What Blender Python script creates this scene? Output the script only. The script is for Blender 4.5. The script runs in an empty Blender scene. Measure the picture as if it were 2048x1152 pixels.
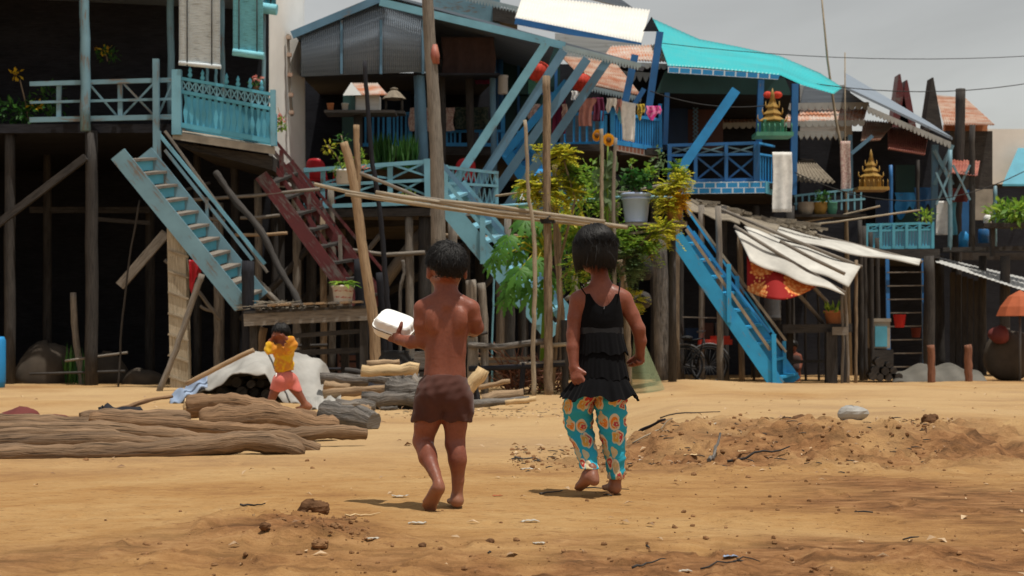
import bpy, math, random
import numpy as np
from mathutils import Vector, Matrix, Quaternion
R = random.Random(7)
NR = np.random.RandomState(5)
SC = bpy.context.scene
COL = SC.collection
PI = math.pi
V = Vector
# ------------------------------------------------------------------ projection helper: a point seen at (px,py) standing Y metres away
FOC, HOR, CAMH = 3072.0, 670.0, 0.654
def P(px, py, Y): return V(((px - 1024) / FOC * Y, Y, CAMH + (HOR - py) / FOC * Y))
def M(px, Y): return px / FOC * Y          # a length of px pixels at distance Y, in metres

# ------------------------------------------------------------------ numpy value noise
_T = NR.rand(256, 256)
def vnoise(x, y):
    xi = np.floor(x).astype(int); yi = np.floor(y).astype(int)
    fx = x - xi; fy = y - yi
    fx = fx * fx * (3 - 2 * fx); fy = fy * fy * (3 - 2 * fy)
    a = _T[xi & 255, yi & 255]; b = _T[(xi + 1) & 255, yi & 255]
    c = _T[xi & 255, (yi + 1) & 255]; d = _T[(xi + 1) & 255, (yi + 1) & 255]
    return (a * (1 - fx) + b * fx) * (1 - fy) + (c * (1 - fx) + d * fx) * fy - 0.5
def fbm(x, y, s, o=4):
    t = 0.0; a = 1.0
    for i in range(o):
        t = t + a * vnoise(x * s + 17.3 * i, y * s + 9.1 * i); a *= .5; s *= 2.03
    return t
def sst(a, b, x):
    t = np.clip((x - a) / (b - a), 0, 1); return t * t * (3 - 2 * t)
def gauss(x, c, s): return np.exp(-((x - c) / s) ** 2)
def ground_z(x, y, fine=True):
    x = np.asarray(x, float); y = np.asarray(y, float)
    z = np.interp(y, [0, 6.5, 18, 31, 60, 200], [0, 0, -.22, -.25, -.25, -.3])
    t = 1024 + x / np.maximum(y, 1) * FOC * 1.0
    edge = 8.15 + .35 * fbm(x, x * 0 + 3, .9, 3) + .18 * np.maximum(0, x - 1.5)
    wr = sst(1190, 1380, t) * (1 - .25 * sst(1800, 2200, t))
    bank = sst(edge, edge + .75, y) * np.interp(y, [8, 9, 24, 29], [.15, .17, .09, .0])
    z = z + wr * bank
    rub = np.exp(-((y - edge - .35) / .9) ** 2) * sst(1000, 1250, t) * (1 - .3 * sst(1900, 2200, t))
    z = z + .10 * gauss(x, 2.9, 1.3) * gauss(y, 24.5, 1.6)
    mound = gauss(x, -.74, .30) * gauss(y, 5.05, .33) * .045
    strip = (1 - sst(4.3, 5.1, y)) * (.45 + .55 * sst(-1.0, .2, x))
    rough = .25 + 3.0 * rub + 1.1 * strip + 45 * mound
    sm = fbm(x, y, .55, 3) * .035 * np.minimum(1, y / 8)
    z = z + sm + mound
    if fine:
        z = z + rough * (fbm(x, y, 4.0, 3) * .024 + np.maximum(0, fbm(x, y, 11, 4)) * .030) + .0045 * fbm(x, y, 3.1, 3) + .004 * np.minimum(0, fbm(x, y * .8, 9, 2) + .25)
    return z
def gz(x, y): return float(ground_z(x, y))
def G(px, Y, dz=0.0):
    x = (px - 1024) / FOC * Y
    return V((x, Y, gz(x, Y) + dz))

# ------------------------------------------------------------------ materials
def mat(name):
    m = bpy.data.materials.new(name); m.use_nodes = True
    nt = m.node_tree; return m, nt, nt.nodes['Principled BSDF']
def nd(nt, typ, props=None, **ins):
    n = nt.nodes.new(typ)
    for k, v in (props or {}).items(): setattr(n, k, v)
    for k, v in ins.items():
        s = n.inputs[int(k[1:])] if k[0] == 'i' and k[1:].isdigit() else n.inputs[k.replace('_', ' ')]
        if isinstance(v, bpy.types.NodeSocket): nt.links.new(v, s)
        else: s.default_value = v
    return n
def mth(nt, op, a, b=0.0, c=0.0):
    n = nt.nodes.new('ShaderNodeMath'); n.operation = op
    for i, v in enumerate((a, b, c)):
        if isinstance(v, bpy.types.NodeSocket): nt.links.new(v, n.inputs[i])
        else: n.inputs[i].default_value = v
    return n.outputs[0]
def mixc(nt, f, a, b, blend='MIX'):
    n = nt.nodes.new('ShaderNodeMix'); n.data_type = 'RGBA'; n.blend_type = blend
    for s, v in ((n.inputs[0], f), (n.inputs[6], a), (n.inputs[7], b)):
        if isinstance(v, bpy.types.NodeSocket): nt.links.new(v, s)
        else: s.default_value = v if isinstance(v, float) else (*v[:3], 1)
    return n.outputs[2]
def ramp(nt, f, stops):
    n = nt.nodes.new('ShaderNodeValToRGB'); nt.links.new(f, n.inputs[0])
    e = n.color_ramp.elements
    while len(e) < len(stops): e.new(.5)
    for i, (p, c) in enumerate(stops):
        e[i].position = p; e[i].color = (c, c, c, 1) if isinstance(c, (int, float)) else (*c, 1)
    return n.outputs[0]
def noise(nt, vec, scale, detail=4, rough=.55, dist=0.0):
    return nd(nt, 'ShaderNodeTexNoise', None, Vector=vec, Scale=scale, Detail=float(detail), Roughness=rough, Distortion=dist).outputs[0]
def ocoord(nt): return nd(nt, 'ShaderNodeTexCoord').outputs['Object']
def uvcoord(nt): return nd(nt, 'ShaderNodeUVMap').outputs[0]
def mapped(nt, vec, sx, sy, sz=1.0): return nd(nt, 'ShaderNodeMapping', None, Vector=vec, Scale=(sx, sy, sz)).outputs[0]
def bump(nt, bs, h, strength=.3, dist=.01):
    n = nd(nt, 'ShaderNodeBump', None, Height=h, Strength=strength, Distance=dist); nt.links.new(n.outputs[0], bs.inputs['Normal'])
def out(nt, bs, c, rough=.8, spec=.3):
    if isinstance(c, bpy.types.NodeSocket): nt.links.new(c, bs.inputs['Base Color'])
    else: bs.inputs['Base Color'].default_value = (*c, 1)
    bs.inputs['Roughness'].default_value = rough; bs.inputs['Specular IOR Level'].default_value = spec
def wood(name, c1, c2, rough=.85, grain=14, bd=.012):
    m, nt, bs = mat(name); uv = uvcoord(nt)
    g = noise(nt, mapped(nt, uv, 1.3, grain), 3.0, 5, .65, .6)
    b = noise(nt, mapped(nt, uv, .5, 1.3), 2.2, 3)
    cr = noise(nt, mapped(nt, uv, .9, grain * 2.4), 4.0, 2, .5, .3)
    f = mth(nt, 'ADD', mth(nt, 'MULTIPLY', g, .7), mth(nt, 'MULTIPLY', b, .5))
    c = ramp(nt, f, [(.38, c2), (.75, c1)])
    crk = ramp(nt, cr, [(.30, .25), (.42, 1)])
    c = mixc(nt, 1.0, c, crk, 'MULTIPLY')
    out(nt, bs, c, rough, .2); bump(nt, bs, mth(nt, 'ADD', g, mth(nt, 'MULTIPLY', crk, .4)), .5 if bd < .02 else .9, bd)
    return m
def paint(name, c, wear=.42, under=(.16, .14, .12), rough=.5):
    m, nt, bs = mat(name); uv = uvcoord(nt)
    g = noise(nt, mapped(nt, uv, 1.0, 6), 3.0, 5, .65, .4)
    b = noise(nt, ocoord(nt), 2.3, 4)
    w = ramp(nt, mth(nt, 'ADD', mth(nt, 'MULTIPLY', g, .6), mth(nt, 'MULTIPLY', b, .5)), [(wear - .05, 1), (wear + .03, 0)])
    tone = ramp(nt, b, [(.3, .78), (.7, 1.08)])
    cc = mixc(nt, 1.0, c, tone, 'MULTIPLY')
    out(nt, bs, mixc(nt, w, cc, under), rough, .35); bump(nt, bs, g, .2, .006)
    return m
def plain(name, c, rough=.7, var=.25, scale=6.0, spec=.3, bmp=.15, sub=0.0):
    m, nt, bs = mat(name); o = ocoord(nt)
    n = noise(nt, o, scale, 5)
    t = ramp(nt, n, [(.3, 1 - var), (.7, 1 + var * .4)])
    out(nt, bs, mixc(nt, 1.0, c, t, 'MULTIPLY'), rough, spec)
    if bmp: bump(nt, bs, noise(nt, o, scale * 5, 3), bmp, .01)
    return m
def cloth(name, c, c2=None, scale=9.0):
    m, nt, bs = mat(name); o = ocoord(nt)
    n = noise(nt, o, scale, 4)
    cc = mixc(nt, ramp(nt, n, [(.47, 0), (.53, 1)]), c, c2) if c2 else mixc(nt, 1.0, c, ramp(nt, n, [(.3, .8), (.7, 1.1)]), 'MULTIPLY')
    out(nt, bs, cc, .9, .15); bs.inputs['Sheen Weight'].default_value = .15
    bump(nt, bs, noise(nt, o, 70, 2), .2, .004)
    return m
def metal(name, c, rust, amt=.5, rough=.55):
    m, nt, bs = mat(name); o = ocoord(nt); uv = uvcoord(nt)
    n = mth(nt, 'ADD', mth(nt, 'MULTIPLY', noise(nt, mapped(nt, uv, .6, 2.5), 1.6, 5, .6), .65), mth(nt, 'MULTIPLY', noise(nt, o, 5, 5), .35))
    f = ramp(nt, n, [(amt - .07, 0), (amt + .08, 1)])
    st = ramp(nt, noise(nt, mapped(nt, uv, .3, 9), 2.0, 3), [(.3, .7), (.7, 1.05)])
    out(nt, bs, mixc(nt, 1.0, mixc(nt, f, c, rust), st, 'MULTIPLY'), rough, .4)
    return m
def leaf(name, c1, c2, trans=.5, rough=.5):
    m, nt, bs = mat(name)
    r = nd(nt, 'ShaderNodeNewGeometry').outputs['Random Per Island']
    n = noise(nt, ocoord(nt), 3.0, 3)
    f = ramp(nt, mth(nt, 'ADD', mth(nt, 'MULTIPLY', r, .7), mth(nt, 'MULTIPLY', n, .4)), [(.2, 0), (.85, 1)])
    c = mixc(nt, f, c1, c2)
    out(nt, bs, c, rough, .35)
    tr = nd(nt, 'ShaderNodeBsdfTranslucent', None, Color=c)
    mx = nd(nt, 'ShaderNodeMixShader', None, i0=trans, i1=bs.outputs[0], i2=tr.outputs[0])
    nt.links.new(mx.outputs[0], nt.nodes['Material Output'].inputs[0])
    return m
def bricky(name, c, line, sx, sy, mort=.06):
    m, nt, bs = mat(name); uv = uvcoord(nt)
    b = nd(nt, 'ShaderNodeTexBrick', None, Vector=mapped(nt, uv, sx, sy), Color1=(*c, 1), Color2=(c[0] * .8, c[1] * .85, c[2] * .9, 1), Mortar=(*line, 1), Scale=1.0, Mortar_Size=mort, Brick_Width=1.0, Row_Height=1.0)
    out(nt, bs, b.outputs[0], .6)
    return m
K = {}
K['grey'] = wood('weathered_grey_wood', (.30, .265, .225), (.10, .085, .07))
K['dark'] = wood('dark_old_wood', (.075, .068, .062), (.022, .02, .02))
K['black'] = wood('charred_and_shade_wood', (.030, .031, .038), (.010, .010, .014))  # char on posts; on walls, floors and ceilings the near-black paints in shade
K['tan'] = wood('tan_bare_wood', (.43, .30, .18), (.19, .12, .07))
K['pole'] = wood('brown_pole_wood', (.32, .24, .16), (.10, .07, .048), grain=10)
K['bamboo'] = wood('dry_bamboo', (.44, .37, .27), (.15, .115, .08), .65)
K['bark'] = wood('driftwood_bark', (.34, .205, .112), (.10, .058, .033), grain=9, bd=.022)
K['logd'] = wood('dirty_log_wood', (.29, .185, .108), (.07, .046, .031), grain=9, bd=.022)
K['pale'] = wood('fresh_split_wood', (.72, .54, .31), (.42, .27, .13), grain=9)
K['ash'] = wood('charred_grey_wood', (.24, .215, .19), (.03, .027, .025), grain=6, bd=.05)
K['b_pale'] = paint('pale_blue_paint', (.19, .43, .54), .435)
K['b_pal2'] = paint('faded_blue_paint', (.17, .31, .38), .48, (.17, .15, .13))
K['b_grey'] = paint('grey_blue_paint', (.115, .235, .345), .42)
K['b_deep'] = paint('deep_blue_paint', (.025, .14, .36), .40)
K['b_mid'] = paint('sky_blue_paint', (.03, .29, .66), .40)
K['b_stair'] = paint('bright_azure_paint', (.03, .36, .70), .445, (.20, .19, .17))
K['b_turq'] = paint('light_turquoise_paint', (.11, .43, .58), .36)
K['maroon'] = paint('maroon_paint', (.125, .025, .027), .50, (.15, .125, .115))
K['navy'] = paint('navy_paint', (.008, .03, .085), .3, (.01, .015, .03))
K['green'] = paint('dark_green_paint', (.01, .05, .045), .3, (.01, .02, .02))
K['brownw'] = paint('brown_wall_paint', (.09, .035, .025), .3, (.03, .02, .02))
K['white'] = plain('whitewash', (.86, .84, .79), .9, .12, 1.3)
K['conc'] = plain('aged_concrete', (.42, .37, .30), .9, .35, 3.0)
K['corr'] = metal('grey_corrugated_iron', (.24, .29, .35), (.12, .10, .09), .68)
K['zinc'] = metal('pale_zinc_sheet', (.55, .55, .53), (.30, .25, .2), .62)
K['rust'] = metal('rusted_zinc_sheet', (.55, .42, .33), (.42, .15, .07), .50)
K['rustr'] = metal('rust_red_sheet', (.45, .16, .10), (.3, .07, .05), .5)
K['rusts'] = metal('streaked_rust_sheet', (.62, .56, .50), (.55, .20, .09), .49)
K['turq'] = metal('turquoise_roof_sheet', (.02, .50, .54), (.09, .50, .50), .56, .45)
K['whiter'] = plain('white_roof_sheet', (.80, .78, .72), .5, .08, 1.5)
K['trim'] = paint('grey_green_trim', (.32, .40, .42), .40, (.2, .18, .15))
K['trimg'] = paint('grey_white_trim', (.40, .40, .38), .44, (.2, .18, .15))
K['thatch'] = wood('grey_thatch', (.34, .29, .22), (.11, .09, .07), grain=20)
K['sheet'] = plain('greyed_white_awning_sheet', (.56, .54, .49), .8, .35, 2.0)
K['bbrick'] = bricky('blue_tile_trim', (.03, .28, .60), (.60, .70, .78), 4.4, 9.0, .07)
K['rbrick'] = bricky('red_tile_trim', (.50, .20, .13), (.62, .60, .56), 8, 9, .12)
K['red'] = plain('red_plastic', (.50, .02, .03), .4, .15)
K['redp'] = plain('red_paper', (.62, .055, .03), .7, .35, 12)
K['orange'] = plain('orange_cloth', (.42, .105, .04), .8, .2)
K['gold'] = plain('gold_paint', (.36, .215, .05), .5, .3, 8)
K['mint'] = plain('mint_paint', (.085, .29, .20), .6, .3, 8)
K['bucket'] = plain('blue_grey_bucket_plastic', (.46, .58, .84), .4, .12, 3)
K['terra'] = plain('terracotta', (.50, .20, .09), .85, .3, 5)
K['foam'] = plain('white_foam', (.86, .86, .83), .55, .03, 6, .4, .1)
K['wcloth'] = cloth('white_cotton', (.84, .83, .80))
K['pink'] = cloth('dusty_pink_cotton', (.52, .25, .22))
K['magenta'] = cloth('magenta_cotton', (.75, .04, .30), (.8, .25, .45), 14)
K['yellow'] = cloth('yellow_cotton', (.70, .40, .02), (.60, .24, .03), 7)
K['yelg'] = cloth('mustard_print_cotton', (.62, .45, .05), (.25, .18, .05), 22)
K['aqua'] = cloth('aqua_cotton', (.18, .50, .62))
K['plum'] = cloth('plum_cotton', (.13, .015, .05))
K['patt'] = cloth('pale_flowered_cotton', (.60, .48, .42), (.45, .28, .25), 26)
K['browncl'] = cloth('brown_cotton', (.075, .045, .04))
K['salmon'] = cloth('salmon_cotton', (.62, .17, .14))
K['tarp'] = plain('dirty_white_tarp', (.38, .365, .335), .6, .3, 2.5)
K['tarpb'] = plain('faded_blue_tarp', (.30, .38, .52), .6, .35, 3)
K['redtarp'] = plain('dull_red_tarp', (.16, .035, .03), .8, .35, 3)
K['sack'] = plain('jute_sack', (.075, .06, .046), .95, .3, 4)
K['woven'] = wood('woven_bamboo', (.52, .45, .34), (.22, .18, .12), grain=24)
K['rub'] = plain('black_rubber', (.015, .015, .016), .7, .1)
K['steel'] = plain('dull_steel', (.12, .12, .125), .35, .2)
K['rope'] = plain('dark_wire', (.03, .03, .03), .8, .1)
K['l_dark'] = leaf('deep_green_leaf', (.018, .085, .018), (.07, .19, .035))
K['l_pap'] = leaf('papaya_leaf', (.035, .14, .022), (.13, .34, .05))
K['l_mid'] = leaf('mid_green_leaf', (.10, .25, .03), (.33, .47, .06))
K['l_yel'] = leaf('yellow_green_leaf', (.36, .46, .04), (.80, .68, .08))
K['l_gold'] = leaf('golden_flower', (.55, .30, .01), (.75, .52, .03))
K['l_sun'] = leaf('sunflower_petal', (.80, .34, .005), (.85, .45, .01))
K['l_gry'] = leaf('dusty_sage_leaf', (.09, .17, .07), (.20, .28, .13))
K['l_pink'] = leaf('pink_blossom', (.65, .16, .14), (.75, .35, .30))
K['l_dry'] = leaf('dry_leaf', (.22, .12, .06), (.62, .45, .28), .1, .8)
K['tarpd'] = plain('dim_grey_tarp', (.13, .12, .10), .7, .4, 2.5)
K['brush'] = wood('dry_red_brush', (.30, .14, .085), (.12, .05, .035))

# ------------------------------------------------------------------ mesh builder
class MB:
    def __init__(s): s.v = []; s.f = []; s.uv = []; s.sm = []; s.mi = []; s.cur = 0
    def face(s, idx, uvs=None, smooth=False):
        s.f.append(tuple(idx)); s.uv.extend(uvs if uvs else [(0, 0)] * len(idx)); s.sm.append(smooth); s.mi.append(s.cur)
    def bar(s, a, b, w, d, up=None, off=None):
        """a plank from a to b, w wide (across, in the vertical/up plane) and d deep"""
        a = V(a); b = V(b); t = (b - a); L = t.length
        if L < 1e-6: return s
        t /= L
        up = V(up) if up is not None else (V((0, 1, 0)) if abs(t.y) < .9 else V((0, 0, 1)))
        n = (up - t * up.dot(t)).normalized()        # depth direction
        q = t.cross(n)                               # width direction
        w *= 1 + R.uniform(-.012, .012); d *= 1 + R.uniform(-.012, .012)
        i = len(s.v); u0 = R.uniform(0, 40); v0 = R.uniform(0, 40)
        for p in (a, b):
            for x, y in ((-1, -1), (1, -1), (1, 1), (-1, 1)): s.v.append(p + q * (x * w / 2) + n * (y * d / 2))
        acc = 0
        for k in range(4):
            l = w if k % 2 == 0 else d
            k2 = (k + 1) % 4
            s.face((i + k, i + k2, i + 4 + k2, i + 4 + k), [(u0, v0 + acc), (u0, v0 + acc + l), (u0 + L, v0 + acc + l), (u0 + L, v0 + acc)]); acc += l
        s.face((i + 3, i + 2, i + 1, i), [(u0, v0), (u0, v0 + w), (u0 + .02, v0 + w), (u0 + .02, v0)])
        s.face((i + 4, i + 5, i + 6, i + 7), [(u0, v0), (u0, v0 + w), (u0 + .02, v0 + w), (u0 + .02, v0)])
        return s
    def tube(s, pts, rad, n=8, cap=True, jit=0.0, squash=1.0, twist=0.0, ridge=0.0):
        pts = [V(p) for p in pts]; m = len(pts)
        if not hasattr(rad, '__len__'): rad = [rad] * m
        T = []
        for k in range(m):
            t = pts[min(k + 1, m - 1)] - pts[max(k - 1, 0)]; T.append(t.normalized() if t.length > 1e-9 else V((0, 0, 1)))
        r = V((0, -1, 0)) if abs(T[0].y) < .9 else V((1, 0, 0))
        i0 = len(s.v); u = R.uniform(0, 40); v0 = R.uniform(0, 40); us = []; rg = [R.uniform(-1, 1) for _ in range(n)]
        for k in range(m):
            if ridge: rg = [.8 * g + .35 * R.uniform(-1, 1) for g in rg]
            r = (r - T[k] * r.dot(T[k])).normalized(); q = T[k].cross(r)
            if k: u += (pts[k] - pts[k - 1]).length
            us.append(u)
            for j in range(n):
                a = 2 * PI * j / n + twist * k
                rr = rad[k] * (1 + (R.uniform(-jit, jit) if jit else 0) + ridge * rg[j])
                s.v.append(pts[k] + (r * math.cos(a) + q * (math.sin(a) * squash)) * rr)
        C = 2 * PI * max(rad)
        for k in range(m - 1):
            for j in range(n):
                j2 = (j + 1) % n; va = v0 + C * j / n; vb = v0 + C * (j + 1) / n
                s.face((i0 + k * n + j, i0 + k * n + j2, i0 + (k + 1) * n + j2, i0 + (k + 1) * n + j), [(us[k], va), (us[k], vb), (us[k + 1], vb), (us[k + 1], va)], True)
        if cap:
            for base, rev in ((i0, True), (i0 + (m - 1) * n, False)):
                ix = [base + j for j in range(n)]
                if rev: ix.reverse()
                s.face(ix, [(us[0] + .03 * math.cos(2 * PI * j / n), v0 + .03 * math.sin(2 * PI * j / n)) for j in range(n)])
        return s
    def lathe(s, c, prof, n=16, smooth=True, axis=None):
        """prof = [(radius, height)], bottom to top"""
        c = V(c); i0 = len(s.v); m = len(prof)
        rot = V((0, 0, 1)).rotation_difference(V(axis)) if axis is not None else None
        for r, h in prof:
            for j in range(n):
                a = 2 * PI * j / n; p = V((r * math.cos(a), r * math.sin(a), h))
                s.v.append(c + (rot @ p if rot else p))
        for k in range(m - 1):
            for j in range(n):
                j2 = (j + 1) % n
                s.face((i0 + k * n + j, i0 + k * n + j2, i0 + (k + 1) * n + j2, i0 + (k + 1) * n + j), [(prof[k][1], j / n), (prof[k][1], (j + 1) / n), (prof[k + 1][1], (j + 1) / n), (prof[k + 1][1], j / n)], smooth)
        s.face([i0 + j for j in range(n)][::-1]); s.face([i0 + (m - 1) * n + j for j in range(n)])
        return s
    def prism(s, pts, ex):
        """polygon extruded along vector ex; uv from x/z metres"""
        pts = [V(p) for p in pts]; ex = V(ex); n = len(pts); i = len(s.v)
        o = pts[0]; tx = (pts[1] - pts[0]).normalized(); nn = ex.normalized(); ty = nn.cross(tx)
        uv = [((p - o).dot(tx), (p - o).dot(ty)) for p in pts]
        s.v.extend(pts); s.v.extend([p + ex for p in pts])
        s.face(range(i, i + n), uv); s.face(range(i + 2 * n - 1, i + n - 1, -1), uv[::-1])
        for k in range(n):
            k2 = (k + 1) % n; L = (pts[k2] - pts[k]).length
            s.face((i + k, i + n + k, i + n + k2, i + k2), [(0, 0), (0, ex.length), (L, ex.length), (L, 0)])
        return s
    def box(s, c, sx, sy, sz, rz=0.0):
        c = V(c); d = V((math.cos(rz), math.sin(rz), 0)); e = V((-d.y, d.x, 0))
        b = c - V((0, 0, sz / 2))
        return s.prism([b - d * sx / 2 - e * sy / 2, b + d * sx / 2 - e * sy / 2, b + d * sx / 2 + e * sy / 2, b - d * sx / 2 + e * sy / 2], (0, 0, sz))
    def grid(s, fn, nu, nv, smooth=True, thick=None, us=1.0, vs=1.0):
        """surface fn(u,v) -> point; thick = vector or None"""
        i0 = len(s.v)
        for a in range(nu + 1):
            for b in range(nv + 1): s.v.append(V(fn(a / nu, b / nv)))
        def q(a, b, off=0): return i0 + off + a * (nv + 1) + b
        N = (nu + 1) * (nv + 1)
        for a in range(nu):
            for b in range(nv):
                s.face((q(a, b), q(a + 1, b), q(a + 1, b + 1), q(a, b + 1)), [(a / nu * us, b / nv * vs), ((a + 1) / nu * us, b / nv * vs), ((a + 1) / nu * us, (b + 1) / nv * vs), (a / nu * us, (b + 1) / nv * vs)], smooth)
        if thick is not None:
            tk = V(thick)
            s.v.extend([p + tk for p in s.v[i0:i0 + N]])
            for a in range(nu):
                for b in range(nv):
                    s.face((q(a, b + 1, N), q(a + 1, b + 1, N), q(a + 1, b, N), q(a, b, N)), [(a / nu * us, b / nv * vs)] * 4, smooth)
            for a in range(nu):
                s.face((q(a, 0), q(a, 0, N), q(a + 1, 0, N), q(a + 1, 0))); s.face((q(a + 1, nv), q(a + 1, nv, N), q(a, nv, N), q(a, nv)))
            for b in range(nv):
                s.face((q(0, b + 1), q(0, b + 1, N), q(0, b, N), q(0, b))); s.face((q(nu, b), q(nu, b, N), q(nu, b + 1, N), q(nu, b + 1)))
        return s
    def leafq(s, p, d, n, L, W, bend=.15):
        """one leaf: a folded diamond of two quads along d"""
        d = V(d).normalized(); n = V(n); q = d.cross(n)
        if q.length < 1e-4: q = d.cross(V((.3, .9, .2)))
        q.normalize(); n = q.cross(d)
        i = len(s.v)
        s.v.extend([p, p + d * L * .5 + q * W * .5 + n * bend * L * .3, p + d * L - n * bend * L * .5, p + d * L * .5 - q * W * .5 + n * bend * L * .3, p + d * L * .55])
        s.face((i, i + 1, i + 2, i + 4)); s.face((i, i + 4, i + 2, i + 3))
    def build(s, name, m, parent=None, label=None, cat=None, group=None, kind=None, loc=None):
        me = bpy.data.meshes.new(name)
        if loc is None:
            if parent is not None: loc = LOC[parent.name]
            else:
                a = np.array([tuple(v) for v in s.v]); mn = a.min(0); mx = a.max(0)
                loc = V(((mn[0] + mx[0]) / 2, (mn[1] + mx[1]) / 2, mn[2]))
        loc = V(loc)
        me.from_pydata([tuple(V(v) - loc) for v in s.v], [], s.f)
        ul = me.uv_layers.new(name='UVMap'); ul.data.foreach_set('uv', np.array(s.uv, 'f').ravel())
        me.polygons.foreach_set('use_smooth', np.array(s.sm, bool))
        for k in (m if isinstance(m, (list, tuple)) else [m]): me.materials.append(k)
        me.polygons.foreach_set('material_index', np.array(s.mi, 'i'))
        me.update()
        o = bpy.data.objects.new(name, me); COL.objects.link(o)
        LOC[o.name] = loc
        if parent is not None: o.parent = parent; o.location = loc - LOC[parent.name]
        else: o.location = loc
        return tag(o, label, cat, group, kind)
LOC = {}
def tag(o, label=None, cat=None, group=None, kind=None):
    if label: o['label'] = label
    if cat: o['category'] = cat
    if group: o['group'] = group
    if kind: o['kind'] = kind
    return o
def thing(name, loc, label, cat, group=None):
    o = bpy.data.objects.new(name, None); COL.objects.link(o); o.empty_display_size = .1
    o.location = V(loc); LOC[o.name] = V(loc)
    return tag(o, label, cat, group)
def part(name, m, parent, fn, label=None):
    mb = MB(); fn(mb); return mb.build(name, m, parent, label)
def bars(name, m, parent, lst, label=None):
    """each entry (p1, p2, w, d) becomes one part of its own"""
    return [MB().bar(*e).build(name, m, parent, label) for e in lst]
def PB(x1, y1, x2, y2, Y, wpx, d, Y2=None):
    """plank given in pixels: ends, distance, width in px, depth in m"""
    Y2 = Y if Y2 is None else Y2
    return (P(x1, y1, Y), P(x2, y2, Y2), M(wpx, (Y + Y2) / 2), d)
def lerp(a, b, t): return a + (b - a) * t
def corr_sheet(mb, TL, TR, BR, BL, waves, amp, nv=4, thick=.006, sag=0.0):
    """corrugated sheet, ridges running from the top edge to the bottom edge"""
    TL, TR, BR, BL = map(V, (TL, TR, BR, BL))
    n = (TR - TL).cross(BL - TL).normalized()
    def fn(u, v):
        p = TL.lerp(TR, u).lerp(BL.lerp(BR, u), v)
        return p + n * (amp * math.sin(u * waves * 2 * PI)) - V((0, 0, sag * math.sin(PI * v)))
    return mb.grid(fn, waves * 4, nv, True, n * thick, (TR - TL).length, (BL - TL).length)
def picot(mb, a, b, n, h, d, shape='point'):
    """a trim board with a cut lower edge, from a to b, n teeth hanging h below"""
    a = V(a); b = V(b); t = (b - a)
    for k in range(n):
        p = a + t * (k / n); q = a + t * ((k + 1) / n)
        if shape == 'point':
            pts = [p, q, q + V((0, 0, -h * .35)), p.lerp(q, .8) + V((0, 0, -h * .7)), p.lerp(q, .5) + V((0, 0, -h)), p.lerp(q, .2) + V((0, 0, -h * .7)), p + V((0, 0, -h * .35))]
        else:
            pts = [p, q] + [p.lerp(q, .5 + .5 * math.cos(PI * j / 6)) + V((0, 0, -h * .4 - h * .6 * math.sin(PI * j / 6))) for j in range(7)]
        mb.prism(pts, (0, d, 0))
    return mb
# ------------------------------------------------------------------ camera, light, sky
cam = bpy.data.cameras.new('camera'); co = bpy.data.objects.new('camera', cam); COL.objects.link(co); SC.camera = co
co.location = (0, 0, CAMH); co.rotation_euler = (PI / 2, 0, 0)
cam.sensor_width = 36; cam.lens = 36 * FOC / 2048; cam.shift_y = (HOR - 576) / 2048
cam.clip_end = 5000; cam.clip_start = .1
cam.dof.use_dof = True; cam.dof.focus_distance = 6.4; cam.dof.aperture_fstop = 7.5
SUN = V((.17, -.15, .972)).normalized()
sl = bpy.data.lights.new('sun', 'SUN'); so = bpy.data.objects.new('sun', sl); COL.objects.link(so)
sl.energy = 3.9; sl.angle = math.radians(.6); sl.color = (1, .95, .86)
so.rotation_euler = SUN.to_track_quat('Z', 'Y').to_euler(); so.location = (5, -5, 20)
W = bpy.data.worlds.new('World'); SC.world = W; W.use_nodes = True
wt = W.node_tree; bg = wt.nodes['Background']
sky = nd(wt, 'ShaderNodeTexSky', {'sky_type': 'NISHITA', 'sun_disc': False, 'sun_elevation': math.asin(SUN.z), 'sun_rotation': math.atan2(SUN.x, SUN.y), 'air_density': 1.0, 'dust_density': 0.8, 'ozone_density': 1.0})
hs = nd(wt, 'ShaderNodeHueSaturation', None, Saturation=.35, Color=sky.outputs[0])
wt.links.new(mixc(wt, 1.0, hs.outputs[0], (1.0, .94, .84), 'MULTIPLY'), bg.inputs[0])
cl = noise(wt, mapped(wt, nd(wt, 'ShaderNodeTexCoord').outputs['Generated'], 2, 2, 9), 1.6, 5, .55, .4)      # thin hazy cloud
wt.links.new(mixc(wt, 1.0, mixc(wt, 1.0, hs.outputs[0], (1.0, .94, .84), 'MULTIPLY'), ramp(wt, cl, [(.30, .90), (.70, 1.14)]), 'MULTIPLY'), bg.inputs[0])
bg.inputs[1].default_value = .108
SC.view_settings.view_transform = 'Standard'; SC.view_settings.look = 'None'; SC.view_settings.exposure = 0; SC.view_settings.gamma = 1
SC.cycles.max_bounces = 6; SC.cycles.use_denoising = True

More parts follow.
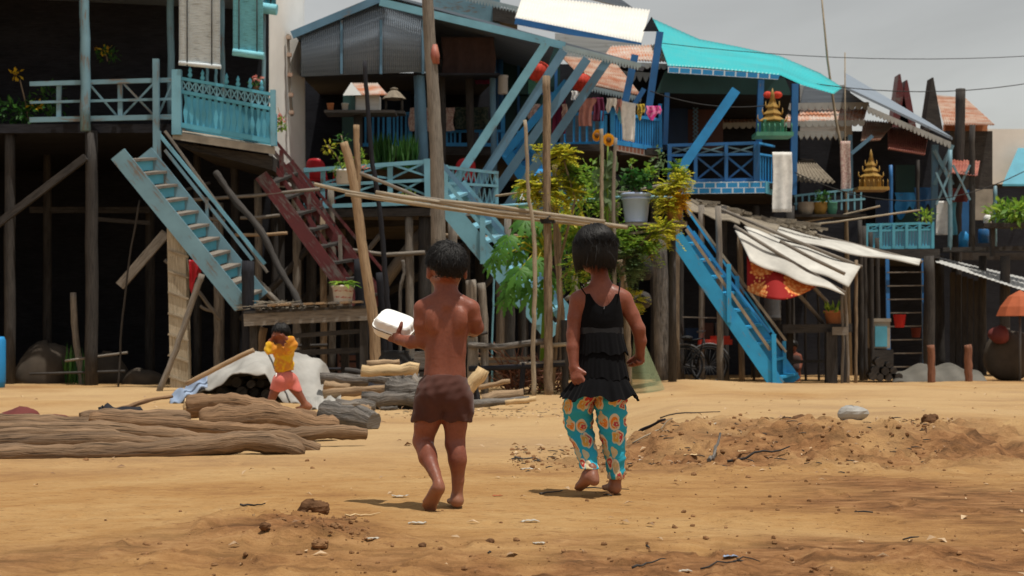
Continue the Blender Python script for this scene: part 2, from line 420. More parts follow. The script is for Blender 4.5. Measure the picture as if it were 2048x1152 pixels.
# ------------------------------------------------------------------ ground
def ground_mat():
    m, nt, bs = mat('sandy_earth'); o = ocoord(nt)
    xyz = nd(nt, 'ShaderNodeSeparateXYZ', None, Vector=o)
    a = noise(nt, o, .55, 5, .6, .4); b = noise(nt, mapped(nt, o, 3, 6, 3), 1.5, 6, .7); c = noise(nt, mapped(nt, o, 1, 2.2, 1), 16, 5, .75); d = noise(nt, o, 55, 3, .7)
    # redder, freshly dug earth near the bank and lower track edge, spread wider to paint vignette darkening
    base = ramp(nt, mth(nt, 'ADD', mth(nt, 'MULTIPLY', a, .75), mth(nt, 'MULTIPLY', b, .30)), [(.36, (.22, .100, .040)), (.50, (.385, .212, .080)), (.64, (.47, .295, .130))])
    spk = ramp(nt, c, [(.565, 0), (.64, 1)])
    base = mixc(nt, mth(nt, 'MULTIPLY', spk, .55), base, (.13, .055, .025))
    lite = ramp(nt, d, [(.66, 0), (.73, 1)])
    base = mixc(nt, mth(nt, 'MULTIPLY', lite, .4), base, (.62, .47, .29))
    dry = nd(nt, 'ShaderNodeAttribute', {'attribute_name': 'dry'}).outputs['Fac']
    base = mixc(nt, mth(nt, 'MULTIPLY', dry, .50), base, (.56, .405, .225))
    at = nd(nt, 'ShaderNodeAttribute', {'attribute_name': 'dug'}).outputs['Fac']
    red = ramp(nt, b, [(.38, (.085, .038, .018)), (.52, (.23, .105, .044)), (.68, (.38, .205, .092))])
    base = mixc(nt, mth(nt, 'MULTIPLY', at, .85), base, red)
    out(nt, bs, base, .95, .1)
    h = mth(nt, 'ADD', mth(nt, 'MULTIPLY', b, 1.0), mth(nt, 'ADD', mth(nt, 'MULTIPLY', c, .6), mth(nt, 'MULTIPLY', d, .25)))
    bump(nt, bs, h, .9, .03)
    return m
K['earth'] = ground_mat()
def make_ground():
    nx, ny = 620, 980
    ys = np.concatenate([[-25, -8, 0, 2], np.exp(np.linspace(math.log(2.8), math.log(48), ny)), [60, 90, 150, 300, 700, 1500, 3500]])
    tc = np.concatenate([[-9, -3, -1.2, -.75], np.linspace(-.46, .46, nx), [.75, 1.2, 3, 9]])
    Y, T = np.meshgrid(ys, tc, indexing='ij'); X = T * (np.maximum(Y, 2) + 1.5)
    Z = ground_z(X, Y)
    pr = random.Random(11)
    for k in range(90):           # footprints and scuffs trodden into the sand
        fy = math.exp(pr.uniform(math.log(4.4), math.log(11))); fx = pr.uniform(-.3, .3) * fy; an = pr.uniform(-.5, .5); c_, s_ = math.cos(an), math.sin(an); L = pr.uniform(.05, .11)
        w = (abs(Y - fy) < .5) & (abs(X - fx) < .5); dx = (X[w] - fx) * c_ + (Y[w] - fy) * s_; dy = -(X[w] - fx) * s_ + (Y[w] - fy) * c_
        r2 = (dx / (L * .42)) ** 2 + (dy / L) ** 2; Z[w] += pr.uniform(.006, .013) * (.45 * np.exp(-((np.sqrt(r2) - 1.25) / .28) ** 2) - np.exp(-r2 ** 2))
    v = np.stack([X, Y, Z], -1).reshape(-1, 3); c = len(tc); r = len(ys)
    i = (np.arange(r - 1)[:, None] * c + np.arange(c - 1)[None]).ravel()
    f = np.stack([i, i + 1, i + 1 + c, i + c], -1)
    me = bpy.data.meshes.new('ground'); me.vertices.add(len(v)); me.vertices.foreach_set('co', v.ravel())
    me.loops.add(f.size); me.loops.foreach_set('vertex_index', f.ravel()); me.polygons.add(len(f))
    me.polygons.foreach_set('loop_start', np.arange(0, f.size, 4)); me.polygons.foreach_set('use_smooth', np.ones(len(f), bool))
    me.update(calc_edges=True)
    t = 1024 + X / np.maximum(Y, 1) * FOC
    edge = 8.15 + .35 * fbm(X, X * 0 + 3, .9, 3) + .18 * np.maximum(0, X - 1.5)
    dug = np.exp(-((Y - edge - .25) / .75) ** 2) * sst(1000, 1250, t) * (1 - .2 * sst(1900, 2200, t))  # bank earth, carried on to the right partly as vignette darkening
    dug = np.maximum(dug, .95 * (1 - sst(4.5, 5.3, Y)) * (.45 + .55 * sst(-.8, .2, X)))  # rough near strip, its cover raised to paint in vignette darkening
    dug = np.maximum(dug, gauss(X, -.74, .32) * gauss(Y, 5.05, .36))
    dug = np.maximum(dug, .7 * sst(.5, 1.6, X) * gauss(Y, 6.0, 1.3))
    dug = np.clip(dug * (1.0 + 2.2 * fbm(X, Y, 1.9, 4)), 0, 1)
    at = me.attributes.new('dug', 'FLOAT', 'POINT'); at.data.foreach_set('value', dug.ravel().astype('f'))
    dry = np.clip(sst(5.8, 11, Y) * (1 - .5 * sst(24, 30, Y)) * (.8 + .9 * fbm(X, Y * .6, .5, 4)), 0, 1)      # pale dry sand of the open track
    at = me.attributes.new('dry', 'FLOAT', 'POINT'); at.data.foreach_set('value', dry.ravel().astype('f'))
    me.materials.append(K['earth'])
    o = bpy.data.objects.new('ground', me); COL.objects.link(o); tag(o, kind='structure')
make_ground()

def lump(mb, c, r, sq=.7, seed=0, n=7, rough=.35, smooth=False):
    """an irregular clod: a noisy squashed ball"""
    rr = random.Random(seed); ph = [rr.uniform(0, 6) for _ in range(6)]
    def fn(u, v):
        a = 2 * PI * u; b = PI * (v - .5)
        k = 1 + rough * (.5 * math.sin(2 * a + ph[0]) * math.cos(b) + .35 * math.sin(3 * b + ph[1] + a) + .3 * math.sin(5 * a + ph[2]) * math.cos(2 * b + ph[3]))
        return V(c) + V((math.cos(a) * math.cos(b), math.sin(a) * math.cos(b), sq * math.sin(b))) * r * k
    mb.grid(fn, n, max(4, n // 2 + 1), smooth)
K['clod'] = plain('reddish_clod', (.29, .155, .072), .95, .45, 20, .1, .5)
K['clodd'] = plain('dark_dry_clod', (.165, .085, .042), .95, .5, 14, .1, .6)
def scatter():
    a = MB(); b = MB(); c = MB()
    def spots(n, px, yy, w=None):
        k = 0
        while k < n:
            x = R.uniform(*px); Y = math.exp(R.uniform(math.log(yy[0]), math.log(yy[1])))
            if w and R.random() > w(x, Y): continue
            k += 1; yield G(x, Y), Y
    rub = lambda x, Y: math.exp(-((Y - 8.6) / .8) ** 2)
    for p, Y in list(spots(800, (1020, 1900), (7.4, 10.5), rub)) + list(spots(330, (250, 2150), (4.1, 4.9))) + list(spots(200, (540, 740), (4.7, 5.4))) + list(spots(220, (1150, 2100), (4.8, 7.5))) + list(spots(160, (-100, 2100), (5, 22))):
        r = (.002 + .009 * R.random() ** 4) * (1 + (Y > 7) * .5); lump(a, p + V((0, 0, r * .3)), r, .7, R.random(), 5)
    a.build('dirt_crumbs', K['clod'], label='reddish earth crumbs strewn over the dug bank and track edge', kind='stuff')
    for p, Y in list(spots(240, (1020, 1900), (7.3, 10.6), rub)) + list(spots(55, (350, 2100), (4.1, 7.0))) + list(spots(160, (-50, 2100), (6.5, 24))) + list(spots(160, (650, 1150), (15, 19))):
        L = R.uniform(.015, .05) * (1 + .5 * (Y > 9)); d = V((R.uniform(-1, 1), R.uniform(-1, 1), R.uniform(-.1, .35)))
        b.leafq(p + V((0, 0, .006)), d, (R.uniform(-.4, .4), R.uniform(-.4, .4), 1), L, L * R.uniform(.25, .6), R.uniform(.1, .6))
    b.build('leaf_litter', K['l_dry'], label='dry leaf scraps and chips scattered over the sandy ground', kind='stuff')
    for p, Y in list(spots(150, (1020, 1900), (7.3, 10.6), rub)) + list(spots(8, (500, 2100), (4.1, 7.0))) + list(spots(160, (660, 1140), (15.5, 19.5))):
        L = R.uniform(.02, .07); an = R.uniform(0, PI); d = V((math.cos(an), math.sin(an), R.uniform(-.05, .15))) * L
        c.tube([p + V((0, 0, .004)), p + d * .5 + V((0, 0, .006)), p + d + V((0, 0, .003))], [.0025, .003, .0015], 4)
    c.build('twig_litter', K['dark'], label='short dark twigs littering the sandy ground', kind='stuff')
scatter()
def stick(px1, py_off, px2, Y1, Y2, r, label, m='ash', lift=0.0, n=7, wob=.012):
    r *= .72; a = G(px1, Y1, r); b = G(px2, Y2, r)
    pts = [a.lerp(b, k / n) for k in range(n + 1)]
    for k, p in enumerate(pts):
        p.z = gz(p.x, p.y) + r * .8 + lift * k / n; p += V((0, R.uniform(-wob, wob), R.uniform(0, wob * .5)))
    MB().tube(pts, [r * (1 - .5 * k / n) for k in range(n + 1)], 6, jit=.15).build('stick', K[m], label=label, cat='stick', group='sticks lying on the ground')
stick(1418, 0, 1441, 7.75, 8.3, .016, 'thick dark stick slanting up out of the dug bank', lift=.10)
stick(1455, 0, 1580, 8.0, 8.05, .011, 'long grey stick lying along the foot of the dug bank', 'dark', .03)
stick(1030, 0, 1088, 8.6, 8.4, .009, 'bent dark twig on the rubble between the two walking children')
stick(1080, 0, 1125, 6.25, 6.35, .006, 'thin dark twig by the raised foot of the girl in black')
stick(1262, 0, 1330, 9.0, 8.8, .018, 'charred branch end beside the knee of the flowered trousers', 'black', .06)
stick(1265, 0, 1345, 8.7, 8.9, .007, 'yellowish green stalk across the rubble heap', 'bamboo', .02)
stick(1264, 0, 1330, 4.35, 4.42, .005, 'fine bent twig near the lower edge of the track', 'dark', .01)
stick(690, 0, 760, 5.4, 5.5, .005, 'slim pale sliver before the small child', 'pale')
stick(480, 0, 530, 5.75, 5.8, .006, 'small dark splinter on the smooth sand beside the clod', 'dark')
stick(1160, 0, 1258, 6.5, 6.42, .005, 'long thin root across the sand under the girl', 'dark')
stick(1400, 0, 1520, 4.28, 4.3, .004, 'wiry root at the edge of the trampled earth', 'dark', .01)
stick(700, 0, 705, 13.5, 12.9, .008, 'short twig standing in sand near the log ends', 'dark', .05)
stick(1320, 0, 1440, 11.5, 11.3, .008, 'thin stick on the pale sand behind the bank', 'dark', .01)
def scrap(px, Y, s, label, m, name='paper_scrap', cat='litter'):
    p = G(px, Y, -.002); ph = R.uniform(0, 6); s *= .75
    def fn(u, v):
        x = (u - .5) * s * 1.6; y = (v - .5) * s * .9
        return p + V((x * (1 - .2 * math.sin(3 * v + ph)), y + .1 * x, .10 * s * abs(math.sin(4 * u + 3 * v + ph)) + .10 * s * math.sin(7 * u + ph) ** 2 + .004))
    MB().grid(fn, 7, 5, False, (0, 0, .0015)).build(name, m, label=label, cat=cat, group='litter scraps on the ground')
K['scrap'] = plain('dusty_white_plastic', (.50, .45, .37), .6, .2, 9)
scrap(1060, 5.3, .05, 'crumpled white plastic strip below the two walking children', K['scrap'])
scrap(1078, 4.8, .028, 'small white pebble-like scrap of plastic low on the track', K['scrap'])
scrap(835, 5.25, .045, 'pale curled peel under the small child', K['scrap'])
scrap(745, 4.75, .03, 'flat white shard beside the dirt clods', K['scrap'])
scrap(1055, 7.75, .045, 'pale leaf-shaped scrap between the two walking children', K['scrap'])
scrap(995, 6.2, .03, 'orange and white wrapper scrap beside the small child', K['orange'])
scrap(1382, 8.2, .055, 'cream cardboard scrap on the sand under the bank', K['pale'])
scrap(1290, 8.4, .06, 'curled white bark chip at the foot of the rubble', K['scrap'])
scrap(1485, 8.25, .045, 'cream carton piece leaning in the dug bank', K['pale'])
scrap(1415, 8.9, .09, 'dusty pale plastic sheet scrap on the rubble top', K['scrap'])
scrap(1460, 4.5, .035, 'faint greenish bag scrap low on the trampled earth', K['tarpb'])
scrap(1370, 4.25, .03, 'greyish paper ball low on the track', K['scrap'])
scrap(800, 6.1, .05, 'thin pale film lying beside the raised foot', K['scrap'])
mb = MB(); lump(mb, G(1705, 9.9, .04), .095, .55, 4, 14, .18)
mb.build('plastic_bag', K['tarp'], label='white stuffed plastic bag lying on the dug bank', cat='bag')
def clod(px, Y, r, label, m='clodd', sq=.7):
    mb = MB(); lump(mb, G(px, Y, r * .35), r, sq, px, 15, .30)
    for k in range(16):
        a = R.uniform(0, 6.28); lump(mb, G(px, Y, r * .3) + V((math.cos(a) * r * .8, math.sin(a) * r * .6, r * R.uniform(-.2, .55))), r * R.uniform(.15, .38), .8, k + px, 8, .35)
    mb.build('earth_clod', K[m], label=label, cat='clod', group='earth clods on the track')
clod(626, 5.42, .05, 'largest dark earth clod standing alone on the smooth sand')
clod(560, 5.0, .022, 'broken brown clod on the low dirt mound', 'clod')
clod(672, 4.98, .02, 'small upright clod at the end of the dirt mound', 'clod')
clod(640, 4.62, .024, 'hollowed dark clod at the lower edge of the mound', 'clod')
clod(530, 4.75, .018, 'flat grey clod beside the dirt mound')
clod(845, 4.65, .011, 'fist sized dark clod low on the track')
clod(980, 4.8, .013, 'little dark stone clod near the white plastic scrap')
clod(1600, 9.2, .05, 'clump of dark roots and earth in the bank')
clod(1860, 9.3, .05, 'wide dark heap of dug earth far along the bank')
clod(1325, 9.1, .045, 'red crumbly clod on top of the rubble', 'clod')
# ================================================================== stilt houses
PX = lambda x, y, Y: P(x, y, Y)
def slab(name, m, parent, pts, ex, label=None): return part(name, m, parent, lambda b: b.prism(pts, ex), label)
def post(name, m, parent, x1, y1, x2, Y, wpx, base=True, y2=None, n=8, rough=.06):
    """round post from (x1,y1) down to the ground under x2"""
    a = P(x1, y1, Y); b = P(x2, y2, Y) if y2 is not None else G(x2, Y, -.05)
    k = 7; pts = [a.lerp(b, i / k) + V((R.uniform(-.01, .01), R.uniform(-.01, .01), 0)) for i in range(k + 1)]
    r = M(wpx, Y) / 2
    return part(name, m, parent, lambda mb: mb.tube(pts, [r * (.92 + .1 * i / k) for i in range(k + 1)], n + 2, jit=rough * .5, ridge=.09))
def xbay(lst, x1, x2, yt1, yt2, yb1, yb2, Y, w, d, Y2=None):
    lst.append(PB(x1, yt1, x2, yb2, Y, w, d, Y2)); lst.append(PB(x1, yb1, x2, yt2, Y + .03, w, d, Y2))
def backwall(root, x1, y1, x2, y2, Y, m='black', name='back_wall', d=.06):  # default near-black colour paints the dim interior onto the wall
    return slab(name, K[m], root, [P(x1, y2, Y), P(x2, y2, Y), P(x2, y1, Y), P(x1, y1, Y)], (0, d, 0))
def floor(root, x1, x2, y, Ya, Yb, m='dark', th=.14, name='floor'):
    z = P(0, y, Ya).z
    pts = [V(((x1 - 1024) / FOC * Ya, Ya, z)), V(((x2 - 1024) / FOC * Ya, Ya, z)), V(((x2 - 1024) / FOC * Yb, Yb, z)), V(((x1 - 1024) / FOC * Yb, Yb, z))]
    return slab(name, K[m], root, pts, (0, 0, -th))
def shade_screen(root, x1, x2, y, Y, m='black', name='undercroft_shade_screen'):  # added dark sheet behind the stilts, blocks light and stands for deep shade
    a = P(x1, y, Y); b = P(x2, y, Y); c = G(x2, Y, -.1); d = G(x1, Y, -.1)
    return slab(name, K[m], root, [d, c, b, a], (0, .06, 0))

def back(p, Y): return V((p.x, Y, p.z))
# ---------------------------------------------------------------- house with the pale blue balcony
H1 = thing('stilt_house', G(300, 28), 'dark stilt house with pale blue balcony boards and hanging bamboo blinds', 'house', 'stilt houses of the village')
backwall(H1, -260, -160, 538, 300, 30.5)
shade_screen(H1, -420, 590, 240, 34)
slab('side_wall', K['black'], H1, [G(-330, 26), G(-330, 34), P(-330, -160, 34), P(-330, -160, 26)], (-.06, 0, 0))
floor(H1, -330, 345, 248, 27.6, 34, 'black', .16)
slab('roof', K['corr'], H1, [P(-400, -95, 27.4), P(480, -52, 27.4), back(P(480, -52, 27.4), 34), back(P(-400, -95, 27.4), 34)], (0, 0, .05))
slab('balcony_floor', K['conc'], H1, [P(345, 263, 27), P(550, 294, 27.2), P(548, 276, 30.4), P(352, 248, 30.4)], (0, 0, -M(15, 27)))
slab('balcony_beam', K['dark'], H1, [P(350, 285, 27.3), P(545, 312, 27.5), P(545, 340, 27.5), P(380, 300, 27.3)], (0, 2.4, 0))
post('pillar', K['b_pal2'], H1, 168, -60, 172, 27.3, 20, y2=262)
post('pillar', K['b_pal2'], H1, 527, -60, 528, 27.35, 8, y2=190)
post('pillar', K['b_pal2'], H1, 443, -60, 446, 28.2, 10, y2=190)
post('pillar', K['b_pal2'], H1, 340, -60, 342, 28.6, 14, y2=240)
for x in (415, 432): post('pillar', K['b_pale'], H1, x, 130, x, 28.0, 6, y2=180)
# open railing, then the boarded one
bars('rail', K['b_pal2'], H1, [PB(60, 168, 345, 160, 27.4, 9, .05), PB(60, 240, 345, 234, 27.4, 10, .06), PB(60, 205, 345, 198, 27.42, 5, .03), PB(240, 160, 241, 236, 27.45, 9, .05), PB(312, 118, 313, 308, 27.3, 12, .09), PB(118, 164, 118, 240, 27.45, 9, .05)])
bars('brace', K['b_pal2'], H1, [PB(180, 170, 236, 234, 27.5, 4, .02), PB(245, 165, 309, 232, 27.5, 4, .02), PB(245, 232, 309, 165, 27.55, 4, .02), PB(316, 232, 345, 165, 27.5, 4, .02)])
A = lambda x, y: P(x, y, lerp(27.0, 27.2, (x - 345) / 205))
bars('corner_post', K['b_pale'], H1, [(A(354, 140), A(354, 270), M(18, 27), .14), (A(546, 180), A(547, 292), M(10, 27), .1)])
part('balcony_rail', K['b_turq'], H1, lambda b: b.bar(A(362, 157), A(550, 190), M(6, 27), .07))
part('balcony_rail', K['b_turq'], H1, lambda b: b.bar(A(362, 183), A(550, 219), M(7, 27), .06))
part('balcony_rail', K['b_turq'], H1, lambda b: b.bar(A(362, 250), A(550, 284), M(10, 27), .07))
def l1(mb):
    n = 13
    for k in range(n):
        xa = lerp(364, 545, k / n); xb = lerp(364, 545, (k + 1) / n)
        ya, yb = lerp(159, 188, k / n), lerp(182, 216, k / n)
        mb.bar(A(xa, ya), A(xb, yb + 2), M(2.4, 27), .02); mb.bar(A(xa, yb), A(xb, ya + 3), M(2.4, 27), .025)
        mb.bar(A(xa, ya), A(xa, yb), M(3, 27), .03)
part('lattice', K['b_pale'], H1, l1)
n = 15
for k in range(n):
    xa = lerp(365, 547, k / n); w = 182 / n; ya = lerp(186, 221, k / n) ; yb = lerp(248, 282, k / n); c = xa + w / 2
    pl = [(c - w * .34, ya), (c + w * .34, ya), (c + w * .10, lerp(ya, yb, .30)), (c + w * .40, lerp(ya, yb, .62)), (c + w * .12, yb), (c - w * .12, yb), (c - w * .40, lerp(ya, yb, .62)), (c - w * .10, lerp(ya, yb, .30))]
    slab('baluster', K['b_turq'], H1, [A(x, y) for x, y in pl][::-1], (0, .03, 0))
slab('back_panel', K['b_turq'], H1, [A(362, 255) + V((0, .35, 0)), A(548, 288) + V((0, .35, 0)), A(548, 222) + V((0, .35, 0)), A(362, 186) + V((0, .35, 0))], (0, .02, 0))
for x, y in ((380, 152), (405, 158), (453, 165), (476, 170), (500, 174), (523, 178)):
    part('finial', K['b_turq'], H1, lambda b, x=x, y=y: b.lathe(A(x, y + 4), [(.02, 0), (.045, .05), (.02, .10), (.035, .13), (.005, .2)], 8))
for x, Y, w in ((183, 27.5, 26), (20, 27.8, 22), (470, 29.5, 18), (95, 31, 18), (300, 31.5, 20), (395, 30, 16), (-90, 27.8, 24), (560, 30.5, 22)):
    post('stilt', K['dark'], H1, x, 262 if x != 560 else 330, x, Y, w)
bars('brace', K['dark'], H1, [PB(-60, 490, 172, 314, 27.3, 14, .1), PB(60, 420, 300, 420, 31, 12, .08), PB(190, 438, 300, 446, 29, 8, .06)])
part('brace', K['grey'], H1, lambda b: b.bar(*PB(240, 572, 332, 466, 26.7, 19, .08)))
part('stilt', K['woven'], H1, lambda b: b.bar(P(355, 455, 25.8), G(362, 25.8, -.03), M(36, 25.8), .25), 'post wrapped in pale woven bamboo')
for j in range(7):
    y = 500 + j * 42
    part('binding', K['bamboo'], H1, lambda b, y=y: b.bar(P(336, y, 25.66), P(377, y + 14, 25.66), M(4, 25.7), .02))

# ---------------------------------------------------------------- whitewashed house
H2 = thing('plastered_house', G(575, 32), 'whitewashed house wall with a rusty drainpipe beside the corrugated gable', 'house')
slab('wall', K['white'], H2, [P(538, 372, 29.0), P(608, 372, 31.0), P(605, -90, 31.0), P(538, -90, 29.0)], (0, .25, 0))
part('drainpipe', K['grey'], H2, lambda b: b.tube([P(576, 68, 29.9), P(578, 150, 29.9), P(580, 180, 29.9), P(584, 232, 29.9)], [.03] * 4, 7))
for y in (75, 110, 150, 190, 225): part('pipe_clip', K['rust'], H2, lambda b, y=y: b.box(P(577 + (y - 75) * .04, y, 29.88), .09, .09, .07))
for x in (552, 600): post('stilt', K['dark'], H2, x, 372, x, 31.4, 15)
floor(H2, 545, 607, 374, 31.3, 36, 'dark', .12)

# ---------------------------------------------------------------- corrugated gable house with the terrace
H3 = thing('stilt_house', G(800, 30), 'stilt house with grey corrugated gable and a pale blue railed terrace', 'house', 'stilt houses of the village')
def gable(mb):
    n = 130
    def top(x): return 58 - (x - 597) * .385 if x < 770 else -8 + (x - 770) * .28
    def fn(u, v):
        x = 602 + u * 260; bt = 153 - u * 10
        return P(x, lerp(top(x) + 6, bt, v), 30 + .014 * math.sin(u * n * PI))
    mb.grid(fn, n * 2, 1, True, (0, .012, 0), 2.6, 1.0)
part('gable_wall', K['corr'], H3, gable)
for x in (683, 762, 846): part('batten', K['b_grey'], H3, lambda b, x=x: b.bar(*PB(x, 40, x, 148, 29.95, 5, .03)))
slab('roof', K['corr'], H3, [P(586, 66, 29.9), P(770, -9, 29.9), back(P(770, -9, 29.9), 38), back(P(586, 66, 29.9), 38)], (0, 0, .05))
slab('roof', K['corr'], H3, [P(770, -9, 29.9), P(1290, 134, 29.7), back(P(1290, 134, 29.7), 30.2), back(P(1110, 84, 29.7), 30.3), back(P(1090, 78, 29.7), 36), back(P(770, -12, 29.6), 38)], (0, 0, .05))
part('bargeboard', K['b_grey'], H3, lambda b: b.bar(*PB(584, 70, 772, -8, 29.85, 15, .05)))
part('bargeboard', K['b_pale'], H3, lambda b: b.bar(*PB(760, 4, 1130, 92, 29.8, 15, .05, 29.68)))
part('bargeboard', K['trim'], H3, lambda b: b.bar(*PB(1130, 94, 1282, 132, 29.48, 8, .05)))
part('valance', K['trim'], H3, lambda b: picot(b, P(1125, 92, 29.44), P(1278, 128, 29.44), 26, M(14, 29.4), .03))
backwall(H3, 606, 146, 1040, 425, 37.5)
shade_screen(H3, 560, 1120, 400, 36)
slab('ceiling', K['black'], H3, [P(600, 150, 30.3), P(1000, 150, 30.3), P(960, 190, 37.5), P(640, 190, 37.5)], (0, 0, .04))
floor(H3, 606, 1090, 418, 28.9, 37, 'grey', .13)
floor(H3, 690, 1080, 291, 32, 37.4, 'dark', .2)
for x1, x2, Y, w, m in ((840, 848, 30.4, 20, 'b_grey'), (832, 836, 30.6, 10, 'b_grey'), (938, 942, 31.4, 17, 'dark'), (884, 886, 31.0, 14, 'dark'), (985, 988, 31.2, 13, 'b_grey'), (1000, 1003, 33, 14, 'b_deep')):
    post('pillar', K[m], H3, x1, 120, x2, Y, w, y2=345 if Y < 32 else 300)
# inner bright blue railing
IR = [PB(718, 231, 822, 227, 32, 5, .05), PB(718, 290, 822, 288, 32, 7, .05), PB(880, 263, 1010, 262, 32, 5, .05), PB(880, 289, 1010, 290, 32, 7, .05)]
bars('inner_rail', K['b_mid'], H3, IR)
for x in (722, 731, 746, 757, 767, 788, 795, 803, 812): bars('inner_baluster', K['b_mid'], H3, [PB(x, 230, x, 289, 32.02, 4, .03)])
for x in (778, 820, 884, 1006): bars('inner_post', K['b_mid'], H3, [PB(x, 224, x, 292, 32.05, 8, .08)])
for x in (894, 902, 910, 920, 960, 972, 984, 994): bars('inner_baluster', K['b_mid'], H3, [PB(x, 263, x, 289, 32.02, 4, .03)])
slab('shutter', K['green'], H3, [P(684, 312, 31.5), P(716, 312, 31.5), P(716, 226, 31.5), P(684, 226, 31.5)], (0, .05, 0))
slab('inner_wall', K['navy'], H3, [P(728, 290, 36), P(822, 290, 36), P(822, 180, 36), P(728, 180, 36)], (0, .05, 0))
slab('wall', K['green'], H3, [P(992, 300, 33.5), P(1120, 300, 33.5), P(1120, 80, 33.5), P(992, 80, 33.5)], (0, .05, 0))
bars('window_frame', K['b_deep'], H3, [PB(995, 85, 995, 230, 33.4, 7, .06), PB(1037, 95, 1037, 230, 33.4, 5, .06), PB(990, 187, 1110, 187, 33.4, 5, .06), PB(1112, 130, 1112, 230, 33.4, 6, .06)])
# terrace railing
T = []
bars('terrace_post', K['b_pale'], H3, [PB(613, 336, 613, 416, 28.9, 10, .09), PB(646, 342, 646, 414, 28.9, 9, .08), PB(780, 332, 781, 410, 28.9, 10, .08), PB(854, 318, 856, 414, 28.85, 12, .1), PB(892, 330, 893, 408, 28.95, 8, .08), PB(993, 345, 993, 410, 29.1, 8, .08)])
bars('terrace_rail', K['b_pale'], H3, [PB(608, 341, 862, 323, 28.85, 8, .06), PB(608, 372, 862, 360, 28.87, 6, .05), PB(608, 414, 862, 405, 28.87, 8, .06), PB(886, 334, 997, 346, 29, 6, .06), PB(886, 366, 997, 372, 29, 5, .05), PB(886, 404, 997, 410, 29, 6, .05)])
for (xa, xb) in ((650, 776), (785, 850)):
    l = []; ya, yb = 338 - (xa - 608) * .07, 338 - (xb - 608) * .07
    xbay(l, xa, xb, ya + 4, yb + 4, ya + 30, yb + 30, 28.95, 4, .025); xbay(l, xa, xb, ya + 36, yb + 36, ya + 68, yb + 68, 28.95, 4, .025)
    bars('cross_brace', K['b_pale'], H3, l)
def zz(mb):
    n = 9
    for k in range(n):
        xa = lerp(895, 990, k / n); xb = lerp(895, 990, (k + 1) / n)
        for y1, y2 in ((338, 364), (371, 404)):
            s = lerp(0, 8, k / n); mb.bar(P(xa, y1 + s, 29.03), P((xa + xb) / 2, y2 + s, 29.03), M(2.5, 29), .02); mb.bar(P((xa + xb) / 2, y2 + s, 29.05), P(xb, y1 + s, 29.05), M(2.5, 29), .02)
part('lattice', K['b_pale'], H3, zz)
bars('floor_beam', K['dark'], H3, [PB(606, 428, 860, 424, 28.95, 16, .15), PB(860, 424, 1090, 430, 29.0, 14, .15), PB(640, 450, 860, 440, 30, 18, .15)])
for x, Y, w, m in ((849, 29.1, 27, 'dark'), (905, 28.6, 20, 'grey'), (932, 30.6, 18, 'dark'), (622, 29.2, 20, 'dark'), (700, 30.5, 20, 'dark'), (1000, 29.6, 18, 'grey'), (1085, 30.2, 22, 'dark'), (960, 32.5, 20, 'dark'), (1015, 27.9, 15, 'grey'), (1045, 31, 22, 'dark')):
    post('stilt', K[m], H3, x, 425, x, Y, w)
part('brace', K['grey'], H3, lambda b: b.tube([P(735, 612, 29.8), P(800, 520, 29.6), P(846, 466, 29.4)], [M(13, 29.5)] * 3, 8, jit=.05))
part('brace', K['dark'], H3, lambda b: b.tube([P(640, 640, 30.5), P(760, 590, 30.3), P(900, 520, 30.1)], [M(9, 30)] * 3, 8, jit=.05))
part('brace', K['dark'], H3, lambda b: b.tube([P(590, 610, 30.2), P(700, 540, 30.1)], [M(10, 30)] * 2, 8, jit=.05))
# slanted braces from terrace to the eave
for a in ((886, 400, 1092, 88, 29.2, 17, 'b_pale'), (944, 388, 1127, 102, 29.3, 17, 'b_grey'), (966, 420, 1174, 118, 29.45, 17, 'b_grey'), (1010, 420, 1214, 122, 29.6, 17, 'b_grey'), (1005, 313, 1134, 164, 30.2, 15, 'b_mid')):
    x1, y1, x2, y2, Y, w, m = a; part('roof_strut', K[m], H3, lambda b: b.bar(*PB(x1, y1, x2, y2, Y, w, .10)))

# ---------------------------------------------------------------- blue house with the laundry balcony
H4 = thing('stilt_house', G(1200, 32), 'bright blue stilt house with laundry balcony under a small rusted roof', 'house', 'stilt houses of the village')
C4 = lambda x, y: P(x, y, lerp(30.4, 31.6, (x - 1225) / 95) if x > 1225 else lerp(31.2, 30.4, (x - 1100) / 125))
floor(H4, 1095, 1225, 288, 30.5, 35, 'dark', .14); floor(H4, 1222, 1318, 296, 31.2, 35, 'dark', .14)
backwall(H4, 1020, 128, 1345, 300, 35); shade_screen(H4, 1095, 1345, 300, 36)
bars('balcony_rail', K['b_mid'], H4, [(C4(1100, 231), C4(1225, 224), M(6, 30.5), .05), (C4(1100, 290), C4(1225, 286), M(8, 30.5), .06), (C4(1225, 226), C4(1319, 240), M(6, 31), .05), (C4(1225, 284), C4(1320, 299), M(9, 31), .06)])
for x in (1112, 1130, 1148, 1160, 1174, 1188, 1200, 1212): bars('baluster', K['b_mid'], H4, [(C4(x, 230), C4(x, 287), M(4.5, 30.6), .03)])
for k in range(19):
    x = 1229 + k * 4.75; y = (x - 1225) * .15; bars('baluster', K['b_mid'], H4, [(C4(x, 227 + y), C4(x, 285 + y), M(3.3, 31), .03)])
bars('corner_post', K['b_mid'], H4, [(C4(1225, 216), C4(1225, 292), M(9, 30.4), .1), (C4(1320, 208), C4(1321, 304), M(7, 31.6), .08), (C4(1205, 222), C4(1205, 290), M(8, 30.5), .08)])
slab('tile_trim', K['rbrick'], H4, [C4(1228, 300), C4(1318, 317), C4(1320, 303), C4(1228, 289)], (0, .05, 0))
part('balcony_roof', K['rust'], H4, lambda b: corr_sheet(b, P(1122, 112, 33.4), P(1228, 122, 33.4), P(1283, 192, 31.4), P(1176, 168, 31.4), 22, .02))
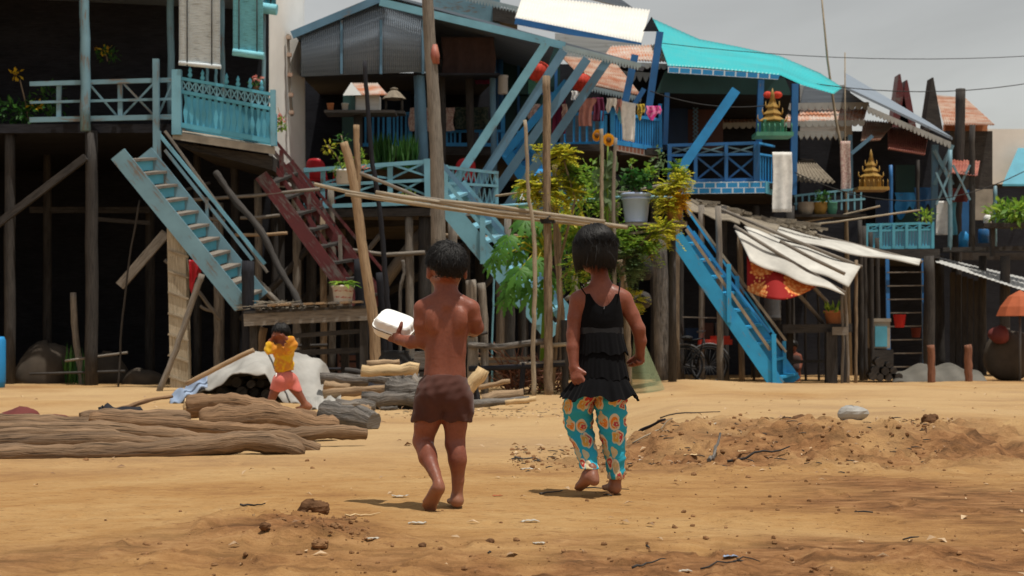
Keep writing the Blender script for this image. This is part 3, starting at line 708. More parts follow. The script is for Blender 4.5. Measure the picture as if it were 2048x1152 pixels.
part('valance', K['trim'], H4, lambda b: picot(b, P(1177, 170, 31.36), P(1283, 194, 31.36), 20, M(13, 31.4), .03))
part('upper_roof', K['rusts'], H4, lambda b: corr_sheet(b, P(1222, 92, 35.5), P(1362, 88, 35.5), P(1342, 124, 33.5), P(1204, 118, 33.5), 24, .02))
part('upper_roof', K['whiter'], H4, lambda b: corr_sheet(b, P(1046, -12, 40), P(1300, 20, 40), P(1282, 88, 36), P(1030, 36, 36), 40, .015))
part('bargeboard', K['b_deep'], H4, lambda b: b.bar(*PB(1030, 42, 1282, 92, 35.9, 12, .06)))
slab('gable_wall', K['zinc'], H4, [P(1110, 118, 35.8), P(1340, 118, 35.8), P(1330, 96, 35.8), P(1110, 66, 35.8)], (0, .05, 0))
part('valance', K['trimg'], H4, lambda b: picot(b, P(1210, 122, 33.4), P(1345, 128, 33.4), 12, M(12, 33.4), .03, 'round'))
part('valance', K['trimg'], H4, lambda b: picot(b, P(1225, 140, 33.6), P(1310, 146, 33.6), 7, M(20, 33.6), .03))
slab('dark_gable', K['corr'], H4, [P(1150, -10, 41), P(1275, 22, 41), P(1190, -40, 41)], (0, .1, 0))
bars('pillar', K['b_deep'], H4, [PB(1270, 110, 1246, 225, 30.9, 14, .1), PB(1320, 64, 1294, 240, 31.5, 14, .1), PB(1288, 178, 1262, 220, 31.3, 10, .08)])
slab('wall_sheet', K['corr'], H4, [P(1115, 286, 33.5), P(1205, 286, 33.5), P(1205, 225, 33.5), P(1115, 225, 33.5)], (0, .03, 0))
slab('finial', K['black'], H4, [P(1286, 62, 33.4), P(1318, 62, 33.4), P(1303, 33, 33.4)], (0, .05, 0))
for x, Y, w in ((1110, 31.5, 18), (1310, 32, 20), (1215, 32, 16)): post('stilt', K['dark'], H4, x, 300, x, Y, w)
bars('floor_beam', K['dark'], H4, [PB(1090, 298, 1235, 296, 30.7, 14, .12)])

# ---------------------------------------------------------------- upper house behind, pale boards
H5 = thing('timber_house', G(950, 42), 'tall pale blue boarded house rising behind the corrugated gable', 'house')
slab('wall', K['b_pal2'], H5, [P(850, 300, 41), P(1000, 300, 41), P(1000, -30, 41), P(850, -30, 41)], (0, .1, 0))
part('valance', K['trim'], H5, lambda b: picot(b, P(930, -12, 40.5), P(1040, 14, 40.5), 18, M(15, 40), .04))
slab('eave', K['dark'], H5, [P(985, 40, 40.8), P(1035, 52, 40.8), P(1035, 22, 40.8), P(985, 12, 40.8)], (0, 1.5, 0))

# ---------------------------------------------------------------- turquoise roofed house
H6 = thing('stilt_house', G(1450, 32), 'deep blue stilt house under a wide turquoise sheet roof', 'house', 'stilt houses of the village')
tl = [(1303, 38), (1398, 80), (1480, 96), (1560, 114), (1640, 148), (1684, 176)]
bl = [(1335, 131), (1400, 135), (1480, 142), (1560, 150), (1604, 170), (1668, 188)]
def poly(l, u):
    k = u * (len(l) - 1); i = min(int(k), len(l) - 2); t = k - i
    return lerp(l[i][0], l[i + 1][0], t), lerp(l[i][1], l[i + 1][1], t)
def roof6(u, v):
    a = poly(tl, u); b = poly(bl, u)
    return P(*a, lerp(36.5, 33.5, u)).lerp(P(*b, lerp(31, 32, u)), v) + V((0, 0, .004 * math.sin(u * 330)))
part('roof', K['turq'], H6, lambda b: b.grid(roof6, 200, 6, True, (0, .02, .03)))
part('eave_trim', K['bbrick'], H6, lambda b: b.prism([P(1336, 145, 30.95), P(1556, 159, 30.95), P(1560, 150, 30.95), P(1336, 132, 30.95)], (0, .06, 0)))
slab('eave_panel', K['green'], H6, [P(1312, 186, 31.6), P(1584, 190, 31.6), P(1570, 156, 31.6), P(1330, 142, 31.6)], (0, .05, 0))
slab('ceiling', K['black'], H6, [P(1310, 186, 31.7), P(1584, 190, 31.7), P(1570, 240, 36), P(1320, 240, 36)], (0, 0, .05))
backwall(H6, 1310, 130, 1600, 400, 36); shade_screen(H6, 1300, 1720, 390, 35)
slab('door', K['navy'], H6, [P(1322, 300, 34), P(1376, 300, 34), P(1376, 185, 34), P(1322, 185, 34)], (0, .06, 0))
slab('wall', K['brownw'], H6, [P(1376, 300, 34.2), P(1446, 300, 34.2), P(1446, 180, 34.2), P(1376, 180, 34.2)], (0, .06, 0))
def lat(mb):
    for k in range(12):
        y = 192 + k * 8; mb.bar(*PB(1386, y, 1396, y + 8, 33.9, 2.4, .03)); mb.bar(*PB(1396, y, 1386, y + 8, 33.87, 2.4, .03))
part('lattice', K['b_grey'], H6, lat)
bars('pillar', K['b_deep'], H6, [PB(1522, 160, 1517, 292, 31.2, 12, .1), PB(1590, 168, 1586, 390, 31.6, 13, .1), PB(1334, 186, 1330, 290, 31.6, 10, .1)])
floor(H6, 1330, 1532, 364, 30.9, 36, 'dark', .1); floor(H6, 1530, 1552, 366, 31.2, 36, 'dark', .1)
slab('tile_trim', K['bbrick'], H6, [P(1352, 388, 30.8), P(1530, 386, 30.8), P(1530, 362, 30.8), P(1352, 364, 30.8)], (0, .06, 0))
slab('tile_trim', K['b_turq'], H6, [P(1531, 386, 30.82), P(1546, 390, 31.6), P(1546, 366, 31.6), P(1531, 362, 30.82)], (0, .06, 0))
bars('balcony_rail', K['b_deep'], H6, [PB(1334, 291, 1516, 286, 30.9, 6, .06), PB(1334, 311, 1516, 308, 30.9, 5, .05), PB(1334, 362, 1518, 359, 30.9, 6, .06)])
bars('balcony_post', K['b_deep'], H6, [PB(x, 288, x, 362, 30.88, w, .08) for x, w in ((1339, 8), (1391, 7), (1452, 7), (1513, 12))])
for xa, xb in ((1343, 1387), (1395, 1448), (1456, 1508)):
    l = []; xbay(l, xa, xb, 315, 315, 358, 358, 30.95, 4, .03); bars('cross_brace', K['b_deep'], H6, l)
    l = []; xbay(l, xa, xb, 294, 292, 308, 306, 30.95, 3, .03); bars('cross_brace', K['b_pal2'], H6, l)
S6 = lambda x, y: P(x, y, lerp(30.9, 31.9, (x - 1516) / 32))
bars('balcony_rail', K['b_mid'], H6, [(S6(1516, 286), S6(1548, 293), M(4, 31), .05), (S6(1516, 308), S6(1548, 313), M(4, 31), .05), (S6(1516, 362), S6(1548, 368), M(5, 31), .05)])
bars('baluster', K['b_mid'], H6, [(S6(x, 309 + (x - 1516) * .15), S6(x, 364 + (x - 1516) * .15), M(3, 31), .03) for x in (1521, 1526, 1531, 1537, 1543)])
part('roof_strut', K['b_mid'], H6, lambda b: b.bar(*PB(1362, 338, 1472, 180, 30.6, 19, .1)))
for x1, x2, Y, w, m in ((1318, 1328, 28.6, 34, 'ash'), (1349, 1352, 28.9, 19, 'pole'), (1360, 1362, 29.6, 14, 'dark'), (1437, 1441, 28.2, 13, 'grey'), (1447, 1450, 29.9, 16, 'dark'), (1580, 1582, 32, 18, 'dark'), (1510, 1512, 32.5, 18, 'dark')):
    post('stilt', K[m], H6, x1, 470 if x1 < 1330 else 412, x2, Y, w)

# ---------------------------------------------------------------- scalloped house, red roofed house, far houses
H7 = thing('timber_house', G(1600, 37), 'grey house with scalloped eaves and a rust striped roof band', 'house')
slab('wall', K['zinc'], H7, [P(1428, 272, 36.6), P(1705, 272, 36.6), P(1700, 170, 36.6), P(1428, 170, 36.6)], (0, .1, 0))
slab('gable_wall', K['corr'], H7, [P(1600, 212, 36.1), P(1740, 212, 36.1), P(1690, 178, 36.1), P(1612, 160, 36.1)], (0, .1, 0))
part('roof_band', K['rusts'], H7, lambda b: corr_sheet(b, P(1440, 222, 36.3), P(1735, 216, 36.3), P(1728, 240, 35.6), P(1440, 246, 35.6), 40, .015))
part('valance', K['trimg'], H7, lambda b: picot(b, P(1440, 208, 35.9), P(1738, 204, 35.9), 22, M(15, 36), .04, 'round'))
part('valance', K['trimg'], H7, lambda b: picot(b, P(1440, 246, 35.5), P(1730, 240, 35.5), 22, M(12, 36), .04, 'round'))
part('valance', K['trimg'], H7, lambda b: picot(b, P(1585, 262, 35.6), P(1690, 262, 35.6), 9, M(18, 36), .04))
slab('roof', K['corr'], H7, [P(1690, 178, 35), P(1905, 280, 35), P(1860, 250, 40), P(1690, 150, 40)], (0, 0, .06))
part('valance', K['trimg'], H7, lambda b: picot(b, P(1735, 212, 34.9), P(1902, 284, 34.9), 22, M(14, 35), .04, 'round'))
backwall(H7, 1580, 262, 1900, 520, 39)
part('awning', K['rustr'], H7, lambda b: corr_sheet(b, P(1775, 252, 37), P(1858, 260, 37), P(1850, 310, 35), P(1776, 298, 35), 18, .02))
part('awning', K['rust'], H7, lambda b: corr_sheet(b, P(1726, 240, 37), P(1790, 245, 37), P(1760, 280, 35), P(1722, 282, 35), 12, .02))
bars('brace', K['b_grey'], H7, [PB(1702, 308, 1745, 272, 34.9, 7, .06), PB(1870, 290, 1868, 470, 35.5, 12, .1), PB(1700, 270, 1702, 420, 35.5, 8, .1)])
bars('brace', K['b_pal2'], H7, [PB(1868, 300, 1905, 300 + 70, 35.4, 8, .05), PB(1905, 290, 1868, 370, 35.45, 8, .05)])
part('lean_roof', K['thatch'], H7, lambda b: corr_sheet(b, P(1590, 318, 36), P(1625, 320, 36), P(1672, 366, 34), P(1592, 362, 34), 9, .03))
shade_screen(H7, 1690, 2150, 520, 38)
H8 = thing('stilt_house', G(1800, 35), 'small far stilt house with a light turquoise balcony and dark open base', 'house', 'stilt houses of the village')
bars('balcony_rail', K['b_turq'], H8, [PB(1732, 450, 1868, 446, 34, 5, .05), PB(1732, 462, 1868, 459, 34, 4, .05), PB(1732, 496, 1868, 494, 34, 6, .06)])
for k in range(6):
    x = 1735 + k * 26; bars('balcony_post', K['b_turq'], H8, [PB(x, 448, x, 497, 33.98, 6, .06)])
    if k < 5:
        l = []; xbay(l, x + 3, x + 23, 452, 451, 461, 460, 34.03, 2.5, .02); bars('cross_brace', K['b_turq'], H8, l)
        bars('baluster', K['b_turq'], H8, [PB(x + j, 462, x + j, 495, 34.03, 2.5, .02) for j in (7, 13, 19)])
slab('back_panel', K['b_grey'], H8, [P(1738, 494, 34.5), P(1866, 494, 34.5), P(1866, 462, 34.5), P(1738, 462, 34.5)], (0, .03, 0))
floor(H8, 1728, 1880, 498, 33.9, 38, 'dark', .2)
for x, Y, w in ((1858, 33.5, 24), (1740, 34, 12), (1880, 36, 18), (1965, 35, 16), (2010, 34, 20)): post('stilt', K['dark'], H8, x, 512, x, Y, w)
bars('wall_plank', K['dark'], H8, [PB(1905 + k * 12, 545 + k * 4, 1905 + k * 12, 745, 35.5, 10, .04) for k in range(6)])
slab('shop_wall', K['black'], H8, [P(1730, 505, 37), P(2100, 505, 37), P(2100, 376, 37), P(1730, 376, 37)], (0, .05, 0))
part('lean_roof', K['zinc'], H8, lambda b: corr_sheet(b, P(1868, 512, 35.5), P(2070, 560, 35.5), P(2075, 590, 33.5), P(1872, 524, 33.5), 24, .006))
H9 = thing('far_house', G(1920, 44), 'far brown roofed house with peach walls and two dark pointed gable spires', 'house')
part('roof', K['rust'], H9, lambda b: corr_sheet(b, P(1872, 190, 46), P(1930, 196, 46), P(1990, 250, 43), P(1888, 250, 43), 20, .02))
slab('wall', K['terra'], H9, [P(1890, 330, 44), P(1975, 330, 44), P(1975, 248, 44), P(1890, 248, 44)], (0, .2, 0))
for x, t, m in ((1798, 148, 'maroon'), (1812, 160, 'maroon'), (1864, 155, 'dark')):
    part('spire', K[m], H9, lambda b, x=x, t=t: b.prism([P(x - 16, 262, 42.5), P(x + 22, 262, 42.5), P(x + 3, t, 42.5), P(x, t, 42.5)], (0, .5, 0)))
slab('wall', K['dark'], H9, [P(1780, 400, 43.5), P(1985, 400, 43.5), P(1985, 262, 43.5), P(1780, 262, 43.5)], (0, .2, 0))
H10 = thing('far_house', G(2020, 47), 'pale plastered building at the far end of the row', 'house')
slab('wall', K['white'], H10, [P(1945, 368, 47), P(2160, 368, 47), P(2160, 258, 47), P(1945, 258, 47)], (0, 3, 0))
slab('lower_wall', K['dark'], H10, [G(1945, 47.1), G(2160, 47.1), P(2160, 368, 47.1), P(1945, 368, 47.1)], (0, 3, 0))
slab('awning', K['b_turq'], H10, [P(2005, 372, 46), P(2100, 372, 46), P(2100, 300, 46.6), P(2036, 300, 46.6)], (0, 0, .06))

# ================================================================== staircases
def stairs(name, label, N1, N2, F1, F2, Ya, Yb, nt, m, mt, wpx, rails, posts, risers=None, jut=0.0):
    """N1,N2 near stringer ends (px), F1,F2 far stringer ends; Ya/Yb distance near/far stringer"""
    a1, a2 = P(*N1, Ya), P(*N2, Ya); b1, b2 = P(*F1, Yb), P(*F2, Yb)
    base = V(((a2.x + b2.x) / 2, (Ya + Yb) / 2, gz((a2.x + b2.x) / 2, Ya)))
    t = thing(name, base, label, 'stairs', 'outdoor staircases of the stilt houses')
    bars('stringer', K[m], t, [(a1, a2, M(wpx, Ya), .06), (b1, b2, M(wpx, Yb), .06)])
    for k in range(nt):
        u = (k + .6) / nt; p = a1.lerp(a2, u); q = b1.lerp(b2, u)
        dx = V((jut, 0, 0))
        part('tread', K[mt], t, lambda b: b.prism([p + dx + V((-.10, .035, .01)), p + dx + V((.10, .035, .01)), q + dx + V((.10, -.035, .01)), q + dx + V((-.10, -.035, .01))], (0, 0, .045)))
        if risers and k % 1 == 0:
            part('riser', K[risers], t, lambda b: b.prism([p + V((.02, .05, 0)), q + V((.02, -.05, 0)), q + V((.02, -.05, -.16)), p + V((.02, .05, -.16))], (.02, 0, 0)))
    for (x1, y1, x2, y2, Y, w, mm) in rails: bars('handrail', K[mm], t, [PB(x1, y1, x2, y2, Y, w, .045)])
    for (x1, y1, x2, y2, Y, w, mm) in posts: bars('rail_post', K[mm], t, [PB(x1, y1, x2, y2, Y, w, .07)])
    return t
stairs('staircase', 'worn pale blue stairs coming down beside the woven bamboo post', (236, 308), (484, 612), (290, 306), (522, 596), 25.6, 26.3, 11, 'b_pal2', 'grey', 34,
       [(318, 268, 530, 528, 26.5, 7, 'b_pale'), (330, 300, 505, 520, 26.5, 6, 'b_pal2'), (330, 262, 535, 545, 26.7, 5, 'grey'), (500, 545, 540, 582, 26.6, 5, 'grey')], [(414, 400, 415, 490, 26.5, 6, 'b_pal2'), (318, 262, 319, 340, 26.5, 7, 'b_pal2')], 'b_turq')
stairs('staircase', 'weathered maroon stairs with slim double handrails', (522, 350), (712, 608), (572, 330), (765, 606), 27.6, 28.4, 8, 'maroon', 'dark', 27,
       [(545, 300, 745, 560, 28.2, 8, 'maroon'), (545, 275, 775, 552, 28.5, 6, 'maroon'), (550, 335, 725, 600, 28.0, 9, 'maroon')], [(563, 300, 564, 372, 28.1, 8, 'maroon'), (617, 380, 620, 465, 28.1, 8, 'maroon'), (585, 320, 586, 360, 28.5, 6, 'maroon'), (680, 470, 682, 552, 28.1, 7, 'grey'), (642, 400, 643, 440, 28.4, 6, 'maroon')])
stairs('staircase', 'light blue stairs behind the papaya leaves', (872, 388), (1108, 672), (915, 372), (1152, 655), 27.0, 27.9, 10, 'b_pale', 'b_pale', 36,
       [(885, 330, 1120, 600, 27.8, 9, 'b_grey'), (887, 358, 1100, 618, 27.0, 7, 'b_pale'), (930, 370, 1130, 610, 28.0, 8, 'b_pale')], [(965, 436, 966, 528, 26.95, 11, 'b_pale'), (1076, 560, 1077, 650, 26.95, 9, 'b_pale')])
stairs('staircase', 'bright azure stairs with grey pole handrails rising to the turquoise roofed house', (1350, 472), (1556, 772), (1376, 470), (1588, 764), 27.6, 28.5, 9, 'b_stair', 'b_stair', 30,
       [(1372, 412, 1572, 682, 28.4, 5, 'bamboo'), (1374, 420, 1548, 668, 28.3, 4, 'b_stair'), (1372, 458, 1540, 700, 27.6, 6, 'bamboo'), (1374, 452, 1540, 665, 27.9, 5, 'b_mid'), (1545, 670, 1572, 704, 28.3, 5, 'bamboo')], [(1457, 528, 1458, 645, 27.55, 9, 'b_stair'), (1474, 552, 1475, 608, 28.3, 8, 'b_stair'), (1547, 668, 1549, 768, 27.55, 9, 'b_stair'), (1568, 682, 1569, 750, 28.4, 7, 'b_stair')], None, .06)
stairs('staircase', 'short deep blue stairs half hidden behind the slanted struts', (1010, 302), (1110, 440), (1040, 285), (1140, 420), 30.6, 31.3, 6, 'b_mid', 'b_mid', 24,
       [(1030, 258, 1140, 395, 30.9, 6, 'b_mid')], [])
# ladder under the far balcony
ld = thing('ladder', G(1812, 34), 'dark ladder with thin rungs under the far turquoise balcony', 'ladder')
bars('side_rail', K['b_deep'], ld, [(P(1774, 518, 33.9), G(1778, 33.5), M(7, 34), .06), (P(1846, 518, 33.9), G(1850, 33.5), M(7, 34), .06)])
for k in range(8):
    y = 545 + k * 27; bars('rung', K['grey'], ld, [PB(1774, y, 1849, y - 1, 33.75, 2.5, .04)])

bars('ledge', K['dark'], H8, [PB(1880, 500, 2100, 496, 34.8, 8, .5), PB(1960, 452, 2120, 450, 34.0, 8, .6), PB(1985, 452, 1985, 512, 34.2, 8, .1)])

for x, w, m, t in ((1782, 8, 'b_deep', 330), (1836, 7, 'dark', 320), (1900, 9, 'b_pal2', 300), (1944, 12, 'dark', 250), (1990, 8, 'b_pal2', 372)): post('pillar', K[m], H8, x, t, x, 34.6, w, y2=500)
bars('cross_brace', K['b_pal2'], H8, [PB(1872, 345, 1900, 410, 34.5, 4, .04), PB(1900, 345, 1872, 410, 34.55, 4, .04), PB(1906, 330, 1940, 400, 34.5, 4, .04), PB(1940, 330, 1906, 400, 34.55, 4, .04)])
slab('door', K['navy'], H8, [P(1752, 500, 36.5), P(1786, 500, 36.5), P(1786, 400, 36.5), P(1752, 400, 36.5)], (0, .05, 0))
slab('shutter', K['green'], H8, [P(1792, 470, 36.6), P(1830, 470, 36.6), P(1830, 330, 36.6), P(1792, 330, 36.6)], (0, .05, 0))
slab('wall_panel', K['b_deep'], H8, [P(1910, 470, 36.6), P(1938, 470, 36.6), P(1938, 380, 36.6), P(1910, 380, 36.6)], (0, .05, 0))
slab('wall_panel', K['conc'], H8, [P(1948, 440, 36.6), P(1986, 440, 36.6), P(1986, 378, 36.6), P(1948, 378, 36.6)], (0, .05, 0))
part('awning', K['rustr'], H8, lambda b: corr_sheet(b, P(1905, 318, 36), P(1960, 322, 36), P(1955, 352, 34.5), P(1902, 346, 34.5), 9, .015))
# ================================================================== logs in front
def log(px, r0, m, label, Ya, Yb=None, n=10, jit=.10, name='log', squash=1.0, taper=.85, grp='driftwood logs lying by the track'):
    """px = [(x, y_centre)] along the log; r0 in px"""
    Yb = Ya if Yb is None else Yb
    if grp.startswith('driftwood') and Ya < 12.3: Ya *= .925; Yb *= .925
    N = len(px); pts = []
    # resample with a smooth curve
    for i in range(N - 1):
        p0, p1, p2, p3 = px[max(i - 1, 0)], px[i], px[i + 1], px[min(i + 2, N - 1)]
        for k in range(7):
            t = k / 7; f = lambda a, b, c, d: .5 * ((2 * b) + (-a + c) * t + (2 * a - 5 * b + 4 * c - d) * t * t + (-a + 3 * b - 3 * c + d) * t ** 3)
            pts.append((f(p0[0], p1[0], p2[0], p3[0]), f(p0[1], p1[1], p2[1], p3[1])))
    pts.append(px[-1]); n_ = len(pts)
    W = [P(x, y, lerp(Ya, Yb, i / (n_ - 1))) for i, (x, y) in enumerate(pts)]
    ph = R.uniform(0, 6)
    rad = [M(r0, Ya) * lerp(1, taper, i / n_) * (1 + .10 * math.sin(i * .9 + ph) + .07 * math.sin(i * 2.3 + ph)) for i in range(n_)]
    rad[-1] *= .86; rad[0] *= .9
    return MB().tube(W, rad, n * 2, True, jit * .35, squash, 0, .10).build(name, K[m], label=label, cat=name, group=grp)
log([(-60, 912), (120, 908), (300, 903), (420, 893), (500, 884), (570, 894), (601, 906)], 21, 'logd', 'lowest long weathered log along the edge of the sand', 9.2, 9.5)
log([(-60, 888), (200, 883), (360, 893), (470, 882), (560, 878), (636, 903)], 19, 'logd', 'second grey log whose bent end reaches the sand', 9.8, 10.0)
log([(-60, 862), (150, 860), (300, 868), (430, 882), (560, 874), (660, 864), (733, 868)], 19, 'logd', 'long slender log reaching furthest along the sand', 10.5, 10.8, taper=.7)
log([(180, 838), (330, 850), (440, 858), (520, 862), (600, 868)], 16, 'bark', 'brown log wedged between the bulging log and the long slender one', 11.0, 11.1)
log([(400, 846), (480, 838), (550, 836), (620, 852), (675, 854)], 31, 'bark', 'fat bulging bare log with a smooth brown side', 11.6, 11.8, 12, taper=.7)
log([(648, 830), (700, 834), (748, 846)], 27, 'ash', 'short thick log with rough flaky grey bark', 12.6, 12.4, 12, .16)
top_log = log([(372, 814), (440, 808), (510, 814), (580, 834), (640, 842)], 22, 'bark', 'uppermost thick brown log with a sawn pale end', 12.8, 12.9, 12)
cut = P(371, 814, 12.8); part('sawn_end', K['pale'], top_log, lambda b: b.lathe(cut, [(M(19, 12.8), -.004), (M(18, 12.8), .012), (M(9, 12.8), .018), (.01, .016)], 14, False, (-1, -.25, .1)))
log([(160, 842), (260, 838), (380, 840)], 22, 'logd', 'stubby log poking out under the uppermost thick log', 11.9, 12.1)
log([(-60, 840), (80, 846), (200, 852), (290, 868)], 17, 'logd', 'half shaded log behind the long slender log', 11.2, 11.3)
log([(170, 832), (240, 818), (300, 800), (345, 793)], 6, 'bark', 'thin curved root arching over the log heap', 12.5, 12.8, 7, taper=.5)
log([(210, 835), (215, 836), (285, 838)], 26, 'black', 'dark stump end in the shaded log heap', 12.4, 12.4)
log([(-60, 872), (100, 868), (240, 872)], 14, 'logd', 'slim log at the shaded end of the heap', 10.3, 10.3)
# twisted trunk and posts behind the left stairs
log([(432, 345), (470, 400), (520, 460), (560, 540), (590, 590), (606, 640), (610, 700)], 7, 'dark', 'dark twisted trunk leaning under the maroon stairs', 26.8, 25.8, 9, .12, 'trunk', grp='poles and trunks under the houses')

# ================================================================== loose poles
def pole(label, pts, w, m='pole', Y=23, jit=.08, name='pole', base=None, tip=1.0, n=8, grp='poles and trunks under the houses'):
    W = []
    for i, (x, y) in enumerate(pts): W.append(P(x, y, Y))
    if base is not None: W.append(G(base, Y, -.05))
    Wd = []
    for i in range(len(W) - 1):
        for k in range(5): Wd.append(W[i].lerp(W[i + 1], k / 5) + V((R.uniform(-1, 1) * M(.8, Y), 0, 0)))
    Wd.append(W[-1]); r = M(w, Y) / 2
    return MB().tube(Wd, [r * lerp(tip, 1, i / len(Wd)) for i in range(len(Wd))], n + 2, True, jit * .6, 1, 0, .08).build(name, K[m], label=label, cat=name, group=grp)
b = MB()
W_ = [P(852, -70, 24.6), P(858, 60, 24.6), P(868, 210, 24.6), P(874, 330, 24.6), P(877, 480, 24.6), G(880, 24.6, -.05)]
Wd = [W_[i].lerp(W_[i + 1], k / 4) for i in range(5) for k in range(4)] + [W_[-1]]
b.tube(Wd, [M(lerp(11, 16, i / 20), 24.6) for i in range(21)], 10, True, .05)
big = b.build('power_pole', K['grey'], label='tall thick grey timber pole with a red paint patch rising past the gable', cat='pole', loc=G(880, 24.6))
part('paint_patch', K['rustr'], big, lambda b: b.tube([P(867, 90, 24.57), P(870, 112, 24.56), P(872, 128, 24.56)], [M(7, 24.6), M(10, 24.6), M(8, 24.6)], 8, jit=.15))
pole('tan bare trunk with a broken top leaning beside the dark thin pole', [(688, 285), (700, 330), (712, 400), (722, 480), (738, 580), (748, 650)], 24, 'tan', 24.2, base=756, tip=.7, n=9)
pole('short pale forked branch joined to the tan bare trunk', [(712, 250), (714, 300), (716, 345), (714, 395)], 13, 'tan', 24.3)
pole('long thin blackened pole passing before the little shrine', [(729, 122), (735, 200), (745, 330), (757, 400), (765, 480), (773, 580), (778, 660)], 12, 'black', 24.9, base=784, tip=.7)
pole('thickest brown garden pole carrying the bamboo bundle', [(1093, 152), (1094, 260), (1093, 380), (1096, 480), (1096, 600), (1097, 700)], 19, 'pole', 22.6, base=1097, tip=.8, n=9)
pole('forked brown pole close behind the thickest garden pole', [(1109, 330), (1112, 400), (1112, 480), (1118, 560), (1124, 640), (1126, 690)], 15, 'pole', 23.2, base=1128, tip=.7)
pole('crooked pale thin pole with peeled bark', [(1050, 240), (1054, 320), (1057, 395), (1065, 440), (1070, 500), (1069, 600), (1066, 700)], 10, 'bamboo', 22.2, base=1068, tip=.7)
pole('thin pale pole before the sunflower stalk', [(1203, 258), (1204, 330), (1203, 400), (1204, 446)], 8, 'bamboo', 22.9, base=1206)
pole('thin grey pole beside the blue grey bucket', [(1231, 276), (1228, 350), (1227, 420), (1229, 520)], 8, 'grey', 22.9, base=1231)
pole('pale blue straight pipe standing among dark posts', [(990, 528), (987, 600), (985, 660)], 4, 'b_pale', 25.5, base=983, jit=0)
pole('broad flat topped grey stake beside the small child', [(942, 560), (945, 640)], 22, 'grey', 22.8, base=946)
pole('narrow grey stake with a rounded top', [(962, 566), (968, 640)], 17, 'grey', 22.9, base=970)
pole('dark old stake under the papaya leaves', [(1018, 560), (1020, 640)], 22, 'dark', 25.2, base=1022)
pole('thin dark stake behind the garden rails', [(1046, 600), (1047, 660)], 12, 'dark', 25.4, base=1047)
pole('brown crooked post under the flowering plant', [(1238, 520), (1247, 560), (1252, 620), (1256, 700)], 14, 'pole', 24.5, base=1258)
pole('tall dark charred post at the end of the plank bench', [(496, 522), (497, 640)], 25, 'black', 25.4, base=498)
pole('charred square post above the bench end', [(722, 518), (724, 640)], 27, 'black', 25.9, base=724)
pole('low charred post behind the tan trunk', [(762, 545), (768, 640)], 22, 'black', 25.6, base=772)
pole('bent grey stake with a hooked top', [(806, 520), (808, 545), (800, 580)], 7, 'ash', 25.3, base=800)
pole('pale slanting brace pole beside the woven post', [(404, 548), (385, 600), (352, 700)], 12, 'grey', 24.4, base=316)
pole('pale upright plank post behind the child in yellow', [(528, 655), (520, 700)], 15, 'tan', 25.9, base=518)
pole('thin grey stick standing in the dark undercroft', [(146, 585), (150, 660), (160, 740)], 13, 'grey', 27.9, base=166)
pole('very thin string-like pole in the dark undercroft', [(280, 400), (258, 520), (243, 660)], 4, 'dark', 26, base=236)
pole('grey slender bamboo at the corner of the awning bench', [(1690, 560), (1694, 660)], 6, 'grey', 28.3, base=1697)
pole('second slender bamboo outside the awning', [(1712, 520), (1712, 640)], 7, 'pole', 28.6, base=1711)
pole('third slender bamboo under the awning corner', [(1683, 590), (1686, 680)], 6, 'grey', 28.4, base=1684)
for i, x in enumerate((1722, 1730, 1743, 1756)):
    pole(['tallest grey palisade pole beside the cooler', 'second palisade pole beside the cooler', 'third palisade pole behind the cooler', 'last palisade pole touching the ladder'][i], [(x - 2, 440 + i * 12), (x, 600)], 9, 'dark', 31 + i * .3, base=x + 1)
pole('dark far roadside post before the peach walls', [(1921, 178), (1918, 300), (1914, 430)], 20, 'dark', 36, base=1912)
# bamboo mast and wires
MB().tube([P(1640, -40, 34), P(1655, 120, 34), P(1672, 240, 34), P(1690, 330, 34), G(1702, 34)], [.02, .025, .03, .035, .04], 6).build('bamboo_mast', K['bamboo'], label='thin leaning bamboo aerial mast against the sky', cat='mast')
MB().tube([P(1690, 105, 35), P(1690, 250, 35), G(1692, 35)], [.015, .02, .03], 6).build('bamboo_mast', K['bamboo'], label='short thin upright aerial mast beside the leaning one', cat='mast')
def wire(label, x1, y1, x2, y2, Y1, Y2, sag, r=.010):
    a, b = P(x1, y1, Y1), P(x2, y2, Y2)
    MB().tube([a.lerp(b, k / 14) - V((0, 0, sag * 4 * (k / 14) * (1 - k / 14))) for k in range(15)], r, 4).build('wire', K['rope'], label=label, cat='wire', group='overhead wires')
wire('topmost overhead wire crossing the pale sky', 1320, 86, 2250, 96, 33, 36, .3, .008)
wire('overhead wire rising past the dark pointed spires', 1570, 158, 2250, 118, 32, 38, .5)
wire('sagging wire from the turquoise roof to the yellow shrine', 1590, 345, 2080, 325, 31.5, 33, .7)
wire('slack wire crossing below the white hanging cloth', 1300, 182, 1540, 210, 30.5, 31, .15)

# ================================================================== bamboo bundle on the poles, low rails
b_pts = [[(628, 368), (700, 385), (800, 402), (900, 418)], [(752, 385), (880, 405), (1000, 425), (1130, 438), (1255, 455)], [(690, 388), (860, 412), (1000, 432), (1180, 450)], [(880, 402), (1000, 414), (1090, 428), (1210, 444)], [(720, 346), (770, 366), (840, 395), (905, 404)]]
lb = ['lowest long bamboo pole of the tied bundle', 'longest bamboo pole of the bundle with a brown tip', 'middle bamboo pole of the tied bundle', 'pale upper bamboo pole of the tied bundle', 'crooked dry branch resting on the bundle end']
for l, pts, w in zip(lb, b_pts, (8, 9, 8, 9, 7)):
    pole(l, pts, w, 'bamboo' if 'branch' not in l else 'grey', 22.3 + .12 * (w % 3), name='bamboo_pole', grp='bamboo poles lashed to the garden posts')
mb = MB(); mb.tube([P(1096 + 15 * math.cos(t * 1.3), 432 + t * .55, 22.42 - .16 * math.sin(t * 1.3)) for t in range(28)], .011, 5); mb.build('lashing', K['rope'], label='dark cord lashing the bamboo bundle to the thick pole', cat='lashing')
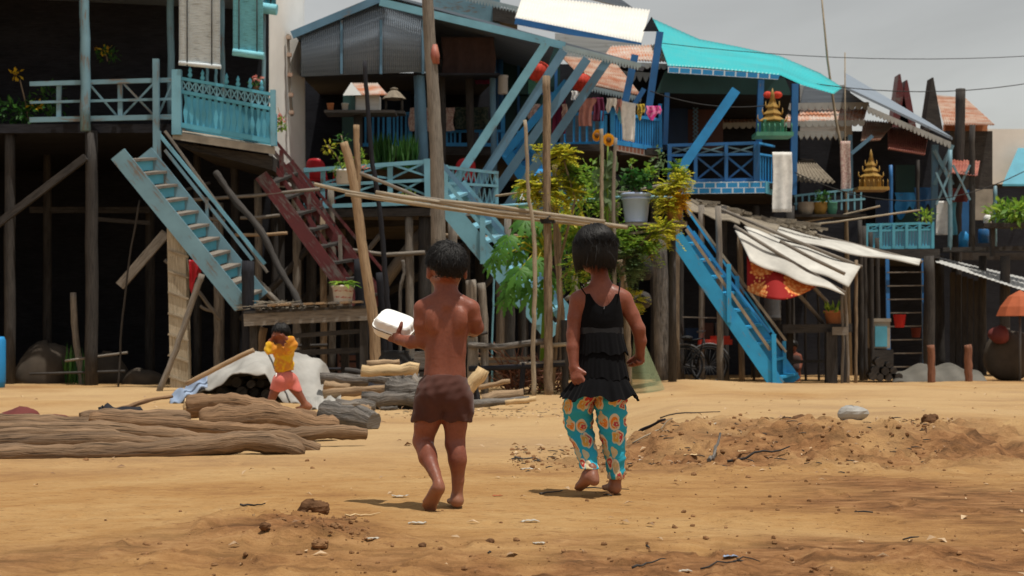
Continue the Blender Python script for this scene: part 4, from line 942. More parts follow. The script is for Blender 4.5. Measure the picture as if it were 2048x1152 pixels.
for l, pts, w, m in (('upper rough rail of the low garden fence', [(936, 690), (1000, 694), (1060, 686), (1090, 682)], 13, 'ash'), ('short pale rail end tied to the garden poles', [(1080, 692), (1140, 688)], 9, 'bamboo'), ('lower black rail of the low garden fence', [(938, 738), (1030, 734), (1130, 728)], 11, 'black'), ('thin pale rail low on the garden fence', [(1040, 728), (1130, 724)], 8, 'grey'), ('short dark stick nailed across the stakes', [(938, 672), (975, 665)], 7, 'dark'), ('thin bamboo rod crossing behind the flowers', [(990, 392), (1050, 384), (1110, 378)], 5, 'bamboo'), ('white pipe crossing behind the sunflowers', [(1000, 412), (1130, 405), (1260, 392), (1345, 396)], 7, 'b_pale'), ('grey rod crossing behind the blue bucket', [(1150, 380), (1250, 386), (1345, 366)], 7, 'grey')):
    pole(l, pts, w, m, 22.7 if 'behind' not in l else 24.2, name='rail', grp='rails and rods of the garden fence')
pole('short dark fence post below the rails', [(1047, 725), (1044, 770)], 11, 'black', 22.7, base=1043, name='fence_post')
pole('dark fence post before the brushwood', [(1128, 640), (1130, 720)], 14, 'dark', 22.9, base=1131, name='fence_post')
# stacked planks behind the rail
for k in range(5):
    a = P(955 + k * 3, 718 + k * 5, 23.6); bq = P(1062 - k * 6, 716 + k * 5, 23.6)
    MB().bar(a, bq, M(5, 23.6), .5, up=(0, 1, 0)).build('plank', K['grey' if k % 2 else 'tan'], label=['topmost short plank of the stack behind the rail', 'second plank of the stack behind the rail', 'third plank of the stack behind the rail', 'fourth plank of the stack behind the rail', 'lowest plank of the stack behind the rail'][k], cat='plank', group='planks stacked behind the garden rail')
# brushwood
mb = MB()
for k in range(150):
    x = R.uniform(1005, 1120); y = R.uniform(740, 792); a = P(x, y, R.uniform(23, 23.8)); d = V((R.uniform(-.5, .5), R.uniform(-.3, .3), R.uniform(-.1, .5)))
    mb.tube([a, a + d * .5 + V((0, 0, .03)), a + d], [.012, .009, .004], 4)
mb.build('brushwood', K['brush'], label='reddish dry brushwood heaped behind the garden fence', kind='stuff')

# ================================================================== plank bench with bucket
bn = thing('bench', G(615, 25.3), 'long grey plank bench holding a planted bucket', 'bench')
bars('front_plank', K['grey'], bn, [PB(488, 640, 735, 628, 25.1, 25, .06)])
slab('top', K['dark'], bn, [P(488, 628, 25.05), P(735, 616, 25.05), V((P(735, 616, 25.05).x, 26.6, P(735, 616, 25.05).z)), V((P(488, 628, 25.05).x, 26.6, P(488, 628, 25.05).z))], (0, 0, .045))
for x, Y in ((508, 25.3), (728, 25.2), (512, 26.4), (612, 26.5), (690, 26.4)): bars('leg', K['dark'], bn, [(P(x, 640, Y), G(x, Y, -.05), M(15, Y), .13)])
bars('stretcher', K['dark'], bn, [PB(585, 672, 724, 662, 25.2, 9, .05), PB(585, 706, 724, 700, 25.25, 11, .05)])
for j in range(9):
    bars('batten', K['tan' if j % 3 else 'grey'], bn, [PB(515 + j * 24, 612 - j * .9, 532 + j * 24, 611 - j * .9, 25.1, 4, .5)])
def bucket(c, r1, r2, h, m, name, label, band=None, handle=True, wire_=True):
    b = MB(); b.lathe(c, [(r1, 0), (r1 * 1.01, .01), (lerp(r1, r2, .9), h * .9), (r2 * 1.06, h * .9), (r2 * 1.08, h * .97), (r2 * 1.03, h), (r2 * .93, h), (r2 * .9, h * .88), (.01, h * .86)], 22)
    o = b.build(name, m, label=label, cat='bucket', loc=c)
    part('soil', K['clodd'], o, lambda b: b.lathe(V(c) + V((0, 0, h * .875)), [(r2 * .88, 0), (r2 * .7, h * .05), (.02, h * .06)], 14))
    return o
def bucket_print():
    m, nt, bs = mat('white_bucket_with_red_print'); o = ocoord(nt); s = nd(nt, 'ShaderNodeSeparateXYZ', None, Vector=o)
    z = s.outputs[2]; w = ramp(nt, nd(nt, 'ShaderNodeTexWave', {'bands_direction': 'Z'}, Vector=o, Scale=3.1, Distortion=1.5, Detail=2.0).outputs[1], [(.80, 0), (.86, 1)])
    n = ramp(nt, noise(nt, mapped(nt, o, 4, 4, 12), 5, 3), [(.48, 0), (.54, 1)])
    f = mth(nt, 'MULTIPLY', w, n)
    out(nt, bs, mixc(nt, f, (.74, .66, .56), (.50, .08, .05)), .5); return m
c = P(686, 613, 25.35); bucket(c, M(17, 25.3), M(22, 25.3), M(42, 25.3), bucket_print(), 'bucket', 'white bucket printed with red lines standing on the plank bench')
def rosette(label, c, n, L, W, m, name='potted_plant', cat='plant', up=.6, spread=1.0, grp=None, stemr=.012):
    t = thing(name, c, label, cat, grp)
    part('stem', K['l_mid'], t, lambda b: b.tube([V(c) - V((0, 0, .03)), V(c) + V((0, 0, L * .25))], stemr, 6))
    def f(mb):
        for k in range(n):
            a = 2 * PI * k * .381966 + R.uniform(-.2, .2); e = R.uniform(.15, 1.0) * up
            d = V((math.cos(a) * spread, math.sin(a) * spread, e)).normalized(); l = L * R.uniform(.7, 1.1); p = V(c) + V((0, 0, .02))
            q = V((-d.y, d.x, 0)).normalized(); i = len(mb.v); N = 5
            for j in range(N + 1):
                s = j / N; w = W * math.sin(PI * min(.97, s * .9 + .1)) ** .8 * .5; pt = p + d * l * s - V((0, 0, l * .45 * s * s))
                mb.v.extend([pt - q * w + V((0, 0, w * .3)), pt, pt + q * w + V((0, 0, w * .3))])
            for j in range(N):
                o = i + j * 3; mb.face((o, o + 1, o + 4, o + 3), None, True); mb.face((o + 1, o + 2, o + 5, o + 4), None, True)
    part('leaves', K[m], t, f); return t
rosette('bright green broad leaved plant growing in the printed bucket', c + V((0, 0, M(40, 25.3))), 22, .33, .085, 'l_mid', up=1.0)
mb = MB()
for k in range(160):
    x = R.uniform(490, 612); y = 618 - R.random() * 14 * math.sin((x - 490) / 122 * PI) ** .5; a = P(x, y, R.uniform(25.2, 25.9)); d = V((R.uniform(-.3, .3), R.uniform(-.1, .1), R.uniform(-.03, .05)))
    mb.tube([a, a + d], [.008, .005], 4)
mb.build('straw_bundle', K['thatch'], label='flat bundle of grey straw spread on the plank bench', cat='straw')
mb = MB()
for k in range(7): lump(mb, P(548 + k * 8, 612 - 4 * math.sin(k * .5), 25.1), .035, .6, k, 8, .25)
mb.build('coiled_rope', K['tan'], label='pale knotted rope lying on the straw', cat='rope')

# ================================================================== firewood and tarpaulin
def split_log(x1, y1, x2, y2, Y, w, m, label, n=7, Y2=None):
    a, b = P(x1, y1, Y), P(x2, y2, Y2 or Y); r = M(w, Y) / 2; N = 6
    MB().tube([a.lerp(b, k / N) + V((R.uniform(-.15, .15) * r, 0, R.uniform(-.2, .2) * r)) for k in range(N + 1)], [r * R.uniform(.8, 1.08) for k in range(N + 1)], n + 4, True, .10, 1, 0, .22).build('firewood_log', K[m], label=label, cat='firewood', group='firewood logs beside the track')
FW = [(722, 742, 838, 738, 19.4, 26, 'pale', 'yellowish freshly split slab on top of the firewood'), (738, 762, 840, 758, 19.7, 22, 'ash', 'dark slab just under the freshly split one'), (640, 756, 742, 762, 19.9, 26, 'ash', 'round grey log behind the white sheet end'), (648, 788, 770, 778, 18.6, 20, 'tan', 'long tan log under the burnt stump'), (672, 806, 752, 812, 17.4, 26, 'ash', 'short grey flaked log on the sand'), (725, 800, 830, 800, 18.0, 32, 'ash', 'thick dark log at the foot of the firewood'), (735, 778, 835, 782, 19.0, 26, 'black', 'charred log in the middle of the firewood'), (818, 762, 850, 768, 18.6, 34, 'grey', 'blunt grey log end beside the small child'), (928, 790, 968, 740, 18.9, 30, 'pale', 'pale chopped log standing aslant by the fence'), (965, 800, 1048, 786, 18.4, 24, 'tan', 'smooth tan log lying before the brushwood'), (935, 808, 1060, 800, 18.2, 16, 'ash', 'thin grey slab under the smooth tan log'), (940, 778, 1020, 762, 19.6, 10, 'tan', 'long pale plank sliver behind the tan log'), (950, 770, 955, 808, 19.2, 16, 'black', 'black charred stub below the pale chopped log'), (1010, 806, 1072, 798, 18.0, 10, 'pale', 'splintered pale log tip on the sand'), (690, 742, 752, 748, 20.2, 14, 'dark', 'thin dark log behind the split slab'), (648, 770, 700, 776, 19.4, 18, 'tan', 'cut tan log leaning toward the white sheet'), (735, 728, 800, 724, 20.0, 12, 'tan', 'loose bark slab on the very top of the firewood')]
for f in FW: split_log(*f[:8])
mb = MB(); lump(mb, P(806, 788, 18.2), M(38, 18.2), .9, 9, 16, .30); mb.build('burnt_stump', K['ash'], label='burnt grey stump with a cracked face among the firewood', cat='stump')
for k in range(10):
    x = 655 + R.uniform(0, 110); y = 815 + R.uniform(-6, 3)
    split_log(x, y, x + R.uniform(18, 40), y + R.uniform(-4, 4), 17.0 + R.uniform(0, .6), R.uniform(5, 10), R.choice(['grey', 'tan', 'ash']), 'small split stick in the scatter below the grey flaked log', 6)
def tarp_sheet():
    top = [(352, 790), (400, 752), (450, 722), (500, 704), (560, 700), (610, 706), (645, 726), (662, 770)]
    bot = [(362, 808), (404, 786), (440, 766), (480, 742), (530, 752), (565, 800), (610, 812), (664, 812)]
    def fn(u, v):
        a = poly(top, u); bb = poly(bot, u); Yt = 20.6; Yb = 19.7
        if v < .4:
            t = v / .4; p = P(*a, Yt); q = V((p.x, 22.4, gz(p.x, 22.4)))
            r = q.lerp(p, t); r.z = lerp(q.z, p.z, math.sin(t * PI / 2))
        else:
            t = (v - .4) / .6; r = P(*a, Yt).lerp(P(*bb, Yb), t) + V((0, -.15 * math.sin(PI * t), 0))
        return r + V((0, 0, .03 * math.sin(u * 13 + v * 4) * math.sin(v * 5 + 1) + .02 * math.sin(u * 29 - v * 9) + .012 * math.sin(u * 57 + v * 31)))
    return MB().grid(fn, 70, 22, True, (0, 0, -.012))
tarp_sheet().build('tarpaulin', K['tarp'], label='dirty white tarpaulin draped over the heap behind the child in yellow', cat='tarpaulin')
mb = MB()
mb.grid(lambda u, v: P(340 + 75 * u, 812 - 42 * u - 22 * math.sin(PI * v), 19.4 + v * .9) + V((0, 0, .03 * math.sin(u * 17 + v * 9))), 18, 12, True, (0, 0, -.012))
mb.build('tarpaulin', K['tarpb'], label='faded blue tarpaulin corner at the low end of the heap', cat='tarpaulin')
mb = MB(); mb.grid(lambda u, v: P(600 + 82 * u, 818 - 22 * math.sin(PI * v) * (1 - u * .4) - 20 * u * v, 18.0 + v * 1.0) + V((0, 0, .03 * math.sin(u * 23 + v * 7))), 16, 12, True, (0, 0, -.012))
mb.build('tarpaulin', K['tarp'], label='crumpled white sheet corner lying on the firewood', cat='tarpaulin')
k = 0
LB = ['darkest', 'roundest', 'lowest', 'topmost', 'thickest', 'thinnest']
for y in range(3):
    for x in range(6 - y):
        px = 428 + x * 22 + y * 13 + R.uniform(-3, 3); py = 806 - y * 20 + R.uniform(-3, 3)
        a = P(px, py, 20.1 + R.uniform(-.1, .2))
        MB().tube([a, a + V((R.uniform(-.1, .1), .9, 0))], M(R.uniform(8, 11), 20), 9, True, .12).build('firewood_log', K['dark'], label='dark round log end stacked in the hollow under the tarpaulin', cat='firewood', group='stacked log ends under the tarpaulin')
pole('pale splintered branch lying up the tarpaulin', [(372, 768), (430, 738), (480, 712), (508, 700)], 10, 'tan', 19.5, name='branch')
pole('grey pipe propped behind the child in yellow', [(534, 700), (560, 760), (580, 806)], 4, 'steel', 18.6, name='pipe', jit=0)

# ================================================================== garden plants
def leafcloud(mb, c, rad, n, L, W, up=.3, droop=.3, shell=.5):
    for k in range(n):
        d = V((R.gauss(0, 1), R.gauss(0, 1), R.gauss(0, 1))).normalized(); r = R.random() ** (1 - shell * .7)
        p = V(c) + V((d.x * rad[0], d.y * rad[1], d.z * rad[2])) * r
        g = (d * .7 + V((R.gauss(0, .5), R.gauss(0, .5), R.gauss(up, .5) - droop))); nn = V((R.gauss(0, .5), R.gauss(0, .5), 1))
        l = L * R.uniform(.6, 1.25); mb.leafq(p, g, nn, l, W * l / L)
def pinnate(mb, p, d, L, nl, lw):
    lw *= 1.25
    """a feather leaf: small leaflets in pairs along a drooping rib"""
    d = V(d).normalized(); q = d.cross(V((0, 0, 1)))
    if q.length < .05: q = V((1, 0, 0))
    q.normalize()
    for k in range(nl):
        s = (k + .7) / nl; c = p + d * L * s - V((0, 0, L * .35 * s * s)); l = lw * (1 - .35 * s)
        for sg in (-1, 1): mb.leafq(c, q * sg + d * .45 + V((0, 0, R.uniform(-.3, .2))), V((R.gauss(0, .2), R.gauss(0, .2), 1)), l, l * .55, .1)
def shrub(label, base, stems, clumps, m, kind='leaf', grp='garden plants among the poles', m2=None, stem_m='pole', cat='plant', name='shrub', flowers=None):
    """stems: lists of px points at distance Y; clumps: (px,py,Y,rx,ry,n,L,W)"""
    t = thing(name, base, label, cat, grp)
    for Y, pts, w in stems:
        part('stem', K[stem_m], t, lambda b: b.tube([P(x, y, Y) for x, y in pts], [M(w, Y) * lerp(.6, .3, i / len(pts)) for i in range(len(pts))], 6, jit=.08))
    for i, c in enumerate(clumps):
        px, py, Y, rx, ry, n, L, W = c[:8]; mm = c[8] if len(c) > 8 else m
        mb = MB(); ce = P(px, py, Y); rd = (M(rx, Y), M(rx, Y) * .8, M(ry, Y))
        if kind == 'leaf': leafcloud(mb, ce, rd, n, L, W)
        else:
            for k in range(int(n * 1.7)):
                d = V((R.gauss(0, 1), R.gauss(0, 1), R.gauss(.2, .7))).normalized()
                p = ce + V((d.x * rd[0], d.y * rd[1], d.z * rd[2])) * R.uniform(.1, .8)
                pinnate(mb, p, d + V((0, 0, R.uniform(-.2, .3))), L * R.uniform(.7, 1.2), 8, W)
        mb.build('foliage', K[mm], t)
    return t
# yellow flowering cassia
shrub('yellow green feathery shrub with pale blossom sprays before the thick pole', G(1110, 22.9), [(22.9, [(1105, 780), (1120, 600), (1120, 470), (1085, 360)], 7), (22.9, [(1120, 520), (1150, 400), (1128, 320)], 5), (22.9, [(1118, 560), (1180, 500), (1200, 440)], 5)],
      [(1060, 372, 22.9, 22, 24, 26, .20, .075, 'l_yel'), (1085, 384, 22.8, 32, 30, 40, .22, .08, 'l_yel'), (1120, 378, 23.0, 30, 36, 34, .22, .08, 'l_yel'), (1125, 312, 22.9, 26, 16, 34, .18, .07, 'l_yel'), (1078, 303, 22.9, 14, 14, 10, .15, .06, 'l_yel'), (1155, 350, 23, 20, 26, 24, .20, .07, 'l_mid'), (1146, 390, 23, 22, 24, 22, .2, .07, 'l_yel')], 'l_yel', 'pin')
shrub('dense mid green bush filling the gap behind the bamboo bundle', G(1185, 23.6), [(23.6, [(1180, 780), (1170, 600), (1175, 480)], 7), (23.6, [(1180, 600), (1200, 470)], 5)],
      [(1170, 400, 23.6, 40, 30, 140, .11, .05), (1200, 380, 23.7, 28, 26, 90, .10, .045), (1150, 470, 23.5, 36, 30, 160, .13, .055), (1215, 425, 23.6, 30, 26, 130, .11, .05), (1135, 440, 23.5, 30, 22, 90, .14, .06, 'l_yel'), (1180, 520, 23.5, 40, 34, 150, .13, .055, 'l_dark'), (1210, 540, 23.8, 30, 40, 140, .12, .05, 'l_dark'), (1150, 560, 23.6, 30, 36, 150, .13, .05), (1120, 420, 23.9, 34, 40, 120, .12, .055), (1185, 350, 23.9, 26, 34, 120, .11, .05), (1240, 470, 23.9, 30, 30, 150, .12, .05), (1080, 470, 24.4, 34, 40, 170, .14, .06), (1225, 385, 24.0, 26, 30, 110, .11, .05, 'l_gry')], 'l_mid')
shrub('feathery dark green branch arching toward the charred post', G(1262, 23.0), [(23.0, [(1240, 780), (1240, 600), (1250, 520), (1300, 470), (1345, 450)], 7), (23, [(1245, 540), (1290, 520), (1330, 490)], 4)],
      [(1260, 515, 23, 34, 24, 40, .24, .07, 'l_gry'), (1290, 490, 23, 34, 24, 40, .24, .07, 'l_mid'), (1325, 465, 23, 30, 24, 36, .22, .07, 'l_yel'), (1265, 545, 23, 26, 20, 26, .22, .065), (1235, 480, 23, 26, 24, 24, .22, .07, 'l_mid'), (1270, 600, 23.2, 16, 20, 18, .18, .06, 'l_yel'), (1165, 520, 22.6, 20, 26, 24, .2, .06, 'l_yel'), (1150, 530, 22.6, 20, 20, 18, .2, .06, 'l_mid')], 'l_gry', 'pin')
# papaya
pap = thing('papaya_plant', G(1070, 24.2), 'papaya plant with big lobed drooping leaves before the light blue stairs', 'plant', 'garden plants among the poles')
part('trunk', K['l_mid'], pap, lambda b: b.tube([G(1082, 24.2, -.05), P(1090, 620, 24.2), P(1105, 480, 24.2)], [.05, .045, .03], 8))
def papleaf(mb, c, s, tilt, face):
    """palmate leaf: deep lobes with toothed sides around the stalk joint"""
    c = V(c); f = V(face).normalized(); x = f.cross(V((0, 0, 1))).normalized(); y = x.cross(f)
    x, y = x * math.cos(tilt) + y * math.sin(tilt), y * math.cos(tilt) - x * math.sin(tilt)
    for k in range(9):
        a = -PI / 2 + (k - 4) * .62; L = s * (1 - .055 * abs(k - 4) ** 1.3); d = x * math.cos(a) + y * math.sin(a); q = f.cross(d).normalized()
        pr = [(0, .04), (.3, .07), (.42, .12), (.50, .21), (.55, .11), (.66, .17), (.74, .08), (.84, .10), (1, 0)]
        i = len(mb.v); dr = lambda r: -V((0, 0, 1)) * (.35 * s * r * r) - f * (.12 * s * r * r)
        for r, w in pr: mb.v.extend([c + d * L * r + q * w * s + dr(r) - f * w * .15 * s, c + d * L * r + dr(r) + f * .015 * s, c + d * L * r - q * w * s + dr(r) - f * w * .15 * s])
        for j in range(len(pr) - 1):
            o = i + j * 3; mb.face((o, o + 1, o + 4, o + 3), None, True); mb.face((o + 1, o + 2, o + 5, o + 4), None, True)
for (x, y, Y, s, t, f) in ((1015, 475, 23.7, .36, .2, (-.4, -1, .7)), (1050, 440, 24.0, .42, -.3, (0, -1, .9)), (1090, 430, 23.8, .36, .5, (.3, -1, 1)), (1000, 500, 23.6, .30, .6, (-.6, -1, .3)), (1040, 540, 23.5, .45, 0, (-.2, -1, .6)), (1075, 520, 23.6, .42, -.4, (.2, -1, .8)), (1020, 565, 23.6, .36, .7, (-.5, -1, .5)), (1065, 580, 23.5, .42, .1, (.1, -1, .5)), (1100, 560, 24, .36, -.6, (.4, -1, .7)), (1130, 480, 24.2, .40, .3, (.2, -1, .9)), (1165, 455, 24.1, .38, -.2, (.1, -1, 1)), (1060, 480, 24.4, .40, .2, (0, -.8, 1)), (1045, 370, 24.6, .3, .2, (-.3, -1, .8)), (1185, 480, 24.2, .34, .2, (.3, -1, .8)), (985, 520, 23.7, .30, -.3, (-.5, -1, .4)), (1030, 505, 24.1, .34, .5, (-.1, -1, .8)), (1085, 600, 23.6, .32, -.2, (.3, -1, .4)), (1055, 415, 24.3, .34, .4, (.1, -1, .9)), (1012, 595, 23.8, .30, .1, (-.3, -1, .3)), (1120, 440, 24.3, .32, -.3, (.4, -1, .9))):
    cc = P(x, y, Y); part('leaf', K['l_pap'], pap, lambda b: papleaf(b, cc, s * .82, t, f))
    part('leaf_stalk', K['l_yel'], pap, lambda b: b.tube([P(1097, 520, 24.2), (P(1097, 500, 24.2) + cc) / 2 + V((0, 0, .12)), cc], [.014, .012, .01], 5))
# sunflowers
sf = thing('sunflower', G(1218, 23.2), 'tall dusty sunflower with two yellow heads above the bush', 'plant', 'garden plants among the poles')
part('stem', K['l_mid'], sf, lambda b: b.tube([G(1225, 23.2), P(1218, 560, 23.2), P(1214, 400, 23.2), P(1216, 285, 23.2)], [.03, .025, .02, .012], 6))
def sl_(mb):
    for k in range(36):
        x = R.uniform(1196, 1232); y = R.uniform(300, 400); mb.leafq(P(x, y, 23.2), (R.gauss(0, .6), R.gauss(-.2, .4), -.8), (R.gauss(0, .4), -1, .5), R.uniform(.14, .26), R.uniform(.10, .17))
part('foliage', K['l_gry'], sf, sl_)
for x, y, r, fx in ((1217, 280, 15, .2), (1195, 271, 14, -.8)):
    c = P(x, y, 23.1); f = V((fx, -.9, .1)).normalized(); ax = f.cross(V((0, 0, 1))).normalized(); ay = ax.cross(f)
    h = MB().lathe(c, [(M(6, 23), 0), (M(5, 23), .03), (.01, .035)], 10, axis=f).build('flower_head', K['clodd'], sf)
    def pet(mb):
        for k in range(30):
            a = 2 * PI * k / 30; d = ax * math.cos(a) + ay * math.sin(a); mb.leafq(c + d * M(4, 23) + f * .01 * (k % 2), d + f * .12, f, M(r - 5, 23), .045)
    pp = MB(); pet(pp); pp.build('petals', K['l_sun'], h)
# big blue grey bucket with bush, orange pot
c = P(1272, 445, 23.4)
bk = bucket(c, M(22, 23.4), M(29, 23.4), M(58, 23.4), K['bucket'], 'bucket', 'large blue grey plastic bucket raised on the plant shelf')
part('rim_band', K['bucket'], bk, lambda b: b.lathe(c + V((0, 0, M(44, 23.4))), [(M(27.5, 23.4), 0), (M(29.5, 23.4), .01), (M(29.5, 23.4), .03), (M(28, 23.4), .035)], 22))
shrub('round leaved green bush growing in the blue grey bucket', c + V((0, 0, M(52, 23.4))), [(23.4, [(1272, 392), (1265, 360), (1262, 330)], 4), (23.4, [(1272, 392), (1290, 360)], 4)], [(1258, 360, 23.4, 18, 24, 90, .09, .075), (1282, 362, 23.3, 22, 22, 110, .09, .075), (1300, 345, 23.5, 14, 18, 60, .08, .065, 'l_mid'), (1262, 325, 23.4, 8, 10, 20, .07, .05, 'l_mid'), (1318, 322, 23.6, 18, 26, 46, .09, .045, 'l_gry')], 'l_dark')
c2 = P(1349, 440, 23.3)
MB().lathe(c2, [(M(14, 23.3), 0), (M(19, 23.3), M(36, 23.3)), (M(21, 23.3), M(36, 23.3)), (M(21, 23.3), M(42, 23.3)), (M(18, 23.3), M(42, 23.3)), (.01, M(38, 23.3))], 18).build('flower_pot', K['terra'], label='terracotta flower pot overgrown with golden feathery foliage', cat='flower pot', loc=c2)
shrub('golden feathery plant spilling over the terracotta pot', c2 + V((0, 0, M(38, 23.3))), [(23.3, [(1349, 400), (1352, 360), (1345, 340)], 4)], [(1345, 378, 23.2, 26, 26, 46, .2, .055, 'l_yel'), (1360, 362, 23.3, 20, 22, 32, .18, .05, 'l_yel'), (1352, 340, 23.4, 18, 12, 18, .17, .06, 'l_mid'), (1338, 415, 23.1, 20, 22, 30, .16, .05, 'l_yel'), (1360, 405, 23.1, 14, 26, 26, .15, .05, 'l_gold'), (1318, 395, 23.2, 14, 14, 16, .18, .05, 'l_yel')], 'l_yel', 'pin')
sh = thing('plant_shelf', G(1300, 23.5), 'rough raised shelf of boards on posts carrying bucket and flower pot', 'shelf')
bars('board', K['grey'], sh, [PB(1200, 452, 1372, 446, 23.25, 5, .25), PB(1205, 456, 1372, 450, 23.7, 5, .3), PB(1240, 470, 1372, 452, 23.0, 5, .08)])
for x, Y in ((1345, 23.6), (1215, 23.8)): part('leg', K['dark'], sh, lambda b: b.tube([P(x, 455, Y), G(x, Y, -.05)], [.05, .07], 7, jit=.06))
MB().lathe(P(1222, 446, 23.7), [(M(13, 23.5), 0), (M(17, 23.5), .3), (M(18, 23.5), .31), (M(15, 23.5), .31), (.01, .28)], 14).build('flower_pot', K['conc'], label='grey concrete pot tucked behind the thin grey pole', cat='flower pot')
# flowering plants on the balconies
shrub('red flowered potted plant standing on the balcony railing', P(515, 185, 27.3), [(27.3, [(515, 188), (513, 168)], 3)], [(514, 166, 27.3, 13, 10, 46, .09, .04, 'l_dark'), (515, 158, 27.25, 13, 7, 24, .08, .05, 'l_pink')], 'l_dark', grp='balcony plants')
MB().lathe(P(515, 190, 27.3), [(.05, 0), (.08, .14), (.09, .14), (.06, .13)], 12).build('flower_pot', K['terra'], label='small clay pot on the pale blue balcony', cat='flower pot')
shrub('hanging plant with pink blossoms against the whitewashed wall', P(564, 250, 29), [(29, [(562, 262), (562, 240), (556, 215)], 2)], [(562, 250, 29, 12, 14, 60, .09, .045, 'l_mid'), (562, 236, 28.95, 12, 8, 26, .08, .05, 'l_pink')], 'l_mid', grp='balcony plants')
shrub('yellow flowered plant in the shaded corner of the dark balcony', P(60, 240, 28), [(28, [(60, 250), (50, 200), (40, 160)], 3)], [(40, 225, 28, 50, 26, 160, .16, .06, 'l_dark'), (100, 200, 28, 36, 36, 90, .15, .06, 'l_dark'), (30, 150, 28, 14, 10, 20, .1, .06, 'l_gold'), (75, 212, 27.9, 16, 10, 20, .1, .06, 'l_gold')], 'l_dark', grp='balcony plants')
shrub('small plant with yellow blooms hung inside the dark balcony', P(215, 120, 28.5), [(28.5, [(215, 122), (210, 100)], 2)], [(215, 108, 28.5, 24, 12, 60, .12, .05, 'l_dark'), (210, 100, 28.4, 20, 8, 20, .1, .06, 'l_gold')], 'l_dark', grp='balcony plants')
c3 = P(688, 368, 28.4); MB().lathe(c3, [(M(15, 28.4), 0), (M(18, 28.4), M(24, 28.4)), (M(20, 28.4), M(24, 28.4)), (M(20, 28.4), M(28, 28.4)), (M(16, 28.4), M(28, 28.4)), (.01, M(26, 28.4))], 16).build('flower_pot', K['foam'], label='white pot on the pale blue terrace railing', cat='flower pot', loc=c3)
shrub('wispy flowering plant in the white terrace pot', c3 + V((0, 0, .22)), [(28.4, [(688, 342), (672, 310), (655, 290)], 3), (28.4, [(688, 342), (690, 300), (682, 270)], 3), (28.4, [(690, 342), (715, 310)], 3)], [(680, 338, 28.4, 22, 12, 80, .11, .05, 'l_mid'), (660, 295, 28.4, 16, 16, 36, .10, .04, 'l_yel'), (684, 280, 28.4, 16, 16, 36, .10, .04, 'l_dark'), (725, 318, 28.4, 16, 18, 44, .10, .04, 'l_mid'), (728, 340, 28.3, 12, 10, 18, .09, .05, 'l_pink'), (690, 318, 28.4, 24, 16, 46, .1, .04, 'l_mid')], 'l_mid', grp='terrace plants')
def tall_grass(label, px1, px2, y1, y2, Y, n, m='l_dark', name='tall_grass_plant'):
    t = thing(name, P((px1 + px2) / 2, y2, Y), label, 'plant', 'terrace plants')
    def f(mb):
        for k in range(n):
            x = R.uniform(px1, px2); a = P(x, y2, Y + R.uniform(-.3, .3)); b = P(x + R.uniform(-12, 12), y1 + R.uniform(-8, 25), Y + R.uniform(-.3, .3))
            mb.leafq(a, b - a, (R.gauss(0, 1), -1, 0), (b - a).length, .045, .05)
    part('blades', K[m], t, f); return t
tall_grass('feathery tall green grass clump growing behind the terrace railing', 752, 786, 268, 340, 29.6, 110)
tall_grass('second feathery grass clump close to the blue pillar', 795, 832, 272, 340, 29.6, 110)
tall_grass('low spiky plant at the foot of the terrace railing', 800, 826, 378, 408, 29.3, 26, 'l_mid')
tall_grass('spiky green plant in the clay pot by the awning', 1654, 1676, 600, 625, 28.6, 30, 'l_mid')
MB().lathe(P(1667, 652, 28.6), [(.13, 0), (.17, .24), (.19, .24), (.19, .29), (.15, .29), (.01, .26)], 14).build('flower_pot', K['terra'], label='clay pot standing on the corner of the low table', cat='flower pot')

# clutter stored in the shade between and below the houses
CL = [('grey', 16, 26.9, [(352, 392), (352, 640)], 352, 'weathered post just behind the woven bamboo post'), ('grey', 13, 28.2, [(432, 420), (434, 640)], 434, 'weathered post between the two stairs'), ('grey', 15, 28.8, [(516, 360), (518, 640)], 518, 'weathered post near the charred bench post'), ('pole', 14, 28.4, [(646, 430), (647, 640)], 648, 'brown post below the maroon stairs'), ('grey', 18, 29.0, [(818, 430), (820, 640)], 820, 'grey post under the terrace edge'), ('pole', 12, 27.9, [(898, 560), (899, 640)], 899, 'brown post in the shade behind the small child'), ('grey', 13, 27.4, [(1148, 460), (1150, 640)], 1150, 'grey post in the shade behind the bush'), ('grey', 12, 29.6, [(1402, 410), (1404, 600)], 1404, 'grey post above the bicycle'), ('pole', 12, 29.8, [(1480, 470), (1482, 640)], 1484, 'brown post behind the red flowered cloth')]
for m, w, Y, pts, bx, l in CL: pole(l, pts, w, m, Y, base=bx)
for m, w, Y, pts, l in [('grey', 12, 27.2, [(392, 470), (470, 520), (560, 610)], 'grey diagonal beam below the pale blue stairs'), ('grey', 10, 28.0, [(560, 400), (620, 470), (668, 560)], 'grey diagonal beam beside the maroon stairs'), ('dark', 14, 28.6, [(480, 640), (560, 560), (640, 470)], 'dark crossing brace between the two stairs'), ('grey', 9, 28.9, [(700, 500), (770, 510), (850, 505)], 'thin horizontal beam behind the leaning tan trunk'), ('pole', 9, 28.8, [(880, 470), (960, 476), (1080, 470)], 'thin beam behind the light blue stairs'), ('grey', 11, 29.4, [(600, 660), (690, 560), (760, 470)], 'grey slanted prop behind the printed bucket'), ('dark', 12, 29.2, [(900, 640), (980, 560), (1060, 480)], 'dark slanted prop behind the papaya'), ('grey', 8, 27.6, [(330, 520), (380, 560), (440, 640)], 'short grey prop by the red cloth scrap'), ('grey', 9, 28.3, [(1130, 600), (1190, 560), (1240, 500)], 'grey slanted prop behind the dense bush')]: pole(l, pts, w, m, Y, name='timber', grp='timbers propped under the houses')
